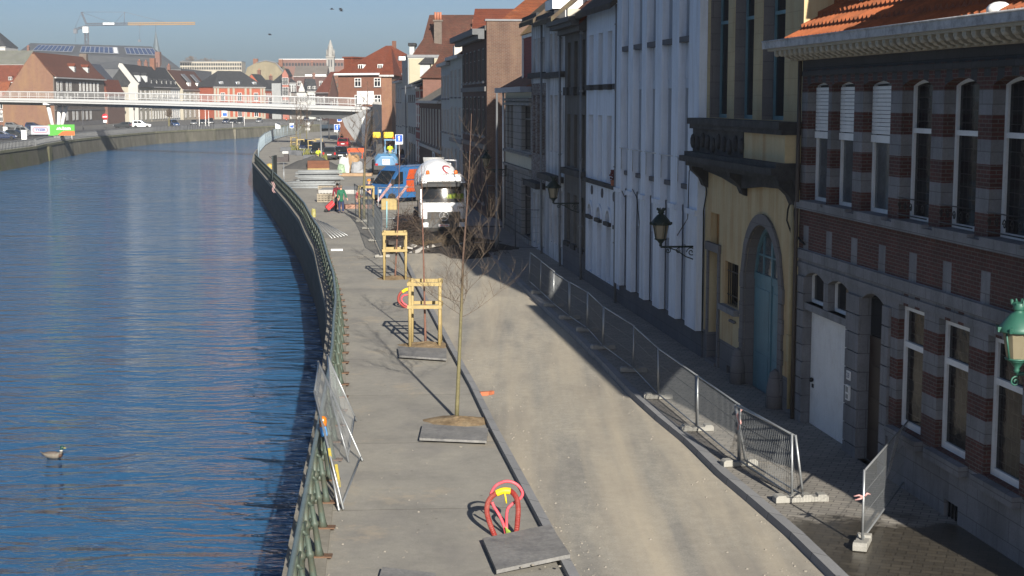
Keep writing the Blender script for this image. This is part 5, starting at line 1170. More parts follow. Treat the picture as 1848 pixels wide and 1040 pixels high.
m_ = MB(); m_.bx(*(cq(197,43.2)+Vector((0,-1.3,0))), 6.5, .3, 1.1); m_.build('jib_board', MAT_WHITE, CR)
m_ = MB(); m_.tube([cq(252,45),cq(252,72)], .08, 4); m_.bx(*cq(252,45.5), 2, 1, .8); m_.bx(*cq(251.5,74), 1.6, 1, 1.2); m_.build('hook_block', [M_CG], CR)
# spires
S1 = thing('church_spire', 'slim dark slate church spire behind the station roof', 'spire', PY(282,92,860).xy.to_3d()); o = S1.location
m_ = MB(); a, b = PY(282,95,860)-o, PY(280.5,57,860)-o; m_.box(-2.2,2.2,-2.2,2.2,-o.z,a.z,1); m_.lathe([(2.3,a.z),(1.4,a.z+4.5),(.15,b.z)], (0,0,0), 8, 0, False); m_.tube([(0,0,b.z),(0,0,b.z+3.6)], .12, 5); m_.build('spire', [M('spire_slate', (.085,.11,.125), .6, 0, .2, .3), B_GB], S1)
S2 = thing('church_tower', 'pale stone church tower with carved pinnacled spire on the skyline', 'church tower', PY(597,135,700).xy.to_3d()); o = S2.location
MAT_TOW = M('pale_tower_stone', (.42,.41,.38), .9, 0, .2, .4, .2, 6, .3, (.25,.24,.22), .3, .5)
m_ = MB(); z1 = (PY(597,104,700)-o).z; zt = (PY(597,72,700)-o).z; m_.box(-1.7,1.7,-1.7,1.7,-o.z,z1); m_.box(-2.0,2.0,-2.0,2.0,z1,z1+.5)
m_.lathe([(1.6,z1+.5),(1.15,z1+4.3),(1.3,z1+4.4),(.1,zt)], (0,0,0), 8, 0, False, R(22.5))
for sx in (-1.5,1.5):
    for sy in (-1.5,1.5): m_.lathe([(.35,z1+.5),(.28,z1+2.4),(0,z1+4.2)], (sx,sy,0), 6)
m_.build('tower', MAT_TOW, S2)
for x in (-.55,.55):
    m_ = MB(); m_.box(x-.28,x+.28,-1.76,-1.705,z1-4.2,z1-1.0); m_.build('belfry_window', M_DARKF, S2)
block('apartment_block', 'long white flat-roofed apartment block with dark window bands on the skyline', at(441,950), at(331,950), 14, 30.3, 30.3, M_CRM, MAT_LEAD, [(28.0,29.4),(25.6,27)], 26, 1.0, 'flat', M_DARKF, cat='apartments')
block('apartment_block', 'long low white modern roof band behind the church tower', at(672,900), at(508,900), 14, 30.4, 30.4, B_PK, MAT_WHITE, [(26.6,28.4)], 30, 1.2, 'flat', M_DARKF, cat='apartments')
t = block('grey_hall', 'dark grey roofed hall with white fascia left of the church tower', at(592,660), at(534,660), 14, 17.0, 21.5, B_DK, M('brown_grey_roof', (.13,.115,.10), .8, 0, .2, .3), [(13,15)], 3, 1.5, over=.3)
m_ = MB(); m_.box(0,9,.3,.7,17.0,17.8); m_.build('white_fascia', MAT_WHITE, t)
# ================================================================ footbridge over the river
M_BW = M('bridge_white', (.80,.80,.78), .4, .1, .05, .5); M_BG = M('bridge_grey_underside', (.20,.205,.21), .6, .1, .1, .5)
M_CONC = M('grey_concrete', (.33,.325,.31), .9, 0, .15, .6, .2, 10, .3, (.2,.2,.19), .5, .4)
BRX0, BRX1 = -22.0, -125.0
def br_pt(x): return Vector((x, 221 - .78*x, 0))
def br_z(x): t = (x + 22.0)/-78.0; return 5.95 + 2.05*t - .6*t*t if t < 1.6 else 7.7
bdir = (br_pt(-100)-br_pt(-22)).normalized(); bn = Vector((-bdir.y, bdir.x, 0))
BRG = thing('footbridge', 'slender white footbridge arching over the river to the far bank', 'bridge', br_pt(BRX0))
oB = BRG.location; NB = 44
xs_ = [BRX0 + (BRX1-BRX0)*i/NB for i in range(NB+1)]
def bp(x, off, z): p = br_pt(x) + bn*off - oB; return Vector((p.x, p.y, z))
def sweep(sec, mat, name, parent=BRG):      # sec: list of (off, fn z)
    m_ = MB(); k = len(sec)
    vs = [bp(x, o, br_z(x)+z) if not callable(z) else bp(x, o, z(x)) for x in xs_ for o, z in sec]
    fs = [(i*k+j, i*k+(j+1)%k, (i+1)*k+(j+1)%k, (i+1)*k+j) for i in range(NB) for j in range(k)] + [tuple(range(k)), tuple(NB*k+j for j in range(k))]
    m_.add(vs, fs); return m_.build(name, mat, parent)
sgn = 1 if bn.y < 0 else -1                  # side facing the camera
hw = 1.9
sweep([(sgn*hw,.05),(sgn*hw,-.38),(-sgn*hw,-.38),(-sgn*hw,.05)], M_BW, 'deck')
sweep([(sgn*(hw+.12),-.46),(sgn*(hw+.12),-.72),(sgn*(hw-.5),-.72),(sgn*(hw-.5),-.46)], M_BW, 'lower_flange')
def dz_(x): t = max(0.0, (x+58)/36.0); return br_z(x) - 1.25 - 1.1*t*t
sweep([(sgn*(hw-.25),lambda x: br_z(x)-.385),(sgn*.7,dz_),(-sgn*.7,dz_),(-sgn*(hw-.25),lambda x: br_z(x)-.385)], M_BG, 'girder')
for s_ in (1,-1):
    m_ = MB(); m_.tube([bp(x, s_*hw*.97, br_z(x)+1.28) for x in xs_], .09, 6); m_.build('handrail', M_BW, BRG)
    m_ = MB(); m_.tube([bp(x, s_*hw*.97, br_z(x)+.36) for x in xs_], .045, 6); m_.build('lower_rail', M_BW, BRG)
    for i in range(0, NB*1, 1):
        m_ = MB(); x = xs_[i]; m_.tube([bp(x, s_*hw*.97, br_z(x)), bp(x, s_*hw*.97, br_z(x)+1.28)], .035, 5); m_.build('rail_post', M_BW, BRG)
    m_ = MB()
    for z in (.55,.7,.85,1.0,1.14): m_.tube([bp(x, s_*hw*.97, br_z(x)+z) for x in xs_], .012, 4)
    m_.build('rail_wires', M_BW, BRG)
m_ = MB(); c = br_pt(-85.5) - oB
for dx, dy in ((-.9,0),(.3,.6),(1.2,-.4)): m_.tube([(c.x+dx*.4, c.y+dy*.4, 0), (c.x+dx*1.7, c.y+dy, br_z(-85.5)-.9)], [.3,.4], 8)
m_.box(c.x-2, c.x+2, c.y-1.4, c.y+1.4, br_z(-85.5)-1.1, br_z(-85.5)-.75); m_.build('pier', M_BW, BRG)
# abutment on the near bank: sloping leg, bright lattice, concrete wall
m_ = MB(); q = [PY(672,193,236)-oB, PY(668,250,236)-oB, PY(664,268,236)-oB, PY(650,268,236)-oB, PY(622,228,236)-oB, PY(617,214,236)-oB, PY(640,206,236)-oB]
m_.ext(q, (0,3.2,0)); m_.build('sloping_pier', M_BG, BRG)
m_ = MB(); q = [PY(671,198,235.6)-oB, PY(659,268,235.6)-oB, PY(653,268,235.6)-oB, PY(652.5,215,235.6)-oB]
m_.ext(q, (0,.25,0)); m_.build('white_screen', M_BW, BRG)
ab = thing('concrete_wall', 'grey concrete ramp wall where the footbridge lands beside the orange brick house end', 'wall', PY(672,265,234).xy.to_3d()); o = ab.location
m_ = MB(); a, b = PY(672,188,234)-o, PY(692,188,234)-o; m_.box(a.x, b.x+.3, 0, 20, 0, PY(680,184,234).z); m_.build('wall', M_CONC, ab)
m_ = MB(); m_.box(a.x-2.6, a.x-.02, 2.6, 2.8, 6.4, 8.4); m_.build('parapet_panel', M('pale_panel', (.55,.55,.54), .7, 0, .1, .5), ab)
# ================================================================ railings along both quays
M_RG = M('railing_green', (.07,.095,.075), .55, .1, .25, 3, 0, 30, .4, (.10,.06,.03), 3.0, .6)
M_RB = M('railing_blue_green', (.17,.215,.205), .45, .3, .15, 3)
RAIL = thing('quay_railing', 'green iron railing with braced posts along the edge of the near quay', 'railing', (n_o(20)+.3, 20, 0)); o = RAIL.location
ro = lambda Y: n_o(Y)+.26
m_ = MB(); Ysr = [15+i*1.6 for i in range(99)]
pts = [Vector((ro(y), y, 1.04))-o for y in Ysr]; m_.tube(pts, .04, 8); m_.build('top_rail', M_RB, RAIL)
for zz_ in (.62,.22):
    m_ = MB(); m_.tube([Vector((ro(y), y, zz_))-o for y in Ysr], .022, 6); m_.build('rail', M_RG, RAIL)
pm = MB(); pm.lathe([(.10,.05),(.10,.12),(.065,.16),(.06,.50),(.085,.52),(.085,.58),(.05,.62),(.045,.9),(.07,.94),(.06,1.04)], (0,0,0), 10)
pm.tube([(.10,0,.86),(.13,0,.62),(.135,0,.6),(.14,0,.55),(.145,0,.53),(.19,0,.18),(.20,0,.05)], [.035,.045,.065,.065,.045,.055,.085], 10); pm.tube([(0,0,.95),(.10,0,.86)], .03, 6); pm.box(.12,.40,-.09,.09,.05,.075,1)
po_ = pm.build('post', [M_RG, M('rusty_iron', (.13,.075,.045), .8, .1, .3, 6)], RAIL); po_.location = Vector((ro(Ysr[0]), Ysr[0], 0))-o
for y in Ysr[1:]:
    c = po_.copy(); COL.objects.link(c); c.parent = RAIL; c.location = Vector((ro(y), y, 0))-o
    if y > 44: c.rotation_euler = (0,0,math.atan2(n_o(y)-n_o(y+2), 2.0)*1.0)
# tall mesh fencing on the bend
M_GALV = M('galvanised_steel', (.42,.44,.45), .4, .6, .12, 3); M_WIRE = M('galvanised_wire', (.20,.21,.215), .6, .3, .1, 3); M_FDARK = M('dark_fence', (.07,.08,.09), .5, .4, .15, 3); M_FBLUE = M('pale_blue_fence', (.26,.32,.36), .5, .3, .15, 3)
M_BLK = M('concrete_block_concrete', (.30,.29,.26), .9, 0, .2, 4, .4, 30)
def fence_panel(name, label, b0, b1, t0, t1, fm=None, wm=None, group=None, r_=.021, gap=.07, hor=2, kind='fence panel', wr=.0035):
    b0, b1, t0, t1 = map(Vector, (b0, b1, t0, t1)); t = thing(name, label, kind, b0, 0, group); o = b0
    L_ = (b1-b0).length; H_ = (t0-b0).length
    m_ = MB(); m_.tube([b0-o, t0-o], r_, 8); m_.tube([b1-o, t1-o], r_, 8); ux, uz = (b1-b0), (t0-b0)
    lo = .1/H_
    m_.tube([lerp(b0,t0,lo)-o, lerp(b1,t1,lo)-o], r_*.8, 6); m_.tube([lerp(b0,t0,.985)-o, lerp(b1,t1,.985)-o], r_*.8, 6)
    m_.build('frame', fm or M_GALV, t)
    m_ = MB(); n_ = max(3, int(L_/gap))
    for i in range(1, n_):
        f = i/n_; m_.tube([lerp(lerp(b0,b1,f),lerp(t0,t1,f),lo)-o, lerp(lerp(b0,b1,f),lerp(t0,t1,f),.985)-o], wr, 3, 0, False, False)
    for i in range(1, hor+1):
        f = lo + (.985-lo)*i/(hor+1); m_.tube([lerp(b0,t0,f)-o, lerp(b1,t1,f)-o], wr*1.1, 3, 0, False, False)
    m_.build('wire_mesh', wm or M_WIRE, t)
    return t
ftb = MB(); ftb.ext([(-.34,-.11,0),(.34,-.11,0),(.34,-.11,.09),(.30,-.11,.13),(.16,-.11,.13),(.14,-.11,.09),(-.14,-.11,.09),(-.16,-.11,.13),(-.30,-.11,.13),(-.34,-.11,.09)], (0,.22,0))
FOOT = ftb.build('concrete_block', M_BLK, bevel=.012)
_first = [True]
def foot(p, rz, label, group, scale=1.0):
    if _first[0]: o = FOOT; _first[0] = False
    else: o = FOOT.copy(); COL.objects.link(o)
    o.location = p; o.rotation_euler = (0,0,rz); o.scale = (scale,)*3; return tag(o, label, 'fence foot', group)
ORD = ['nearest','second','third','fourth','fifth','sixth','seventh','eighth','ninth','tenth','eleventh','twelfth','thirteenth','fourteenth','fifteenth','sixteenth','seventeenth','eighteenth','nineteenth','twentieth']
fpx = [(1431,905),(1334,840),(1258,777),(1188,719),(1143,671),(1088,630),(1060,598),(1028,576),(999,553),(975,530),(955,512)]
fp_ = [G(u, v, .15) for u, v in fpx]
HZ = 1.2; gF = 'low mesh fence panels along the right pavement'; gT = 'concrete feet of the low pavement fence'
for i in range(len(fp_)-1):
    a, b = fp_[i], fp_[i+1]; d = (b-a).normalized(); jit = rng.uniform(-.05,.05); a2, b2 = a+d*.04, b-d*.04
    side = Vector((d.y, -d.x, 0))
    up0 = Vector((0,0,HZ)) + side*rng.uniform(-.03,.05)
    fence_panel("mesh_fence", f'{ORD[i]} low wire mesh fence panel along the pavement counting from its sunlit end', a2, b2, a2+up0, b2+up0, group=gF, wr=.0032 if i < 5 else .0045, gap=.085)
    foot(a + Vector((0,0,-.0)), math.atan2(d.y,d.x)+R(90+rng.uniform(-12,12)), f'concrete foot under the {ORD[i]} post of the low pavement fence', gT)
a, b = fp_[0], fp_[1]; d = (b-a).normalized(); sd = Vector((d.y,-d.x,0))
fence_panel("mesh_fence", 'tilted wire mesh panel doubling the sunlit end panel of the low fence', a+sd*.2, b+sd*.14, a+sd*.02+Vector((0,0,1.18)), b-sd*.1+Vector((0,0,1.19)), group=gF, wr=.0032, gap=.085)
foot(a+sd*.28, math.atan2(d.y,d.x)+R(80), 'second concrete foot beside the end post of the low fence', gT)
a = G(1556,985,.15); b = G(1600,880,.15) + Vector((.45,.35,0))
fence_panel("mesh_fence", 'low fence panel standing across the pavement with white paper tied on it', a, b, a+Vector((0,0,1.22)), b+Vector((.02,0,1.2)), wr=.0032, gap=.085)
foot(a, R(70), 'concrete foot of the fence panel that stands across the pavement', gT)
p0, p1 = a+Vector((.0,-.0,.62)), b
m_ = MB(); f0, f1 = lerp(a,b,.52), lerp(a,b,.62); m_.add([lerp(a,b,.50)+Vector((-.03,0,.55)), lerp(a,b,.60)+Vector((-.03,0,.6)), lerp(a,b,.86)+Vector((-.03,0,1.12)), lerp(a,b,.72)+Vector((-.03,0,1.12))], [(0,1,2,3)])
o = m_.build('paper_sheet', M('white_paper', (.75,.75,.74), .6)); sol = o.modifiers.new('s','SOLIDIFY'); sol.thickness = .004; tag(o, 'white paper sheet tied to the fence panel across the pavement', 'paper')
m_ = MB(); q = a+Vector((0,0,.78))
for dx, dz in ((-.16,.02),(-.14,-.04),(.1,.05)): m_.tube([q, q+Vector((dx*.5,-.03,dz+.02)), q+Vector((dx,-.02,dz))], [.02,.018,.01], 5)
o = m_.build('tape_knot', M('red_white_tape', (.55,.3,.28), .5, 0, .5, 20)); tag(o, 'knot of red and white tape on the post of the crosswise fence panel', 'tape')
q = lerp(fp_[1], fp_[1], 0) + Vector((-.02,-.02,1.0)); m_ = MB()
m_.tube([q+Vector((.05,0,.12)), q+Vector((-.03,.02,.0)), q+Vector((.02,-.02,-.16)), q+Vector((-.02,.0,-.3))], [.03,.04,.035,.015], 6); o = m_.build('tape_knot', _C['red_white_tape']); tag(o, 'red and white tape wound round the joint of the low fence panels', 'tape')
# panels leaning on the railing
g2 = 'fence panels leaning against the quay railing'
fence_panel("mesh_fence", 'front wire mesh panel leaning on the green railing, behind the warning lamp', G(620,920,.02), G(649,832,.02)+Vector((.06,0,0)), PY(567,706,27.4), PY(574,652,31.0), wr=.003, gap=.11, group=g2)
fence_panel("mesh_fence", 'rear wire mesh panel leaning on the green railing behind the other', G(630,834,.02), G(644,760,.02), PY(597,716,30.0), PY(590,640,33.5), wr=.003, gap=.11, group=g2)
WL = thing('warning_lamp', 'orange warning lamp on a pole leaning against the fence panel by the water', 'warning lamp', G(612,922,.02)); o = WL.location
tp = PY(585,782,27.2)-o; dr = tp.normalized()
m_ = MB(); m_.tube([(0,0,0), tp-dr*.06], .02, 8); m_.build('pole', M_GALV, WL)
m_ = MB(); m_.bx(*(tp+dr*.04), .12, .09, .18, 0, 0, 0, R(-12)); m_.build('battery_box', M('lamp_blue', (.06,.27,.62), .4), WL, bevel=.02)
m_ = MB(); m_.lathe([(.04,0),(.065,.03),(.075,.11),(.065,.18),(.03,.21),(0,.215)], tuple(tp+dr*.14), 12); m_.build('lens', M('lamp_orange', (.75,.22,.02), .25, 0, .1, 5, 0, 30, .6), WL)
m_ = MB()
for z0, dx in ((.35,-.08),(-.02,.04)): m_.bx(-.14+dx, .75, .45+z0*.8, .05, .02, .42, 0, 0, 0, R(-8))
o = m_.build('yellow_plate', M('faded_yellow', (.50,.40,.06), .6, 0, .3, 4)); o.location = WL.location; tag(o, 'pair of narrow yellow strips hanging on the railing behind the lamp', 'plates')
# railing on the far bank
FR = thing('far_railing', 'pale picket railing along the top of the far quay wall', 'railing', (interp(OPP,200)-.2, 200, .12)); o = FR.location
m_ = MB(); fo = lambda y: Vector((interp(OPP,y)-.2, y, .12))-o
ys = [150+i*2.5 for i in range(118)]
m_.tube([fo(y)+Vector((0,0,1.05)) for y in ys], .035, 5); m_.tube([fo(y)+Vector((0,0,.2)) for y in ys], .03, 5); m_.build('rails', M('far_rail_grey', (.35,.36,.36), .5, .2), FR)
m_ = MB(); y = 150.0
while y < 442: p = fo(y); m_.box(p.x-.03, p.x+.03, p.y-.03, p.y+.03, 0, 1.12); y += .8
o2 = m_.build('pickets', M('far_picket', (.44,.45,.45), .5, .2), FR); o2['kind'] = 'stuff'
for yy in (384.0, 270.0):
    m_ = MB(); p = fo(yy); m_.box(p.x-.12,p.x+.12,p.y-.15,p.y+.15,0,1.4); m_.build('end_post', M_CONC, FR)
# ================================================================ saplings, tree guards, pits
M_BARK = BARK2(); M_TWIG = M('brown_twig', (.115,.085,.06), .8, 0, .3, 6); M_RTRUNK = M('wrapped_trunk', (.17,.085,.06), .8, 0, .25, 5)
def sapling(label, base, pts, r0, lows, seed, group='saplings planted along the quay', tm=None, dens=1.0, tr=.008):
    R_ = random.Random(seed); o = Vector(base); t = thing('sapling_tree', label, 'tree', o, 0, group)
    P = [Vector(p)-o for p in pts]; k = len(P)
    # smooth trunk
    Q = []
    for i in range(k-1):
        for j in range(4): Q.append(lerp(P[i], P[i+1], j/4))
    Q.append(P[-1]); n_ = len(Q)
    m_ = MB(); m_.tube(Q, [r0*(1-.94*(i/(n_-1))**.8) + .004 for i in range(n_)], 8); m_.build('trunk', tm or M_BARK, t)
    H = P[-1].z; mb = MB()
    def twig(p, d, L, r, lev):
        pts_ = [p]; q = p.copy(); dd = d.copy(); s_ = 6
        for i in range(s_):
            dd = (dd + Vector((R_.uniform(-.16,.16), R_.uniform(-.16,.16), R_.uniform(-.05,.16)))).normalized(); q = q + dd*L/s_; pts_.append(q.copy())
        mb.tube(pts_, [r*(1-.75*i/s_) for i in range(s_+1)], 4, 0, False)
        if lev > 0:
            for i in range(int(5*dens)+1):
                j = R_.randint(1, s_); a = R_.uniform(0, 6.28)
                nd = (dd*.7 + Vector((math.cos(a), math.sin(a), R_.uniform(-.1,.6)))*.65).normalized()
                twig(pts_[j], nd, L*R_.uniform(.3,.55), r*.62, lev-1)
    zl = lows
    for i in range(int(20*dens)):
        z = zl + (H*.97-zl)*(i/(20*dens))**1.35
        f = [j for j in range(n_-1) if Q[j].z <= z <= Q[j+1].z]
        if not f: continue
        j = f[0]; p = lerp(Q[j], Q[j+1], (z-Q[j].z)/max(1e-6, Q[j+1].z-Q[j].z)); a = i*2.4 + R_.uniform(-.5,.5); low = 1-(z-zl)/(H-zl)
        d = Vector((math.cos(a), math.sin(a), R_.uniform(.25,.8) + (1-low)*.9)).normalized()
        twig(p, d, (.45 + 1.15*low)*R_.uniform(.7,1.1)*H/7, tr*(.8+.8*low), 2 if low > .3 else 1)
    o2 = mb.build('crown', M_TWIG, t); return t
def pl(Y, *uv): return [PY(u, v, Y) for u, v in uv]
b1 = G(824,757); sapling('slim sapling rising from the sandy pit with the board in front, nearest tree', b1, pl(b1.y, (824,757),(829,640),(833,545),(836,460),(842,385),(847,300),(851,205)), .045, 2.3, 3, dens=1.3, tr=.0042)
b2 = G(768,622); sapling('sapling inside the nearer wooden tree guard with red and yellow pipe beside it', b2, pl(b2.y, (768,622),(766,540),(764,450),(762,380),(761,300)), .036, 2.9, 4, tm=M_RTRUNK, dens=.7, tr=.0055)
b3 = G(713,503); sapling('sapling inside the second wooden tree guard near the mesh fences', b3, pl(b3.y, (713,503),(716,440),(719,380),(721,300),(722,245)), .036, 3.0, 5, tm=M_RTRUNK, dens=.6, tr=.006)
b4 = G(657,395); sapling('taller thin tree among the mesh fences with a yellow guard round its foot', b4, pl(b4.y, (657,395),(657,330),(660,250),(662,200),(664,150)), .10, 3.2, 6, dens=1.0, tr=.011)
for i, (u, v, vt) in enumerate(((534,275,170),(553,268,165),(541,262,175))):
    b = G(u, v); sapling(['thin tree beside the far group of wooden guards, left one','thin tree in the far row of wooden guards by the parked cars','thin tree behind the far wooden guards close to the water'][i], b, pl(b.y, (u,v),(u+1,(v+vt)/2),(u+2,vt)), .09, 2.6, 20+i, dens=.9, tr=.016)
M_WOOD = M('pale_guard_wood', (.50,.38,.17), .8, 0, .2, 3, .2, 30, .3, (.33,.25,.10), 2, .5)
def guard_at(p, W_=.85, H_=1.9, rz=0.0):
    t = thing('tree_guard', '', 'tree guard', p, rz); h = W_/2
    for sx in (-1,1):
        for sy in (-1,1): m_ = MB(); m_.tube([(sx*h,sy*h,0),(sx*h+rng.uniform(-.03,.03),sy*h,H_)], .048, 8); m_.build('post', M_WOOD, t)
    for z in (H_-.12, H_-.78):
        for sy in (-1,1): m_ = MB(); m_.box(-h-.07,h+.07,sy*(h+.05)-.022,sy*(h+.05)+.022,z,z+.1); m_.build('rail', M_WOOD, t)
        for sx in (-1,1): m_ = MB(); m_.box(sx*(h+.05)-.022,sx*(h+.05)+.022,-h-.02,h+.02,z-.0,z+.095); m_.build('rail', M_WOOD, t)
    return t
gg = 'wooden guards round the young trees'
gd1 = guard_at(G(768,622)); tag(gd1, 'pale wooden tree guard beside the red pipe loop, nearest of the guards', 'tree guard', gg)
dup(gd1, G(713,503), R(4), 'pale wooden tree guard at the open end of the tall mesh fences', gg)
dup(gd1, G(661,392), R(8), 'yellow wooden guard half hidden behind the tall mesh fences', gg)
for i, (u, v) in enumerate(((531,272),(543,277),(562,279),(575,276))):
    dup(gd1, G(u, v), R(6*i), ['far wooden tree guard standing first from the water','far wooden tree guard in front of the white post','far wooden tree guard next to the hi-vis worker','far wooden tree guard against the parked dark car'][i], gg)
M_SOIL = surf('sandy_soil', [(.17,.115,.06),(.28,.20,.115),(.34,.26,.16)], (1,1,1), 2.0, specks=.35, fine=16, bump=.8)
def heap(name, label, cx, cy, rx, ry, h, mat, cat, seed=1, n=22, kind='stuff', z0=0.0, rough=.35):
    R_ = random.Random(seed); m_ = MB(); vs = []; k = 10
    ph = [R_.uniform(0,6.28) for _ in range(4)]
    for i in range(k+1):
        r = i/k
        for j in range(n):
            a = 2*math.pi*j/n; w_ = 1 + .12*math.sin(3*a+ph[0]) + .1*math.sin(5*a+ph[1])
            z = h*(1-r)**.9*(1+rough*math.sin(4*a+ph[2]+r*5)*r*(1-r)*2) + R_.uniform(-1,1)*h*.05*(1-r)
            vs.append((cx + rx*r*w_*math.cos(a), cy + ry*r*w_*math.sin(a), z0 + max(-.02, z)))
    fs = [(i*n+j, i*n+(j+1)%n, (i+1)*n+(j+1)%n, (i+1)*n+j) for i in range(k) for j in range(n)]
    m_.add(vs, fs, 0, True); o = m_.build(name, mat); tag(o, label, cat, kind=kind); return o
p = G(826,765); heap('soil', 'bare sandy soil of the pit round the sapling without a guard', p.x, p.y+.25, .78, .62, .12, M_SOIL, 'soil', 1)
p = G(770,625); heap('soil', 'bare sandy soil inside the tree guard beside the red pipe loop', p.x, p.y+.1, .76, .62, .13, M_SOIL, 'soil', 2)
p = G(713,503); heap('soil', 'bare sandy soil inside the tree guard near the mesh fences', p.x, p.y+.1, .76, .6, .12, M_SOIL, 'soil', 3)
# formwork boards
M_BOARD = M('grey_shutter_board', (.215,.21,.20), .8, 0, .3, 1.5, .4, 12, .3, (.09,.09,.095), 1.6, .75)
M_BEDGE = M('board_edge', (.33,.22,.15), .8, 0, .2, 5)
def board(label, px, th=.05, tilt=None):
    q = [G(u, v, .055) for u, v in px]; o = q[0].copy(); o.z = 0; m_ = MB()
    if tilt: 
        for i, z in tilt.items(): q[i].z += z
    m_.ext([p_-o for p_ in q], (0,0,th)); m_.box(*(0,.001)*3)
    ob = m_.build('board', M_BOARD, bevel=.006); ob.location = o; return tag(ob, label, 'board')
board('grey board lying in front of the bare soil pit of the guardless sapling', [(757,795),(878,800),(881,777),(763,769)])
board('dark board lying in front of the tree guard with the pipe loop', [(720,645),(806,651),(806,632),(718,629)])
board('big worn grey board lying across the kerb below the red pipe loops', [(896,1036),(1029,1014),(993,958),(871,978)], .06, {1:.06,2:.05})
board('pale board just entering the bottom edge of the promenade', [(680,1060),(790,1062),(786,1040),(690,1029)], .05)
for i, (u, v, l_) in enumerate(((878,714,'broken red brick lying on the sand beside the road kerb'),)):
    p = G(u, v, .03); m_ = MB(); m_.bx(-.06,.0,.05,.2,.1,.09,0,.3); m_.bx(.1,.12,.045,.16,.1,.08,0,1.0); o = m_.build('brick', M('loose_red_brick', (.42,.13,.06), .85, 0, .2, 6)); o.location = p; tag(o, l_, 'brick')
p = G(608,453); m_ = MB(); m_.bx(0,0,.05,.55,.12,.08,0,R(5)); o = m_.build('white_batten', MAT_WHITE); o.location = p; tag(o, 'short white batten lying on the promenade near the railing', 'batten')
# pipe loops
M_DRED = M('dark_red_duct', (.26,.028,.022), .55, 0, .2, 6, .3, 60, .35, (.28,.17,.13), 3.0, .45); M_PINK = M('pinkish_red_duct', (.62,.085,.11), .5, 0, .12, 6, 0, 30, .35, (.45,.22,.2), 3.0, .4); M_YELT = M('yellow_tape', (.80,.58,.02), .45, 0, .1, 6)
def smooth(P, n_=6):
    P = [Vector(p) for p in P]; out = []
    for i in range(len(P)-1):
        p0, p1, p2, p3 = P[max(0,i-1)], P[i], P[i+1], P[min(len(P)-1,i+2)]
        for j in range(n_):
            t = j/n_; out.append(.5*((2*p1)+(-p0+p2)*t+(2*p0-5*p1+4*p2-p3)*t*t+(-p0+3*p1-3*p2+p3)*t**3))
    return out + [P[-1]]
Yb = G(910,968).y
DU = thing('cable_ducts', 'dark red and pink cable ducts looped up out of the pavement with yellow joint', 'cable ducts', G(910,968)); o = DU.location
f_ = lambda pts, dy=0.0: [p + Vector((0,dy+.0,0)) - o for p in pl(Yb, *pts)]
m_ = MB(); q = smooth(f_([(894,970),(884,945),(878.5,922),(882,904),(893,892),(908,886),(922,887),(932,899),(935,916),(934,940),(931,970)]), 16); m_.tube(q, [.040+.006*(i % 2) for i in range(len(q))], 12, 0, True, False); m_.build('large_duct', M_DRED, DU)
m_ = MB(); m_.tube(smooth(f_([(886,900),(887,892),(896,879),(915,872),(933,878),(943,893),(938,904),(926,912),(916,923),(914,945),(915,972)], .12)), .026, 8); m_.build('small_duct', M_PINK, DU)
m_ = MB(); m_.tube(smooth(f_([(888,908),(891,916),(900,930),(909,950),(914,972)], .06)), .026, 8); m_.build('small_duct', M_PINK, DU)
m_ = MB(); m_.tube(smooth(f_([(896,890.5),(908,886),(921,886.5)])), .056, 10); m_.tube(f_([(911,888),(914,907)], -.05), .014, 6); m_.build('yellow_joint', M_YELT, DU)
m_ = MB()
for i in range(6): m_.tube(smooth(f_([(912+i,950+i),(914+i*1.6,960),(916+i*2,969)], -.03)), .006, 4)
m_.build('cable_ends', M('cable_green', (.25,.35,.05), .5), DU)
Yb = G(735,556).y; DV = thing('cable_ducts', 'red duct loop with yellow joint sticking up beside the tree guard', 'cable ducts', G(735,556)); o = DV.location
f_ = lambda pts, dy=0.0: [p + Vector((0,dy,0)) - o for p in pl(Yb, *pts)]
m_ = MB(); m_.tube(smooth(f_([(738,557),(727,552),(719,542),(722,530),(733,523),(740,522)])), .045, 8); m_.build('large_duct', M_DRED, DV)
m_ = MB(); m_.tube(smooth(f_([(742,556),(729,549),(724,541),(729,534),(742,532)], .1)), .03, 8); m_.build('small_duct', M_PINK, DV)
m_ = MB(); m_.tube(smooth(f_([(726,527),(733,523),(738,522)])), .056, 8); m_.build('yellow_joint', M_YELT, DV)
# ================================================================ vehicles
M_TYRE = M('tyre_rubber', (.018,.018,.018), .85, 0, .15, 6); M_RIM = M('wheel_rim', (.30,.30,.31), .35, .7, .1, 5); M_HEAD = M('lamp_lens', (.75,.76,.78), .15, 0, .05, 4, 0, 30, .7); M_TAIL = M('tail_lens', (.42,.015,.02), .2, 0, .05, 4, 0, 30, .6)
M_PLATE = M('plate_white', (.70,.70,.70), .5, 0, 0); M_REDT = M('plate_red', (.45,.03,.03), .5, 0, 0); M_PLAST = M('dark_plastic', (.035,.036,.038), .6, 0, .15, 4); M_CGL = GLASS('car_glass', (.012,.015,.018), .04)
def wheel(parent, x, y, r, w_, steer=0):
    m_ = MB(); A = Matrix.Rotation(R(90), 4, 'X')
    m_.lathe([(r*.62,-w_/2),(r*.9,-w_/2),(r,-w_*.3),(r,w_*.3),(r*.9,w_/2),(r*.62,w_/2)], (x,y,r), 18, axis=A); t = m_.build('wheel', M_TYRE, parent)
    m_ = MB(); m_.lathe([(.0,-w_*.34),(r*.2,-w_*.42),(r*.25,-w_*.3),(r*.6,-w_*.36),(r*.64,-w_*.48)], (x,y,r), 14, axis=A); m_.lathe([(r*.64,w_*.48),(r*.6,w_*.36),(r*.25,w_*.3),(r*.2,w_*.42),(0,w_*.34)], (x,y,r), 14, axis=A); m_.build('rim', M_RIM, t)
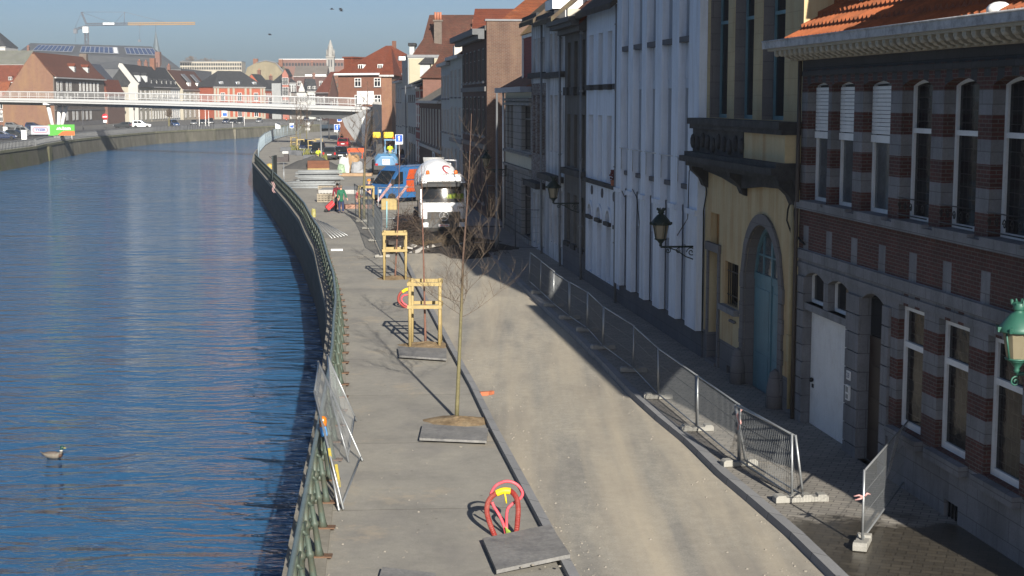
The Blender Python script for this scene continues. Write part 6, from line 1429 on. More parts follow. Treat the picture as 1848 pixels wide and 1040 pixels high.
def loft(mb, secs, m=0, smooth=False, cap=True):     # list of rings of equal length
    k = len(secs[0]); vs = [p for s_ in secs for p in s_]
    fs = [(i*k+j, i*k+(j+1)%k, (i+1)*k+(j+1)%k, (i+1)*k+j) for i in range(len(secs)-1) for j in range(k)]
    if cap: fs += [tuple(reversed(range(k))), tuple((len(secs)-1)*k+j for j in range(k))]
    mb.add(vs, fs, m, smooth)
PT = PAINT('car_black', (.012,.013,.016), .25)
def make_car(name, label, cat='car', L=4.3, W=1.8, H=1.5, hood=.92, suv=False, group=None, rear_box=True, van=False):
    t = thing(name, label, cat, (0,0,0), 0, group); hl = L/2; r = .33 if not suv else .37; zb = .22 if not suv else .28
    hood = hood + (.12 if suv else 0)
    # lower body: rings across x
    def ring(x, w_, z0, z1): return [(x,-w_/2*.93,z0),(x,-w_/2,z0+.18),(x,-w_/2,z1-.14),(x,-w_/2*.90,z1),(x,w_/2*.90,z1),(x,w_/2,z1-.14),(x,w_/2,z0+.18),(x,w_/2*.93,z0)]
    hd = hood if not van else hood+.1
    m_ = MB(); secs = [ring(-hl, W*.86, zb+.12, hd*.96), ring(-hl+.12, W*.96, zb+.03, hd+.02), ring(-hl*.5, W, zb, hd+.03), ring(hl*.35, W, zb, hd+.02), ring(hl*.7, W*.98, zb, hd-.06), ring(hl-.12, W*.92, zb+.02, hd-.18), ring(hl, W*.80, zb+.1, hd-.30)]
    loft(m_, secs)
    # cabin
    xr, xf = (-hl+.08 if rear_box else -hl*.62), hl*.42; tw = W*.74
    if van: xf = hl*.66
    z1 = H
    a = [(xr,-W*.45,hd),(xf,-W*.45,hd),(xf,W*.45,hd),(xr,W*.45,hd)]; rf = .18 if van else .28
    b = [(xr+rf,-tw/2,z1-.04),(xf-(.45 if van else .95),-tw/2,z1-.04),(xf-(.45 if van else .95),tw/2,z1-.04),(xr+rf,tw/2,z1-.04)]
    c = [(xr+rf+.1,-tw/2*.86,z1),(xf-(.45 if van else .95)-.1,-tw/2*.86,z1),(xf-(.45 if van else .95)-.1,tw/2*.86,z1),(xr+rf+.1,tw/2*.86,z1)]
    loft(m_, [a, b, c]); m_.build('body', PT, t, bevel=.03)
    # glass: windscreen, back light, sides (a few mm proud)
    def face(p0, p1, q1, q0, s0, s1, t0, t1, out):
        f = lambda s_, tt: Vector(p0)*(1-s_)*(1-tt)+Vector(p1)*s_*(1-tt)+Vector(q1)*s_*tt+Vector(q0)*(1-s_)*tt + Vector(out)
        return [f(s0,t0), f(s1,t0), f(s1,t1), f(s0,t1)]
    g = MB()
    g.quad(*face(a[1],a[2],b[2],b[1],.05,.95,.06,.94,(.02,0,.012))); g.build('windscreen', M_CGL, t)
    g = MB(); g.quad(*face(a[3],a[0],b[0],b[3],.07,.93,.12,.9,(-.02,0,.008))); g.build('rear_window', M_CGL, t)
    for (p0,p1,q1,q0,o_) in ((a[0],a[1],b[1],b[0],(0,-.02,.005)),(a[2],a[3],b[3],b[2],(0,.02,.005))):
        flip = p0 is a[2]
        g = MB()
        for s0, s1 in (((.1,.44),(.47,.80)) if not flip else ((.2,.53),(.56,.9))): g.quad(*face(p0,p1,q1,q0,s0,s1,.1,.88,o_))
        g.build('side_window', M_CGL, t)
    for x in (-hl*.60, hl*.62):
        for y in (-W/2+.11, W/2-.11): wheel(t, x, y, r, .22)
    for s_ in (-1,1):
        m_ = MB(); m_.bx(hl-.10, s_*W*.34, hd-.34, .12, .34, .16, 0, s_*R(-14)); m_.build('headlight', M_HEAD, t)
        m_ = MB(); m_.bx(-hl+.03, s_*W*.37, hd-.16, .10, .2, .30); m_.build('tail_light', M_TAIL, t)
        m_ = MB(); m_.bx(xf-.35, s_*(W/2+.08), hd+.1, .1, .18, .14); m_.build('mirror', M_PLAST, t)
    m_ = MB(); m_.bx(hl-.0, 0, zb+.3, .03, W*.55, .16); m_.bx(hl-.05,0,hd-.42,.06,W*.42,.12); m_.build('grille', M_PLAST, t)
    m_ = MB(); m_.bx(hl+.025, 0, zb+.3, .02, .52, .11); m_.build('front_plate', M_PLATE, t)
    m_ = MB(); m_.bx(-hl-.015, 0, zb+.42, .03, .52, .11); m_.build('rear_plate', M_PLATE, t)
    return t
def recolor(t, m):
    for c in kids(t):
        if c.name.startswith('body'):
            c.material_slots[0].link = 'OBJECT'; c.material_slots[0].material = m
gR, gL = 'cars in the near street', 'cars parked on the far bank'
CAR = make_car('parked_car', 'black car facing the works, its white plate catching the sun', group=gR)
def gp(u, v, z=0.0): p = G(u, v, 0); p.z = z; return p
CAR.location = gp(615,287); CAR.rotation_euler = (0,0,R(-90+6))
SUV = make_car('parked_car', 'black four-wheel drive facing the camera beside the grey lamp post', L=4.7, W=1.9, H=1.85, suv=True, group=gR); SUV.location = gp(575,284); SUV.rotation_euler = (0,0,R(-84))
VN = make_car('parked_van', 'dark blue van parked by the red brick gable on the far bank', 'van', L=4.9, W=1.95, H=2.1, van=True, group=gL)
P = {'navy': PAINT('car_navy', (.015,.025,.06), .25), 'white': PAINT('car_white', (.80,.80,.79), .3), 'blue': PAINT('car_blue', (.02,.05,.13), .25), 'grey': PAINT('car_grey', (.11,.115,.12), .3), 'red': PAINT('car_red', (.30,.02,.025), .25), 'silver': PAINT('car_silver', (.42,.43,.44), .3, .05, None, 0, .5), 'dark': PAINT('car_dark', (.025,.028,.03), .3)}
def put(proto, u, v, deg, colr, label, group, z=.01):
    c = dup(proto, gp(u, v, z), R(deg), label, group); recolor(c, P[colr]); return c
put(CAR, 597, 288, 92, 'dark', 'dark car showing its tail lights beside the black car', gR)
put(CAR, 621, 267, 91, 'red', 'red car seen from behind, its back window glaring white, under the footbridge end', gR)
put(CAR, 722, 293, -75, 'blue', 'dark blue car behind the blue loader under the shaded houses', gR)
put(SUV, 553, 277, -84, 'navy', 'navy van-like car in the row behind the wooden tree guards', gR)
VN.location = gp(44,226.5,.01); VN.rotation_euler = (0,0,R(-80)); recolor(VN, P['navy'])
for u, v, d, c, pr, l_ in ((221,231,178,'dark',CAR,'black car just left of the white one by the far railing'),(256,231,5,'white',SUV,'white car turned sideways on the far bank, the only white one'),
    (314,229,-60,'blue',SUV,'blue car near the bare pruned tree on the far bank'),(350,226,-80,'grey',CAR,'grey car left of the slim white post on the far bank'),(366,225,-84,'dark',CAR,'dark car between two white posts on the far bank'),
    (380,225,-80,'dark',SUV,'tall dark car to the left of the blue information panel'),(420,224,-95,'dark',CAR,'dark car in front of the orange house beside the tall dark van'),(408,223,-88,'navy',CAR,'navy car left of the yellow post by the orange house'),
    (434,225,-86,'dark',VN,'dark van in front of the orange house'),(468,222,-86,'grey',CAR,'grey car in front of the cream row house'),(553,219,-80,'navy',CAR,'navy car far off past the bend of the river'),(576,219,-80,'grey',CAR,'grey car far off below the footbridge end'),
    (8,252,10,'navy',CAR,'navy car nearest the left edge behind the far railing'),(30,249,-5,'dark',CAR,'dark car next to the white post behind the far railing'),(48,246,5,'grey',SUV,'grey car parked left of the grey banner'),
    (14,224,20,'dark',VN,'dark van at the foot of the red brick gable by the street lantern'),(25,232,0,'grey',CAR,'grey car in the middle row of the far car park'),(62,232,0,'navy',CAR,'navy car in the far car park behind the banners')):
    put(pr, u, v, d, c, l_, gL)
# ---------------- concrete mixer truck
def frame_at(name, label, cat, u, v, rz, group=None): return thing(name, label, cat, gp(u, v, .0), rz, group)
M_TW = PAINT('truck_white', (.80,.80,.79), .35, .05, (.35,.32,.28), .45, 0, 1.3); M_TG = M('truck_grey', (.04,.041,.043), .6, 0, .2, 2, 0, 30, .4, (.13,.12,.10), 1.5, .4)
TR = frame_at('mixer_truck', 'white concrete mixer truck facing the camera at the edge of the dug-up road', 'truck', 801, 428, FRZ - R(90))
# local: -y is forward (towards the camera), +y back
def trk(mb, name, mat, parent=TR, bevel=0.0): return mb.build(name, mat, parent, bevel=bevel)
m_ = MB()
def cring(z, w_, yf, yb): return [(-w_/2,yb,z),(-w_/2,yf+.16,z),(-w_/2+.18,yf,z),(w_/2-.18,yf,z),(w_/2,yf+.16,z),(w_/2,yb,z)]
loft(m_, [cring(.95,2.34,0,1.9), cring(1.35,2.36,-.02,1.9), cring(1.78,2.34,.04,1.9)])
loft(m_, [cring(2.78,2.28,.24,1.9), cring(3.08,2.24,.30,1.9), cring(3.22,2.0,.55,1.85)])
for x in (-1.13,1.13):
    s_ = 1 if x > 0 else -1
    m_.add([(x-.05*1,.20,1.78),(x+.05,.20,1.78),(x+.05*.9,.34,2.78),(x-.05,.34,2.78),(x-.05,.06+.22,1.78),(x+.05,.3,1.78),(x+.05,.42,2.78),(x-.05,.42,2.78)], [(0,1,2,3),(4,7,6,5),(0,4,5,1),(1,5,6,2),(2,6,7,3),(3,7,4,0)])
    m_.box(x-.03*s_-.03, x-.03*s_+.03, 1.25, 1.9, 1.78, 2.79)
m_.box(-1.12,1.12,1.82,1.9,1.78,2.79); trk(m_, 'cab', M_TW)
m_ = MB(); rows_ = 7; cols = 9; vs = []
for i in range(rows_):
    for j in range(cols):
        f, g_ = j/(cols-1)*2-1, i/(rows_-1); vs.append((1.10*f, .045+.235*g_ + .12*f*f - .05*(g_-.5)**2*4*.25, 1.80+.97*g_ ))
fs = [(i*cols+j, i*cols+j+1, (i+1)*cols+j+1, (i+1)*cols+j) for i in range(rows_-1) for j in range(cols-1)]
m_.add(vs, fs, 0, True)
def wscreen():
    m, nt, b = _nt('truck_windscreen'); b.inputs['Base Color'].default_value = rgba((.01,.013,.016)); b.inputs['Roughness'].default_value = .09; b.inputs['Alpha'].default_value = .42; b.inputs['Specular IOR Level'].default_value = .6; return m
trk(m_, 'windscreen', wscreen())
m_ = MB(); m_.box(-1.0,1.0,.5,1.8,1.0,1.4); m_.box(-.9,.9,.32,.5,1.4,1.95); m_.box(-1.05,1.05,1.70,1.815,1.4,2.79); trk(m_, 'cab_interior', M_PLAST)
m_ = MB(); m_.box(-1.14,1.14,-.06,.35,2.62,2.86); m_.box(-1.2,1.2,-.10,.2,2.80,2.9); trk(m_, 'sun_visor', M_PLAST)
for x in (-1.0,1.0): m_ = MB(); m_.box(x-.12,x+.12,-.125,-.102,2.81,2.89); trk(m_, 'marker_lamp', M_HEAD)
m_ = MB(); loft(m_, [cring(.30,2.30,-.02,.9), cring(.5,2.42,-.12,.9), cring(.94,2.40,-.08,.9)]); trk(m_, 'bumper', M_TG)
m_ = MB()
for z in (.98,1.10,1.22): m_.box(-.82,.82,-.07,-.025,z,z+.085)
m_.box(-.86,.86,-.055,-.023,.95,1.32); trk(m_, 'grille', M_TG)
m_ = MB(); k_ = 28
A = Matrix.Rotation(R(90),4,'X')
m_.tube([(.235*math.cos(2*math.pi*i/k_), -.10, 1.10+.235*math.sin(2*math.pi*i/k_)) for i in range(k_)], .026, 6, 0, False, True, True)
for a in (90,210,330):
    c_, s_ = math.cos(R(a)), math.sin(R(a)); nx, nz = -s_, c_
    m_.ext([(.23*c_,-.12,1.10+.23*s_),(.045*nx,-.12,1.10+.045*nz),(-.045*nx,-.12,1.10-.045*nz)], (0,.03,0))
trk(m_, 'star_emblem', M('chrome_silver', (.6,.6,.6), .25, .8, 0))
for s_ in (-1,1):
    m_ = MB(); m_.bx(s_*.96,-.10,.66,.34,.1,.24,0,s_*R(8)); trk(m_, 'headlight', M_HEAD)
    m_ = MB(); m_.bx(s_*1.32,.22,2.3,.22,.14,.78); m_.tube([(s_*1.1,.3,2.72),(s_*1.33,.22,2.72)], .03, 6); m_.tube([(s_*1.1,.3,1.95),(s_*1.33,.22,1.95)], .03, 6); trk(m_, 'mirror', M_PLAST)
    for y in (.9,4.6,6.0):
        m_ = MB(); A_ = Matrix.Rotation(R(90),4,'Y'); m_.lathe([(.3,-.17),(.46,-.17),(.5,-.1),(.5,.1),(.46,.17),(.3,.17)], (s_*1.0,y,.5), 18, axis=A_); tw = m_.build('wheel', M_TYRE, TR)
        m_ = MB(); m_.lathe([(0,-.12),(.3,-.15),(.3,.15),(0,.12)], (s_*1.0,y,.5), 12, axis=A_); m_.build('rim', M_RIM, tw)
m_ = MB(); m_.bx(0,-.135,.62,.56,.02,.13); 
for i, x in enumerate((-.2,-.12,-.05,.04,.11,.18)): m_.bx(x,-.147,.62,.045,.006,.075,1)
trk(m_, 'number_plate', [M_PLATE, M_REDT])
m_ = MB(); text_mb(m_, '1994', .19, (.86,-.035,1.52), (1,0,0), (0,0,1), 0, .012, .003);
trk(m_, 'fleet_number', M('number_black', (.02,.02,.025), .5, 0, 0))
for x in (-.75,.72):
    m_ = MB(); m_.lathe([(.10,3.18),(.10,3.36),(.06,3.42),(0,3.43)], (x,.9,0), 10); trk(m_, 'beacon', M('beacon_orange', (.55,.12,.02), .3, 0, 0))
m_ = MB(); m_.box(-.45,.45,.0,8.0,.7,1.0); m_.box(-1.15,1.15,2.1,2.3,.7,2.0); m_.box(-1.1,1.1,3.9,6.9,1.0,1.12); trk(m_, 'chassis', M_TG)
m_ = MB(); ax = Matrix.Rotation(R(-90+11),4,'X')
m_.lathe([(.55,0),(.95,.25),(1.2,1.1),(1.26,2.0),(1.2,2.9),(.85,4.1),(.5,4.9),(.48,5.0)], (0,2.15,2.15), 28, 0, True, 0, ax)
drum = trk(m_, 'drum', M('drum_white', (.76,.77,.78), .35, 0, .06, 1.2, 0, 30, .5, (.45,.43,.4), 1.0, .4))
tst = ax @ Vector((0,1,0)); sg = 1 if tst.z > 0 else -1
def od(a, t): r_ = interp([(.55,0),(.95,.25),(1.2,1.1),(1.26,2.0),(1.2,2.9)], t)+.004; p = ax @ Vector((r_*math.sin(a), sg*r_*math.cos(a), t)); return (p.x, p.y+2.15, p.z+2.15)
m_ = MB(); m_.tube(smooth([od(.45+.26*math.cos(q), .95+.42*math.sin(q)) for q in [R(z_) for z_ in range(75, 300, 25)]]), .05, 6); trk(m_, 'red_swoosh', M('swoosh_red', (.28,.03,.04), .5, 0, 0), drum)
m_ = MB()
for x in (-.75,.75): m_.tube([(x,6.8,1.1),(x,6.9,3.3)], .05, 6)
m_.tube([(-.75,6.9,3.3),(.75,6.9,3.3)], .05, 6); m_.add([(-.6,6.4,3.9),(.6,6.4,3.9),(.4,7.4,3.2),(-.4,7.4,3.2)], [(0,1,2,3)]); m_.box(.75,.9,5.6,7.0,2.9,3.6); m_.tube([(.3,6.4,3.75),(1.2,5.6,3.75),(1.2,5.6,3.0)], .05, 6); trk(m_, 'hopper_frame', M_TW)
m_ = MB()
for i in range(8): m_.tube([(-1.2,2.15,1.2+.25*i),(-1.2,2.45,1.2+.25*i)], .02, 5)
m_.box(-1.22,-1.18,2.1,2.2,1.1,3.2); trk(m_, 'ladder', M_TG)
# ---------------- blue van with orange side
M_VB = PAINT('van_blue', (.03,.14,.36), .35, .08, (.1,.12,.15), .3); M_VO = M('van_orange_red', (.60,.09,.02), .5, 0, .1, 2)
VAN = frame_at('delivery_van', 'blue high-roofed van with orange red panels, half hidden behind the mixer truck', 'van', 727, 364, R(222))
m_ = MB(); Wv = 2.0
prof = [(-2.9,.35),(2.55,.35),(2.65,.6),(2.55,1.0),(1.95,1.25),(1.15,2.2),(.7,2.5),(-2.85,2.55),(-2.95,2.3)]
k_ = len(prof); 
def vr(y, s_): return [(x*1.0, y, z if z < 1.0 else 1.0+(z-1.0)*s_) for x, z in prof]
loft(m_, [vr(-Wv/2*.94, .97), vr(-Wv/2, .985), vr(0, 1.02), vr(Wv/2, .985), vr(Wv/2*.94, .97)]); m_.build('body', M_VB, VAN, bevel=.04)
for s_ in (-1,1):
    y = s_*(Wv/2+.012)
    m_ = MB(); m_.poly([(1.75,y,1.32),(.75,y,1.32),(.75,y,2.15),(1.05,y,2.15)]); m_.build('side_window', M_CGL, VAN)
    m_ = MB(); m_.poly([(.45,y,.75),(-1.3,y,.75),(-1.3,y,1.55),(.45,y,1.55)]); m_.poly([(.45,y,1.62),(-1.3,y,1.62),(-1.3,y,2.3),(.2,y,2.3)]); m_.build('orange_panel', M_VO, VAN)
    m_ = MB(); m_.bx(1.75, s_*(Wv/2+.16), 1.5, .14, .2, .34); m_.build('mirror', M_PLAST, VAN)
    m_ = MB(); m_.bx(2.52, s_*.78, .86, .2, .26, .24); m_.build('headlight', M_HEAD, VAN)
    for x in (1.7,-1.8): wheel(VAN, x, s_*.88, .35, .24)
m_ = MB(); m_.add([(1.93,-.88,1.30),(1.93,.88,1.30),(1.2,.80,2.17),(1.2,-.80,2.17)], [(0,1,2,3)]); 
for i in range(len(m_.v)): m_.v[i] = (m_.v[i][0]+.03, m_.v[i][1], m_.v[i][2]+.03)
m_.build('windscreen', M_CGL, VAN)
m_ = MB(); m_.box(2.64,2.7,-.7,.7,.42,.62); m_.build('bumper', M_PLAST, VAN)
# ---------------- blue loader seen from behind
M_LB = PAINT('loader_blue', (.10,.27,.48), .4, .1, (.2,.2,.2), .4); M_LY = M('loader_yellow', (.75,.47,.02), .45, 0, .1, 3)
LD_ = frame_at('wheel_loader', 'light blue loader seen from behind with two yellow boxes above its cab', 'loader', 698, 316, FRZ - R(90))
m_ = MB(); loft(m_, [[(-1.15,0,.75),(1.15,0,.75),(1.0,.0,1.35),(.55,0,1.75),(-.55,0,1.75),(-1.0,0,1.35)],[(-1.2,.4,.7),(1.2,.4,.7),(1.1,.4,1.5),(.8,.4,2.0),(-.8,.4,2.0),(-1.1,.4,1.5)],[(-1.2,2.2,.7),(1.2,2.2,.7),(1.1,2.2,1.6),(.9,2.2,2.1),(-.9,2.2,2.1),(-1.1,2.2,1.6)]]); m_.build('body', M_LB, LD_, bevel=.05)
m_ = MB(); m_.box(-1.22,1.22,-.1,.2,.5,.9); m_.build('counterweight', M_PLAST, LD_)
m_ = MB(); m_.bx(-.05,-.03,1.25,.7,.03,.5); m_.build('number_plate', M_PLATE, LD_)
m_ = MB()
for i, x in enumerate((-.25,-.08,.1,.26)): m_.bx(x-.05,-.05,1.38,.1,.006,.1)
m_.build('plate_letters', M_REDT, LD_)
m_ = MB(); x0, x1 = -.05, 1.0
for x in (x0, x1):
    for y in (1.6,3.0): m_.box(x-.05,x+.05,y-.05,y+.05,1.9,3.2)
m_.box(x0-.08,x1+.08,1.5,3.1,3.2,3.34); m_.box(x0,x1,2.9,3.0,1.9,2.3); m_.build('cab', M_LB, LD_)
for x0_, x1_ in ((-1.15,-.4),(-.1,.85)):
    m_ = MB(); m_.box(x0_,x1_,3.2,4.2,3.4,3.98); m_.build('yellow_box', M_LY, LD_, bevel=.08)
m_ = MB(); m_.box(-.75,-.3,1.0,5.5,2.0,2.5); m_.tube([(-.75,3.7,2.3),(-.75,3.7,3.4)], .1, 6); m_.tube([(.4,3.7,2.3),(.4,3.7,3.5)], .06, 6); m_.box(-.95,-.35,.6,1.5,1.9,2.9); m_.build('boom', M_PLAST, LD_)
for s_ in (-1,1):
    for y in (.7,3.0):
        m_ = MB(); A_ = Matrix.Rotation(R(90),4,'Y'); m_.lathe([(.3,-.22),(.62,-.22),(.68,-.12),(.68,.12),(.62,.22),(.3,.22)], (s_*1.05,y,.68), 18, axis=A_); tw = m_.build('wheel', M_TYRE, LD_)
        m_ = MB(); m_.lathe([(0,-.16),(.3,-.2),(.3,.2),(0,.16)], (s_*1.05,y,.68), 12, axis=A_); m_.build('rim', M_LB, tw)
    m_ = MB(); m_.bx(s_*.95,-.02,1.0,.26,.06,.18); m_.build('tail_light', M_TAIL, LD_)
m_ = MB(); m_.lathe([(.1,0),(.1,.2),(0,.28)], (.75,2.0,3.34), 8); m_.build('beacon', _C['beacon_orange'], LD_)
# ================================================================ people
SKIN = M('skin', (.50,.29,.20), .6, 0, .06, 5)
def skin_mesh(name, chains, mat, parent, sub=1):
    vs = []; es = []; rs = []; idx = {}
    def vid(p, r):
        k = (round(p[0],3), round(p[1],3), round(p[2],3))
        if k not in idx: idx[k] = len(vs); vs.append(p); rs.append(r)
        return idx[k]
    for ch in chains:
        pv = None
        for p, r in ch:
            i = vid(p, r)
            if pv is not None and pv != i: es.append((pv, i))
            pv = i
    me = bpy.data.meshes.new(name); me.from_pydata(vs, es, []); me.materials.append(mat)
    o = bpy.data.objects.new(name, me); COL.objects.link(o); o.parent = parent
    sk = o.modifiers.new('s', 'SKIN'); sk.use_smooth_shade = True
    for i, r in enumerate(rs): me.skin_vertices[0].data[i].radius = (r, r)
    me.skin_vertices[0].data[0].use_root = True
    if sub: q = o.modifiers.new('u', 'SUBSURF'); q.levels = sub; q.render_levels = sub
    return o
def person(label, loc, rz, top, legs, hair=(.03,.02,.015), stride=.12, lean=.0, arms='down', H=1.74, sit=False, helmet=None, coat=False, group=None):
    """faces local -y"""
    t = thing('person', label, 'person', loc, rz, group); k = H/1.74
    S = lambda x, y, z: (x*k, y*k - lean*max(0, z-.9)*k, z*k)
    hz = .93
    kn = .48 if not sit else .52
    hipL, hipR = S(.09,0,hz-.05), S(-.09,0,hz-.05)
    if sit:
        legL = [(S(0,0,hz),.13),(hipL,.10),(S(.11,-.42,hz-.02),.075),(S(.11,-.5,.5),.05),(S(.11,-.62,.46),.045)]
        legR = [(S(0,0,hz),.13),(hipR,.10),(S(-.11,-.42,hz-.02),.075),(S(-.11,-.5,.5),.05),(S(-.11,-.62,.46),.045)]
    else:
        legL = [(S(0,0,hz),.13),(hipL,.095),(S(.10,-stride*.55,kn),.062),(S(.10,-stride*.7,.09),.042),(S(.11,-stride*.7-.15,.04),.04)]
        legR = [(S(0,0,hz),.13),(hipR,.095),(S(-.10,stride*.25,kn),.062),(S(-.10,stride,.09),.042),(S(-.11,stride-.14,.04),.04)]
    sh = 1.42
    if arms == 'down':
        aL = [(S(.19,0,sh),.055),(S(.25,.03,1.15),.046),(S(.25,-.08,.90),.034),(S(.25,-.11,.82),.030)]
        aR = [(S(-.19,0,sh),.055),(S(-.25,.04,1.15),.046),(S(-.25,-.06,.90),.034),(S(-.25,-.09,.82),.030)]
    elif arms == 'trolley':
        aL = [(S(.19,0,sh),.055),(S(.24,.06,1.15),.046),(S(.24,.16,.95),.034),(S(.24,.2,.88),.030)]
        aR = [(S(-.19,0,sh),.055),(S(-.26,.08,1.15),.046),(S(-.32,.2,.95),.034),(S(-.34,.24,.88),.030)]
    else:
        aL = [(S(.19,0,sh),.055),(S(.27,-.10,1.2),.046),(S(.16,-.36,1.18),.034),(S(.13,-.43,1.2),.030)]
        aR = [(S(-.19,0,sh),.055),(S(-.27,-.10,1.2),.046),(S(-.16,-.36,1.18),.034),(S(-.13,-.43,1.2),.030)]
    spine = [(S(0,0,hz),.13),(S(0,.01,1.12),.125),(S(0,.01,1.3),.14),(S(0,0,1.45),.075),(S(0,-.015,1.52),.052),(S(0,-.025,1.57),.058),(S(0,-.02,1.64),.085),(S(0,-.015,1.71),.06)]
    shj = S(0,.0,1.42)
    hands = []
    for a, s_ in ((aL, 1), (aR, -1)):
        w_, wr = Vector(a[-1][0]), Vector(a[-2][0]); d = (w_-wr).normalized(); x = d.orthogonal().normalized()
        for i in range(4):
            off = x*(i-1.5)*.017*k; hands.append([(a[-1][0],.030),(tuple(w_+off+d*.045*k),.010),(tuple(w_+off*1.2+d*(.085+.012*(1-abs(i-1.4)))*k),.008)])
        hands.append([(a[-1][0],.030),(tuple(w_+d.cross(x)*.035*k+d*.03*k),.010),(tuple(w_+d.cross(x)*.045*k+d*.06*k),.009)])
    nose = [(S(0,-.02,1.64),.085),(S(0,-.115,1.625),.014)]
    ears = [[(S(0,-.02,1.64),.085),(S(e*.085,-.01,1.64),.016)] for e in (-1,1)]
    skin_mesh('body', [spine, legL, legR, [(S(0,.01,1.3),.14)] + aL, [(S(0,.01,1.3),.14)] + aR, nose] + ears + hands, SKIN, t)
    cl = [[(p, r+.022) for p, r in spine[:4]]] + [[(S(0,.01,1.3),.162)] + [(p, r+.02) for p, r in a[:3]] for a in (aL, aR)]
    if coat: cl.append([(S(0,0,hz),.155),(S(0,.0,.72),.20)])
    skin_mesh('jacket', cl, top, t)
    skin_mesh('trousers', [[(S(0,.0,1.0),.15),(S(0,0,hz),.15)]] + [[(S(0,0,hz),.15)] + [(p, r+.022) for p, r in l_[1:4]] for l_ in (legL, legR)], legs, t)
    for l_ in (legL, legR):
        a, b = Vector(l_[3][0]), Vector(l_[4][0]); m_ = MB(); m_.tube([a+Vector((0,.05,-.03)), a+(b-a)*.5+Vector((0,0,-.01)), b], [.05,.052,.035], 8); m_.build('shoe', M_PLAST, t)
    m_ = MB(); hc = Vector(S(0,-.012,1.665))
    if helmet is not None:
        m_.lathe([(.135,0),(.13,.02),(.118,.03),(.105,.085),(.06,.125),(0,.135)], tuple(hc+Vector((0,-.01,.02))), 14); m_.build('helmet', helmet, t)
    else:
        m_.ball(hc+Vector((0,.022,.014)), .098*k, .098*k, .092*k, 12, 8); m_.build('hair', M('hair_%d' % int(hair[0]*1000), hair, .7, 0, .2, 20), t)
    for e in (-1,1):
        m_ = MB(); m_.ball(Vector(S(e*.032,-.099,1.65)), .010, .006, .008, 6, 4); m_.build('eye', M_PLAST, t)
    m_ = MB(); m_.bx(*S(0,-.099,1.585), .045, .012, .010); m_.build('mouth', M('lips', (.35,.12,.10), .6), t)
    return t
J = lambda n, c: M(n, c, .85, 0, .15, 6, .2, 30)
HV = J('hi_vis_yellow', (.62,.80,.03)); HVG = J('hi_vis_green', (.10,.65,.08)); M_NAVY = J('navy_trousers', (.025,.035,.09)); M_DKT = J('dark_trousers', (.02,.02,.025))
person('person in a dark green coat and navy trousers pulling a red trolley', gp(616,385), R(200), J('dark_green_coat', (.015,.11,.06)), M_NAVY, (.16,.11,.08), .10, .0, 'trolley', 1.74, coat=True)
person('dark-haired person in a maroon jacket walking beside the one in green', gp(609,381), R(195), J('maroon_jacket', (.16,.02,.03)), M_DKT, (.02,.015,.012), .1, 0, 'down', 1.78)
person('worker in a yellow hi-vis jacket bending near the dark gravel heap', gp(573,296), R(30), HV, HV, (.06,.04,.03), .05, .55, 'front', 1.76)
person('worker in a bright green hi-vis top beside the truck drum', gp(787,309,.45), R(170), HVG, HVG, (.03,.02,.02), .08, .15, 'front', 1.76)
person('person in dark clothes walking near the one-way sign under the footbridge', gp(617,262), R(10), M_DKT, M_DKT, (.02,.02,.02), .2)
person('person in a red jacket far off on the opposite quay', gp(517,222), R(60), J('red_jacket', (.62,.05,.02)), M_DKT, (.05,.04,.03), .15)
MOR = M('helmet_orange', (.80,.22,.02), .4)
person('worker with orange helmet standing behind the dark mesh fence', gp(666,372), R(150), J('navy_workwear', (.03,.04,.10)), M_NAVY, stride=.05, helmet=MOR, arms='front')
person('bare-headed worker in a red top kneeling behind the mesh fences', gp(645,372,-.55), R(90), J('red_top', (.45,.06,.05)), M_NAVY, (.05,.025,.015), 0, 0, 'front', 1.72)
o = TR.location
p = TR.matrix_basis @ Vector((0,0,0))
bpy.context.view_layer.update()
person('driver in yellow hi-vis sitting behind the truck windscreen', TR.matrix_world @ Vector((.52,1.15,.78)), FRZ - R(90), HV, HV, sit=True, arms='front', H=1.7)
person('passenger in yellow hi-vis beside the truck driver', TR.matrix_world @ Vector((.92,1.2,.78)), FRZ - R(90), HV, HV, sit=True, arms='front', H=1.66)
person('loader operator in yellow hi-vis seen from behind in the blue cab', LD_.matrix_world @ Vector((.45,2.4,1.2)), FRZ + R(90), HV, M_DKT, sit=True, arms='front', H=1.7)
# shopping trolley
p = gp(596,383); t = thing('shopping_trolley', 'red wheeled shopping trolley tilted behind the person in green', 'trolley', p, R(20))
m_ = MB(); m_.bx(0,0,.42,.34,.26,.62,0,0,0,R(48)); m_.build('bag', M('trolley_red', (.42,.03,.035), .7, 0, .15, 8), t, bevel=.04)
m_ = MB(); m_.tube([(-.28,-.12,.12),(.34,-.12,.72),(.5,-.06,.88),(.5,.06,.88),(.34,.12,.72),(-.28,.12,.12)], .014, 6); m_.build('frame', M_GALV, t)
for y in (-.17,.17):
    m_ = MB(); m_.lathe([(0,-.02),(.08,-.02),(.09,0),(.08,.02),(0,.02)], (-.28,y,.09), 12, axis=Matrix.Rotation(R(90),4,'X')); m_.build('wheel', M_TYRE, t)
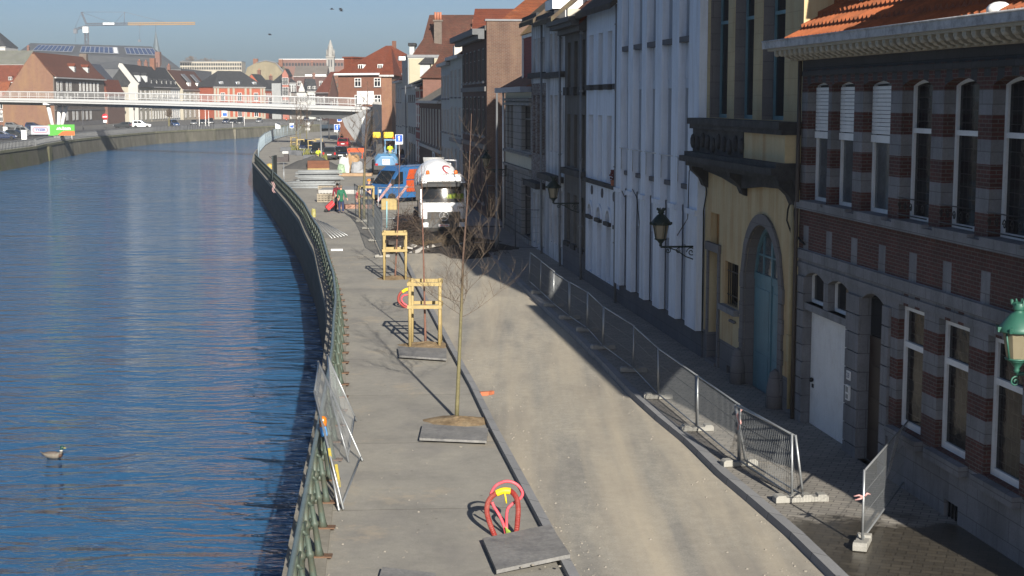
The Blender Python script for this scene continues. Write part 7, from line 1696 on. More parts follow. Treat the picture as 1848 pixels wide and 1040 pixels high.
# ================================================================ lamps and signs
M_LGRN = M('lamp_green', (.025,.105,.075), .5, .1, .15, 4, 0, 30, .5, (.02,.09,.06), 3, .5); M_LDK = M('lamp_dark_green', (.008,.022,.017), .5, .2, .2, 4)
def frosted():
    m, nt, b = _nt('lantern_glass'); b.inputs['Base Color'].default_value = rgba((.24,.21,.14)); b.inputs['Roughness'].default_value = .25; b.inputs['Alpha'].default_value = .8; return m
M_LGL = frosted()
def lantern(t, c, s=1.0, mat=None):
    mat = mat or M_LDK; x, y, z = c; hx = lambda r: r*s; k = s*.72
    m_ = MB(); m_.lathe([(hx(.27),z+k*.0),(hx(.29),z+k*.03),(hx(.26),z+k*.10),(hx(.25),z+k*.14),(hx(.12),z+k*.36),(hx(.07),z+k*.40),(hx(.07),z+k*.44),(hx(.10),z+k*.46),(hx(.08),z+k*.50),(hx(.12),z+k*.58),(hx(.10),z+k*.58),(0,z+k*.52)], (x,y,0), 16)
    for i in range(8): a = i*math.pi/4; m_.bx(x+hx(.285)*math.cos(a), y+hx(.285)*math.sin(a), z+k*.06, s*.05, s*.03, s*.07, 0, a); m_.bx(x+hx(.11)*math.cos(a), y+hx(.11)*math.sin(a), z+k*.60, s*.03, s*.02, s*.06, 0, a)
    m_.build('lantern_roof', mat, t)
    m_ = MB(); m_.lathe([(hx(.23),z),(hx(.155),z-k*.52)], (x,y,0), 8, 0, False); g = m_.build('lantern_glass', M_LGL, t)
    m_ = MB()
    for i in range(4): a = R(22.5)+i*math.pi/2; m_.tube([(x+hx(.235)*math.cos(a),y+hx(.235)*math.sin(a),z),(x+hx(.16)*math.cos(a),y+hx(.16)*math.sin(a),z-k*.52)], s*.014, 5)
    m_.lathe([(hx(.17),z-k*.55),(hx(.18),z-k*.52),(hx(.15),z-k*.51)], (x,y,0), 10); m_.lathe([(hx(.03),z-k*.82),(hx(.05),z-k*.76),(hx(.035),z-k*.72),(hx(.10),z-k*.60),(hx(.16),z-k*.55)], (x,y,0), 10)
    m_.build('lantern_frame', mat, t)
def scroll(mb, c, r0, turns, a0, d, r_=.014):      # flat scroll in the local x-z plane
    n_ = 26; mb.tube([(c[0]+r0*(1-.85*i/n_)*math.cos(a0+d*turns*2*math.pi*i/n_), c[1], c[2]+r0*(1-.85*i/n_)*math.sin(a0+d*turns*2*math.pi*i/n_)) for i in range(n_+1)], r_, 5)
def wall_lamp(label, s, z_arm, reach, mat=None, scale=1.0):
    t = thing('wall_lamp', label, 'wall lamp', FW(s, .0, z_arm), FRZ + R(90), 'lanterns on scrolled brackets along the right-hand row')   # local x points out over the street
    m_ = MB(); m_.box(.0,.07,-.05,.05,-.38,.22); m_.tube([(.05,0,0),(reach,0,0)], .028, 8); m_.tube([(.05,0,-.33),(.18,0,-.36),(.42,0,-.27),(reach*.6,0,-.1),(reach*.8,0,-.02)], .018, 6)
    scroll(m_, (.27,0,-.15), .13, 1.6, 0, 1); scroll(m_, (.62,0,-.11), .075, 1.4, 2, -1); scroll(m_, (reach-.2,0,-.1), .09, 1.5, 1, 1)
    m_.build('bracket', mat or M_LDK, t); lantern(t, (reach, 0, .60*scale), scale, mat); return t
s_, z_ = FS(1265, 445); wall_lamp('dark green lantern on a scrolled bracket in front of the tall white house', s_, z_, 1.12)
s_, z_ = FS(1051, 367); wall_lamp('dark green lantern on a bracket at the dark grey house', s_, z_, 1.15)
s_, z_ = FS(914, 306); wall_lamp('smallest far dark green lantern on the low corner house', s_, z_, 1.1)
Yl = 21.3; pc = PY(1834, 690, Yl); sl_ = (pc - FO).dot(FD); out_ = (pc - FO).dot(FN)
wall_lamp('bright green sunlit lantern cut by the right picture edge', sl_, pc.z+.12, out_, M_LGRN, 1.0)
def pole(label, u, v, vt, r=.07, name='lamp_post', cat='lamp post', mat=None, arm=0.0, group=None):
    p = gp(u, v); Y = p.y; t = thing(name, label, cat, p, 0, group); h = PY(u, vt, Y).z
    m_ = MB(); m_.tube([(0,0,0),(0,0,.9),(0,0,1.0),(0,0,h)], [r*1.5,r*1.4,r,r*.65], 10); m_.build('post', mat or M('grey_post', (.16,.165,.17), .5, .3, .1, 3), t)
    if arm: m_ = MB(); m_.tube([(0,0,h-.1),(arm,0,h+.15)], r*.5, 6); m_.bx(arm*1.1,0,h+.16,.5,.2,.12); m_.build('lamp_head', M_GALV, t)
    return t, h
pole('slim dark lamp post on the right pavement in front of the low corner house', 897, 457, 168, .07)
pole('tall thin grey lamp post behind the blue loader', 733, 303, 155, .09)
pole('grey lamp post beside the parked black cars', 580, 290, 212, .11)
pole('black lamp post under the footbridge with a dark flag-shaped panel', 594, 252, 205, .12, mat=M_DARKF)
M_SIGB = M('sign_blue', (.02,.10,.55), .4, 0, 0); M_SIGW = M('sign_white', (.78,.78,.78), .4, 0, 0)
def sign(label, u, v, vc, size, face='oneway', rz=0.0, post=True):
    p = gp(u, v); Y = p.y; t = thing('road_sign', label, 'road sign', p, rz); h = PY(u, vc, Y).z; s = size
    m_ = MB(); m_.tube([(0,.03,0),(0,.03,h+s*.45)], .035, 6); m_.build('pole', M_GALV, t)
    m_ = MB()
    if face == 'oneway':
        m_.box(-s/2,s/2,-.02,.0,h-s*.78,h+s/2,0); m_.box(-s*.45,s*.45,-.025,-.021,h-s*.45,h+s*.45,1)
        m_.ext([(-.05*s,-.026,h-.3*s),(.05*s,-.026,h-.3*s),(.05*s,-.026,h+.12*s),(.17*s,-.026,h+.12*s),(0,-.026,h+.33*s),(-.17*s,-.026,h+.12*s),(-.05*s,-.026,h+.12*s)], (0,-.004,0), 0)
        for i in range(5): m_.box(-s*.36+i*s*.15,-s*.36+i*s*.15+s*.1,-.026,-.021,h-s*.68,h-s*.6,2)
        m_.build('face', [M_SIGW, M_SIGB, M_DARKF], t)
    elif face == 'back':
        A = Matrix.Rotation(R(90),4,'X'); m_.lathe([(0,-.01),(s/2,-.01),(s/2,.01),(0,.01)], (0,0,h), 20, axis=A); m_.box(-s*.4,s*.4,-.01,.01,h-s*1.05,h-s*.58); m_.build('face', M('sign_back', (.42,.42,.41), .5, .3, .05), t)
    elif face == 'noentry':
        A = Matrix.Rotation(R(90),4,'X'); m_.lathe([(0,-.01),(s/2,-.01),(s/2,.01),(0,.01)], (0,0,h), 20, 0, axis=A); m_.box(-s*.36,s*.36,-.022,-.012,h-s*.09,h+s*.09,1); m_.box(-s*.3,s*.3,-.01,.01,h-s*.95,h-s*.55,1); m_.build('face', [M('sign_red', (.62,.02,.03), .4, 0, 0), M_SIGW], t)
    else:
        m_.box(-s/2,s/2,-.02,0,h-s*.6,h+s*.6,1); m_.box(-s*.42,s*.42,-.024,-.021,h-s*.5,h+s*.1,0); m_.build('face', [M_SIGB, M_SIGW], t)
    return t
sign('blue one-way sign with white arrow on the pole beside the blue loader', 721, 338, 250, .62)
sign('blue one-way sign with white arrow near the footbridge abutment', 609, 262, 230, .95)
sign('blue and white sign turned edge-on above the loader yellow boxes', 683, 268, 241, .9, 'plate', R(62))
sign('pale back of a round sign with a square plate below it', 556, 262, 225, .85, 'back')
sign('blue and white plate on a pole below the end of the footbridge', 613, 256, 214, .9, 'plate', R(40))
sign('small blue sign by the far trees', 527, 250, 227, .75, 'plate')
sign('grey back of a square sign near the bluish fence on the bend', 502, 258, 227, .8, 'plate', R(180))
sign('red no-entry sign with white plate on the far bank', 190, 231, 211, 1.5, 'noentry')
sign('white panel on a post at the left edge of the far bank', 3, 228, 203, 1.3, 'back')
sign('blue and white information panel in front of the orange house', 406, 222, 205, 1.6, 'plate')
for i, (u, v, vt, l_) in enumerate(((39,226,196,'old street lantern on a dark post in front of the brick gable'),(150,234,190,'dark street lantern post beside the no-entry sign'),(243,228,200,'small dark wall-high lantern in front of the white house'))):
    t, h = pole(l_, u, v, vt, .09, 'street_lantern', 'street lantern', M_DARKF, group='old lanterns on the far bank'); m_ = MB(); m_.lathe([(.12,h),(.3,h+.5),(.32,h+.55),(.1,h+.85),(0,h+.95)], (0,0,0), 8); m_.build('lantern', M_DARKF, t)
for i, (u, v, vt, w_, l_) in enumerate(((44,252,236,.9,'white box standing at the railing left of the banners'),(113,246,234,.8,'white upright board in front of the green banner'),(10,238,230,.9,'white box in the far car park at the left edge'))):
    p = gp(u, v); h = PY(u, vt, p.y).z; m_ = MB(); m_.box(-w_/2,w_/2,-.2,.2,0,h); m_.box(-w_/2-.04,w_/2+.04,-.24,.24,h+.001,h+.1); o = m_.build('white_cabinet', MAT_WHITE); o.location = p; tag(o, l_, 'cabinet')
for i, u in enumerate((371,377,441,360)):
    pole(['slim white post before the cream row houses','second white post close to the first by the cars','white post in front of the orange house','thin white post right of the blue car'][i], u, 228, 196 if i != 1 else 200, .07, 'white_post', 'post', MAT_WHITE)
# banners on the far railing
BN = thing('banner', 'grey banner with a red-ringed company name on the far railing', 'banner', PY(73,240,250).xy.to_3d(), R(14)); o = BN.location
w_ = 2.95; z0, z1 = PY(73,243,250).z, PY(73,227,250).z
m_ = MB(); m_.box(-w_/2,w_/2,-.02,.02,z0,z1); m_.build('sheet', M('banner_grey', (.48,.50,.55), .6, 0, .05, 1), BN)
m_ = MB(); zc_ = (z0+z1)/2+.03; rr2 = .42; xx = w_/2-.75
ring_ = [(xx+rr2*math.cos(R(a)), -.026, zc_+rr2*math.sin(R(a))) for a in range(-90,91,15)] + [(-xx+rr2*math.cos(R(a)), -.026, zc_+rr2*math.sin(R(a))) for a in range(90,271,15)]
m_.tube(ring_, .04, 5, 0, False, True, True); m_.build('red_ring', M('banner_red', (.45,.06,.12), .6, 0, 0), BN)
m_ = MB(); text_mb(m_, 'TYZER', .52, (0,-.025,zc_), (1,0,0), (0,0,1), 0, .004, .02); m_.build('lettering', M('banner_navy', (.04,.05,.22), .6, 0, 0), BN)
BM = thing('banner', 'green and orange banner with white lettering on the far railing', 'banner', PY(111,238,257).xy.to_3d(), R(8)); o = BM.location
w_ = 4.3; z0, z1 = PY(111,245,257).z, PY(111,225,257).z
m_ = MB(); m_.box(-w_/2,w_/2,-.02,.02,z0,z1); m_.build('sheet', M('banner_green', (.10,.50,.05), .6, 0, .05, 1), BM)
m_ = MB(); m_.ext([(-.75,-.021,z0+.02),(w_/2-.02,-.021,z0+.02),(w_/2-.02,-.021,z0+.78),(.6,-.021,z0+.78),(.1,-.021,z0+.66)], (0,-.006,0)); m_.build('orange_field', M('banner_orange', (.75,.16,.03), .6, 0, 0), BM)
m_ = MB(); text_mb(m_, 'bam', .78, (.85,-.025,z0+1.2), (1,0,0), (0,0,1), 0, .004, .02); m_.build('lettering', M_SIGW, BM)
m_ = MB(); 
for a in (0,40,-40,80,-80): m_.ext([(-.35,-.024,z0+1.0),(-.35+.42*math.sin(R(a-10)),-.024,z0+1.0+.36*math.cos(R(a-10))),(-.35+.52*math.sin(R(a)),-.024,z0+1.02+.44*math.cos(R(a))),(-.35+.42*math.sin(R(a+10)),-.024,z0+1.0+.36*math.cos(R(a+10)))], (0,-.004,0))
m_.build('emblem', M_SIGW, BM)
# ================================================================ works: fences, heaps, stacks
gD = 'tall dark mesh fences round the dug-up road'
dp = [(690,463),(677,434),(664,412),(652,399),(642,391)]; dq = [G(u, v, .06) for u, v in dp]
for i in range(4):
    a, b = dq[i], dq[i+1]; d = (b-a).normalized(); sd = Vector((d.y,-d.x,0))*rng.uniform(-.08,.08)
    fence_panel('mesh_fence', f'{ORD[i]} tall dark mesh fence along the promenade counting from the wooden guard', a+d*.05, b-d*.05, a+d*.05+Vector((0,0,2.0))+sd, b-d*.05+Vector((0,0,2.0))+sd, M_FDARK, M_FDARK, gD, .024, .24, 5, wr=.006)
    foot(a+Vector((0,0,-.04)), math.atan2(d.y,d.x)+R(90), f'concrete foot of the {ORD[i]} tall dark mesh fence', 'feet of the tall dark fences')
a, b = G(683,398,.06), G(762,396,.06); 
fence_panel('mesh_fence', 'tall mesh fence standing across in front of the blue van', a, b, a+Vector((0,0,1.95)), b+Vector((0,0,1.95)), M_GALV, M_FDARK, gD, .03, .22, 4, wr=.005)
a, b = G(930,450,.1), G(1010,452,.1)
fence_panel('mesh_fence', 'mesh fence across the shaded pavement at its far end', a, b, a+Vector((0,0,1.9)), b+Vector((0,0,1.9)), M_FDARK, M_FDARK, gD, .024, .2, 4, wr=.004)
for i, (u0,v0,u1,v1) in enumerate(((880,395,905,398),(906,398,935,402))):
    a, b = G(u0,v0,.1), G(u1,v1,.1); fence_panel('mesh_fence', ['far mesh fence in the shade right of the truck','mesh fence in the shade nearest the corner house door'][i], a, b, a+Vector((0,0,2)), b+Vector((0,0,2)), M_FDARK, M_FDARK, gD, .03, .25, 4, wr=.006)
gB = 'bluish mesh fences round the bend of the quay'
yy = 178.0; i = 0
while yy < 318 and i < 20:
    L_ = 7.0; a = Vector((n_o(yy)+.7, yy, .05)); b = Vector((n_o(yy+L_)+.7, yy+L_, .05))
    fence_panel('mesh_fence', f'{ORD[i]} bluish tall fence along the bend of the quay seen from the camera side', a, b, a+Vector((0,0,2.0)), b+Vector((0,0,2.0)), M_FBLUE, M_FBLUE, gB, .04, .55, 3, wr=.010); yy += L_+.1; i += 1
# dark notice boards on the near railing
p = gp(496,332); m_ = MB(); m_.box(-.06,.06,-1.0,1.0,.2,2.4); o = m_.build('dark_panel', M('dark_green_panel', (.02,.03,.03), .6)); o.location = p; tag(o, 'dark upright panel standing by the railing near the paving works', 'panel')
# heaps and stacks
p = gp(548,306); heap('gravel', 'heap of dark grey gravel beside the hi-vis worker', p.x+.9, p.y+2.6, 3.0, 3.0, 1.35, MAT_ASPH, 'gravel heap', 5, rough=.2)
def stack(name, label, cat, u, v, rz, n_, fn, group=None):
    t = thing(name, label, cat, gp(u, v), rz, group); fn(t, n_); return t
def bricks(t, n_):
    for i in range(n_):
        m_ = MB(); m_.box(-1.1,1.1,-.55,.55,.14+i*.26,.14+i*.26+.25); m_.build('brick_layer', BR('brown_brick_pack', (.36,.14,.07), (.30,.115,.06), (.15,.1,.08), .3, .125, .012), t)
    m_ = MB(); [m_.box(-1.1,1.1,y-.06,y+.06,0,.13) for y in (-.45,0,.45)]; m_.build('pallet', M_WOOD, t)
stack('brick_stack', 'square pack of reddish brown bricks by the gravel heap', 'bricks', 575, 306, R(5), 3, bricks)
def panels(t, n_):
    for i in range(n_):
        m_ = MB(); dx, dy = rng.uniform(-.3,.3), rng.uniform(-.2,.2); z = .06+i*.13; x0, x1, y0, y1 = -1.9+dx, 1.9+dx, -1.0+dy, 1.0+dy
        m_.tube([(x0,y0,z),(x1,y0,z),(x1,y1,z),(x0,y1,z)], .045, 6, 0, False, True, True)
        for j in range(1, 7): m_.tube([(x0+(x1-x0)*j/7,y0,z),(x0+(x1-x0)*j/7,y1,z)], .014, 4, 0, False)
        m_.build('fence_layer', M('dull_galvanised', (.30,.32,.33), .75, .1, .15, 4), t)
stack('panel_stack', 'flat stack of galvanised fence panels behind the shorter stack', 'fence stack', 578, 326, R(8), 7, panels)
stack('panel_stack', 'shorter flat stack of fence panels nearest the walking couple', 'fence stack', 562, 339, R(-4), 4, panels)
def pallets(t, n_):
    for i in range(n_):
        m_ = MB(); z = i*.15
        for y in (-.45,0,.45): m_.box(-.6,.6,y-.06,y+.06,z,z+.09)
        for j in range(6): x = -.55+j*.22; m_.box(x-.06,x+.06,-.52,.52,z+.091,z+.12)
        m_.build('pallet', M('weathered_pallet', (.30,.26,.20), .9, 0, .25, 4), t)
stack('pallet_stack', 'stack of weathered wooden pallets left of the walking couple', 'pallets', 588, 364, R(6), 4, pallets)
stack('pallet_stack', 'low pale wooden pallet stack in front of the fence panel stack', 'pallets', 590, 345, R(-6), 3, pallets)
def bag(name, label, u, v, w_, h, mat, seed, cat='bag'):
    R_ = random.Random(seed); m_ = MB(); rows_, k_ = 6, 12; vs = []
    for i in range(rows_):
        f = i/(rows_-1)
        for j in range(k_):
            a = 2*math.pi*j/k_; r = w_/2*(1 - .25*f*f)*(1+R_.uniform(-.12,.12)); vs.append((r*math.cos(a), r*.8*math.sin(a), h*f*(1+R_.uniform(-.12,.12))))
    fs = [(i*k_+j, i*k_+(j+1)%k_, (i+1)*k_+(j+1)%k_, (i+1)*k_+j) for i in range(rows_-1) for j in range(k_)] + [tuple((rows_-1)*k_+j for j in range(k_))]
    m_.add(vs, fs, 0, False); o = m_.build(name, mat); o.location = gp(u, v); return tag(o, label, cat)
MWP = M('white_plastic', (.66,.67,.66), .45, 0, .12, 3); MGP = M('pale_green_plastic', (.42,.58,.38), .5, 0, .2, 3); MBP = M('brown_sacking', (.33,.21,.11), .9, 0, .3, 3)
bag('white_bag', 'tall white plastic bag standing behind the paving slabs', 621, 313, 1.1, 1.6, MWP, 1); bag('green_bag', 'pale green plastic bag left of the white one', 616, 314, .8, .9, MGP, 2)
bag('brown_sack', 'open brown sack of stones among the building materials', 636, 312, 1.6, 1.7, MBP, 3); bag('grey_sack', 'pale grey sack right of the brown sack', 645, 313, 1.3, 1.1, M('grey_sacking', (.45,.46,.48), .7, 0, .2, 3), 4)
p = gp(641,318); m_ = MB(); m_.box(-1.6,1.6,-.6,.6,0,.28); o = m_.build('plank_pack', M('brown_planks', (.33,.22,.13), .8, 0, .25, 4), bevel=.05); o.location = p; tag(o, 'low brown pack lying in front of the sacks', 'planks')
p = gp(633,347); m_ = MB(); m_.box(-2.2,2.2,-2.4,2.4,0,.32); o = m_.build('slab_stack', BR('pale_slabs', (.47,.46,.44), (.44,.43,.41), (.3,.3,.29), .6, .08, .01), bevel=.02); o.location = p; tag(o, 'broad pale grey stack of paving slabs behind the walking couple', 'paving slabs')
M_PLANT = M('dry_grass', (.17,.17,.05), .9, 0, .4, 5)
for i, (u, v, w_) in enumerate(((520,274,2.0),(537,280,2.2),(551,281,2.2),(563,289,2.0))):
    p = gp(u, v); m_ = MB(); m_.box(-w_/2,w_/2,-.5,.5,0,.62); o = m_.build('stone_block', M('slate_block', (.095,.10,.11), .7, 0, .2, 2), bevel=.03); o.location = p; tag(o, ['dark stone block nearest the water at the planted strip','second dark stone block of the planted strip','grey stone block in the planted strip beside the guards','dark stone block next to the hi-vis worker'][i], 'stone block', 'stone blocks edging the planted strip')
m_ = MB(); R_ = random.Random(9)
for i in range(900):
    u = R_.uniform(525,590); v = 271 + (u-525)*.26 + R_.uniform(-2,5); p = gp(u, v); h = R_.uniform(.3,1.0); a = R_.uniform(0,6.28); dx, dy = .12*math.cos(a), .12*math.sin(a)
    m_.add([(p.x-dx,p.y-dy,0),(p.x+dx,p.y+dy,0),(p.x+R_.uniform(-.3,.3),p.y+R_.uniform(-.3,.3),h)], [(0,1,2)])
o = m_.build('dry_grass', M_PLANT, recalc=False); tag(o, 'tufts of dry green grass between the far wooden guards', 'grass', kind='stuff')
p = gp(642,286); t = thing('plastic_barrier', 'orange plastic barrier standing in the street before the footbridge', 'barrier', p)
m_ = MB(); m_.box(-1.0,1.0,-.05,.05,.75,1.25); m_.build('panel', M('barrier_orange', (.85,.11,.02), .5, 0, .05), t); m_ = MB()
for x in (-.8,.8): m_.box(x-.1,x+.1,-.25,.25,.0,.09); m_.box(x-.05,x+.05,-.04,.04,.09,.75)
m_.build('stand', _C['barrier_orange'], t)
# uprooted branches and rubble in front of the truck
M_BR1 = M('dead_branch', (.05,.033,.025), .9, 0, .35, 5); M_BR2 = M('dry_stalk', (.13,.095,.055), .9, 0, .3, 5)
def brush(label, u, v, w_, dpt, h, n_, seed, mat, r_=.012, lm=1.0):
    R_ = random.Random(seed); p = gp(u, v, .02); m_ = MB()
    for i in range(n_):
        x, y = R_.gauss(0,.33)*w_, R_.gauss(0,.33)*dpt; z = max(0.0, R_.random()*h*(1-abs(x)/w_)); a = R_.uniform(0,6.28); el = R_.gauss(.25,.35); L_ = R_.uniform(.3,1.0)*lm; q = Vector((x,y,z)); pts_ = [q]
        d = Vector((math.cos(a)*math.cos(el), math.sin(a)*math.cos(el), math.sin(el)))
        for j in range(4): d = (d + Vector((R_.uniform(-.3,.3),R_.uniform(-.3,.3),R_.uniform(-.3,.25)))).normalized(); q = q + d*L_/4; q.z = max(.0, q.z); pts_.append(q.copy())
        m_.tube(pts_, [r_*(1-.18*j) for j in range(5)], 4, 0, False)
    o = m_.build('brushwood', mat, recalc=False); o.location = p; return tag(o, label, 'brushwood', kind='stuff')
brush('tangled heap of cut branches lying in front of the truck bumper', 808, 444, 3.0, 1.3, .30, 330, 1, M_BR2, .010, .7)
brush('dark pile of uprooted shrubs beside the truck and the mesh fences', 735, 436, 1.6, 3.0, 1.6, 460, 2, M_BR1, .013, .8)
brush('low scatter of brushwood between the truck and the shaded kerb', 866, 462, 2.2, 2.2, .25, 190, 3, M_BR1, .012, .8)
p = gp(738,436); heap('earth', 'dark brown earth heap under the uprooted shrubs', p.x, p.y+1.0, 1.5, 2.6, 1.0, M('dark_earth', (.03,.023,.018), .95, 0, .4, 2, .8, 8), 'earth', 12)
p = gp(812,440); heap('earth', 'low dark heap of dug soil under the cut branches', p.x, p.y+.3, 3.2, 1.5, .3, _C['dark_earth'], 'earth', 13, rough=.8)
p = gp(860,460); heap('earth', 'broken dark soil spilling to the shaded kerb', p.x, p.y+1.5, 2.4, 3.4, .4, _C['dark_earth'], 'earth', 14, rough=.8)
R_ = random.Random(4)
for i in range(26):
    u, v = R_.uniform(700,880), R_.uniform(446,458); p = gp(u, v, .03); s_ = R_.uniform(.12,.42); m_ = MB()
    vs = [(R_.uniform(.6,1)*s_*x, R_.uniform(.6,1)*s_*y, (.5+.5*z)*s_*.6*R_.uniform(.6,1)) for x,y,z in ((-1,-1,-1),(1,-1,-1),(1,1,-1),(-1,1,-1),(-1,-1,1),(1,-1,1),(1,1,1),(-1,1,1))]
    m_.add(vs, [(0,3,2,1),(4,5,6,7),(0,1,5,4),(1,2,6,5),(2,3,7,6),(3,0,4,7)]); o = m_.build('asphalt_lump', [MAT_DARK, M('pale_rubble', (.36,.34,.31), .9, 0, .2, 5)][i % 3 == 0]); o.location = p; o.rotation_euler = (R_.uniform(-.3,.3), R_.uniform(-.3,.3), R_.uniform(0,6)); tag(o, 'lump of broken road surface at the torn edge of the sandy road', 'rubble', 'broken lumps along the torn road edge')
# pipes, tubes and small things on the promenade
t = thing('tube_bundle', 'galvanised tubes leaning off the railing onto the promenade', 'tubes', gp(590,430))
for i in range(6):
    m_ = MB(); m_.tube([(-.9+i*.12, .9+i*.25, 1.0-.08*i), (.35+i*.12, -.6+i*.35, .03)], .024, 6); m_.build('tube', M_GALV, t)
m_ = MB(); q = [Vector(( -.1,.1,0)), Vector((.05,.02,-.3)), Vector((-.05,-.05,-.6)), Vector((.08,.0,-.85))]
for dx in (-.05,.06): m_.tube(smooth([v_+Vector((dx,0,0)) for v_ in q]), .022, 5)
o = m_.build('barrier_tape', M('striped_tape', (.62,.40,.38), .6, 0, .4, 12)); p = gp(503,346); o.location = (p.x-.4, p.y, .75); tag(o, 'strip of red and white barrier tape hanging down the quay wall', 'tape')
m_ = MB(); m_.tube([(0,0,0),(0,0,2.4)], .03, 6); o = m_.build('grey_stake', M_GALV); o.location = gp(513,350); tag(o, 'thin grey stake tied to the railing above the barrier tape', 'stake')
bag('yellow_bag', 'crumpled yellow plastic hanging on the railing', 566, 392, .3, .5, M('yellow_plastic', (.50,.46,.16), .5, 0, .2, 4), 8)
bag('orange_bag', 'scrap of orange and white plastic by the railing bend', 487, 314, .9, .9, M('ochre_plastic', (.42,.30,.07), .6, 0, .3, 4), 9)
m_ = MB(); m_.bx(0,0,.55,1.5,.8,.5); m_.bx(.5,0,.95,.5,.6,.35); m_.tube([(-.7,-.5,.3),(-1.3,-.5,.9)], .05, 6); m_.tube([(-.7,.5,.3),(-1.3,.5,.9)], .05, 6)
o = m_.build('plate_compactor', M('machine_dark', (.06,.05,.05), .6, 0, .3, 4), bevel=.06); o.location = gp(509,297); tag(o, 'small dark machine with white top beside the railing on the bend', 'machine')
m_ = MB(); m_.bx(0,0,0,.7,.5,.3); o = m_.build('white_cover', MWP, bevel=.08); p = gp(509,297); o.location = (p.x+.4, p.y, 1.3); tag(o, 'white cover resting on the small dark machine', 'cover')
m_ = MB(); m_.box(-1.6,1.6,-.5,.5,.0,.12); m_.box(-1.2,1.8,-.3,.6,.121,.24); o = m_.build('board_stack', M('mixed_boards', (.36,.20,.14), .8, 0, .4, 2)); o.location = gp(634,376); tag(o, 'low stack of reddish boards by the walking couple', 'boards')
m_ = MB(); m_.bx(0,0,.35,1.0,.8,.7); o = m_.build('crate', M_WOOD, bevel=.02); o.location = gp(703,378); tag(o, 'open wooden crate behind the fences below the blue van', 'crate')
for i, (u, v) in enumerate(((694,372),(723,376))):
    m_ = MB(); m_.bx(0,0,.9,.16,.04,1.5,0,0,0,R(38)); o = m_.build('striped_board', M('red_white_board', (.62,.35,.33), .5, 0, .4, 8)); o.location = gp(u, v); tag(o, ['red and white striped board leaning left of the crate','red and white striped board leaning right of the crate'][i], 'striped board')
m_ = MB(); m_.tube([(0,0,0),(.02,0,1.5)], .035, 8); o = m_.build('blue_stake', M('pale_blue_stake', (.25,.45,.50), .5)); o.location = gp(698,412); tag(o, 'pale blue stake standing behind the tall dark fences', 'stake')
# bare pruned tree and bushes on the far bank
b = G(305,229); t = sapling('bare pruned tree with brown rounded crown on the far bank', b, pl(b.y, (305,229),(305,216),(305,208),(306,192)), .30, 2.4, 31, None, None, 1.6, .05)
# skyline trees
def far_tree(label, u, v, Y, w_, h, seed):
    R_ = random.Random(seed); p = PY(u, v, Y); t = thing('bare_tree', label, 'tree', (p.x, p.y, 0), 0, 'bare trees on the skyline'); m_ = MB(); m_.tube([(0,0,0),(0,0,p.z+h*.4)], [.6,.3], 6); m_.build('trunk', M_BARK, t)
    m_ = MB()
    for i in range(260):
        a, e, r = R_.uniform(0,6.28), R_.uniform(-.3,1.5), R_.random()**.4; q = Vector((math.cos(a)*math.cos(e)*w_/2*r, math.sin(a)*math.cos(e)*w_/2*r, p.z+math.sin(e)*h*r)); d = Vector((R_.uniform(-1,1), R_.uniform(-1,1), R_.uniform(0,1.3)))*.9
        m_.add([q, q+d, q+d+Vector((.16,0,.1)), q+Vector((.2,0,0))], [(0,1,2,3)])
    m_.build('crown', M_TWIG, t)
far_tree('round bare tree top left of the white apartment block', 345, 113, 1000, 11, 3.5, 1); far_tree('wide bare tree top above the middle of the apartment block', 372, 114, 1000, 16, 2.6, 2); far_tree('low bare tree top above the right part of the apartment block', 400, 115, 1000, 10, 1.8, 3)
# birds and duck
M_BIRD = M('bird_dark', (.05,.05,.055), .8)
for i, (u, v, l_, a) in enumerate(((487,63,'small dark bird flying alone above the beige gable',.5),(599,17,'dark bird flying left of the pair at the top',.2),(615,17,'upper bird of the pair flying at the top of the sky',-.3),(616,20,'lower bird of the pair flying at the top of the sky',.6))):
    p = PY(u, v, 160); t = MB(); s_ = .42
    loft(t, [[(x*s_, r*math.cos(q)*s_, r*math.sin(q)*s_) for q in (0,1.05,2.1,3.14,4.2,5.25)] for x, r in ((-.55,.03),(-.3,.09),(.05,.12),(.35,.08),(.5,.06),(.6,.01))], 0, True)
    for sg_ in (-1,1): t.add([(.2*s_,0,.03),(-.2*s_,0,.03),(-.3*s_,sg_*.5*s_,.28*s_),(-.15*s_,sg_*.95*s_,.2*s_),(.12*s_,sg_*.5*s_,.32*s_)], [(0,1,2,3,4)])
    t.add([(-.5*s_,0,.0),(-.85*s_,.14*s_,0),(-.85*s_,-.14*s_,0)], [(0,1,2)])
    o = t.build('bird', M_BIRD); o.location = p; o.rotation_euler = (0,.0,a); tag(o, l_, 'bird', 'birds in the sky')
p = G(97,826,WATER_Z); t = thing('duck', 'drake mallard with dark green head swimming on the river', 'duck', p, R(-6))
m_ = MB(); k_ = 12
def dr(x, w_, zc_, h): return [(x, w_*math.cos(2*math.pi*j/k_), zc_+h*math.sin(2*math.pi*j/k_)) for j in range(k_)]
loft(m_, [dr(-.34,.01,.11,.01), dr(-.28,.05,.10,.03), dr(-.16,.11,.07,.085), dr(.0,.125,.06,.10), dr(.12,.10,.06,.09), dr(.2,.06,.09,.07), dr(.235,.042,.15,.05)], 0, True)
m_.tube([(.19,0,.1),(.225,0,.19),(.235,0,.24)], [.06,.038,.036], 10)
m_.build('body', M('duck_flank', (.50,.44,.36), .7, 0, .25, 12, 0, 30, .3), t)
m_ = MB(); m_.ball((.245,0,.285), .058, .044, .05, 12, 8); m_.tube([(.225,0,.2),(.235,0,.26)], [.037,.042], 10); m_.build('head', M('mallard_green', (.01,.05,.04), .35), t)
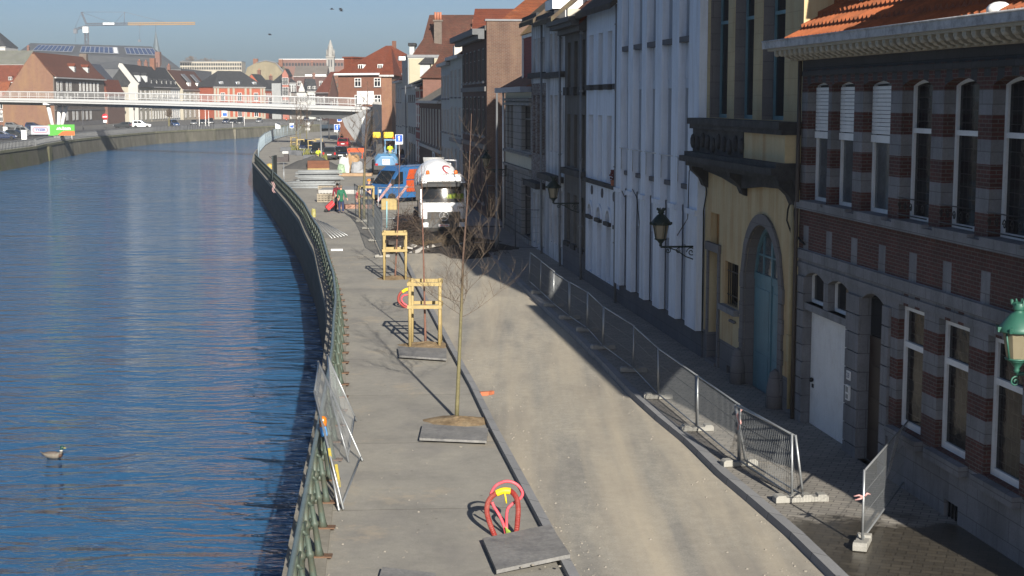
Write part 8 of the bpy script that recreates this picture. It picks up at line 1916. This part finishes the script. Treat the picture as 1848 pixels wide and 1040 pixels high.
m_ = MB(); m_.ext([(.29,-.022,.275),(.29,.022,.275),(.355,.02,.262),(.355,-.02,.262)], (0,0,.014)); m_.build('bill', M('bill_yellow', (.45,.36,.06), .5), t)
m_ = MB(); m_.lathe([(.044,.195),(.046,.205),(.041,.212)], (.222,0,0), 12); m_.build('neck_ring', MAT_WHITE, t)
m_ = MB(); loft(m_, [dr(.12,.06,.13,.03), dr(.0,.09,.135,.04), dr(-.16,.08,.13,.035), dr(-.28,.03,.12,.02)], 0, True); m_.ext([(-.28,-.04,.11),(-.28,.04,.11),(-.38,.02,.14),(-.38,-.02,.14)], (0,0,.015)); m_.build('back', M('duck_back', (.11,.085,.07), .7, 0, .3, 15), t)
m_ = MB(); m_.ball((.19,0,.07), .06, .085, .07, 10, 6); m_.build('breast', M('duck_breast', (.07,.035,.025), .7), t)

R_ = random.Random(8); pb = G(960,1015,.11)
for i in range(7):
    u, v = R_.uniform(920,1010), 1024 - R_.uniform(0,9); p = G(u, v, .125); s_ = R_.uniform(.012,.03); m_ = MB(); m_.ball((0,0,0), s_*1.3, s_, s_*.7, 6, 4); o = m_.build('stone', _C['pale_stones']); o.location = p; tag(o, 'small pale stone lying along the front edge of the big worn board', 'stone', 'pale stones on the big worn board')
# ================================================================ thin winter haze over the far town
hm = bpy.data.materials.new('haze'); hm.use_nodes = True; hn = hm.node_tree
for q in list(hn.nodes):
    if q.type == 'BSDF_PRINCIPLED': hn.nodes.remove(q)
pv = hn.nodes.new('ShaderNodeVolumePrincipled'); pv.inputs['Color'].default_value = (.86,.92,1.0,1); pv.inputs['Density'].default_value = .00018; pv.inputs['Anisotropy'].default_value = .0
hn.links.new(pv.outputs[0], [q for q in hn.nodes if q.type == 'OUTPUT_MATERIAL'][0].inputs['Volume'])
m_ = MB(); m_.box(-420, 330, -75, 1100, WATER_Z-1.0, 66.0); hz = m_.build('haze', hm); hz['kind'] = 'stuff'; tag(hz, 'thin pale winter haze lying over the far town', 'haze', kind='stuff')
scene.cycles.volume_bounces = 0; scene.cycles.volume_max_steps = 64
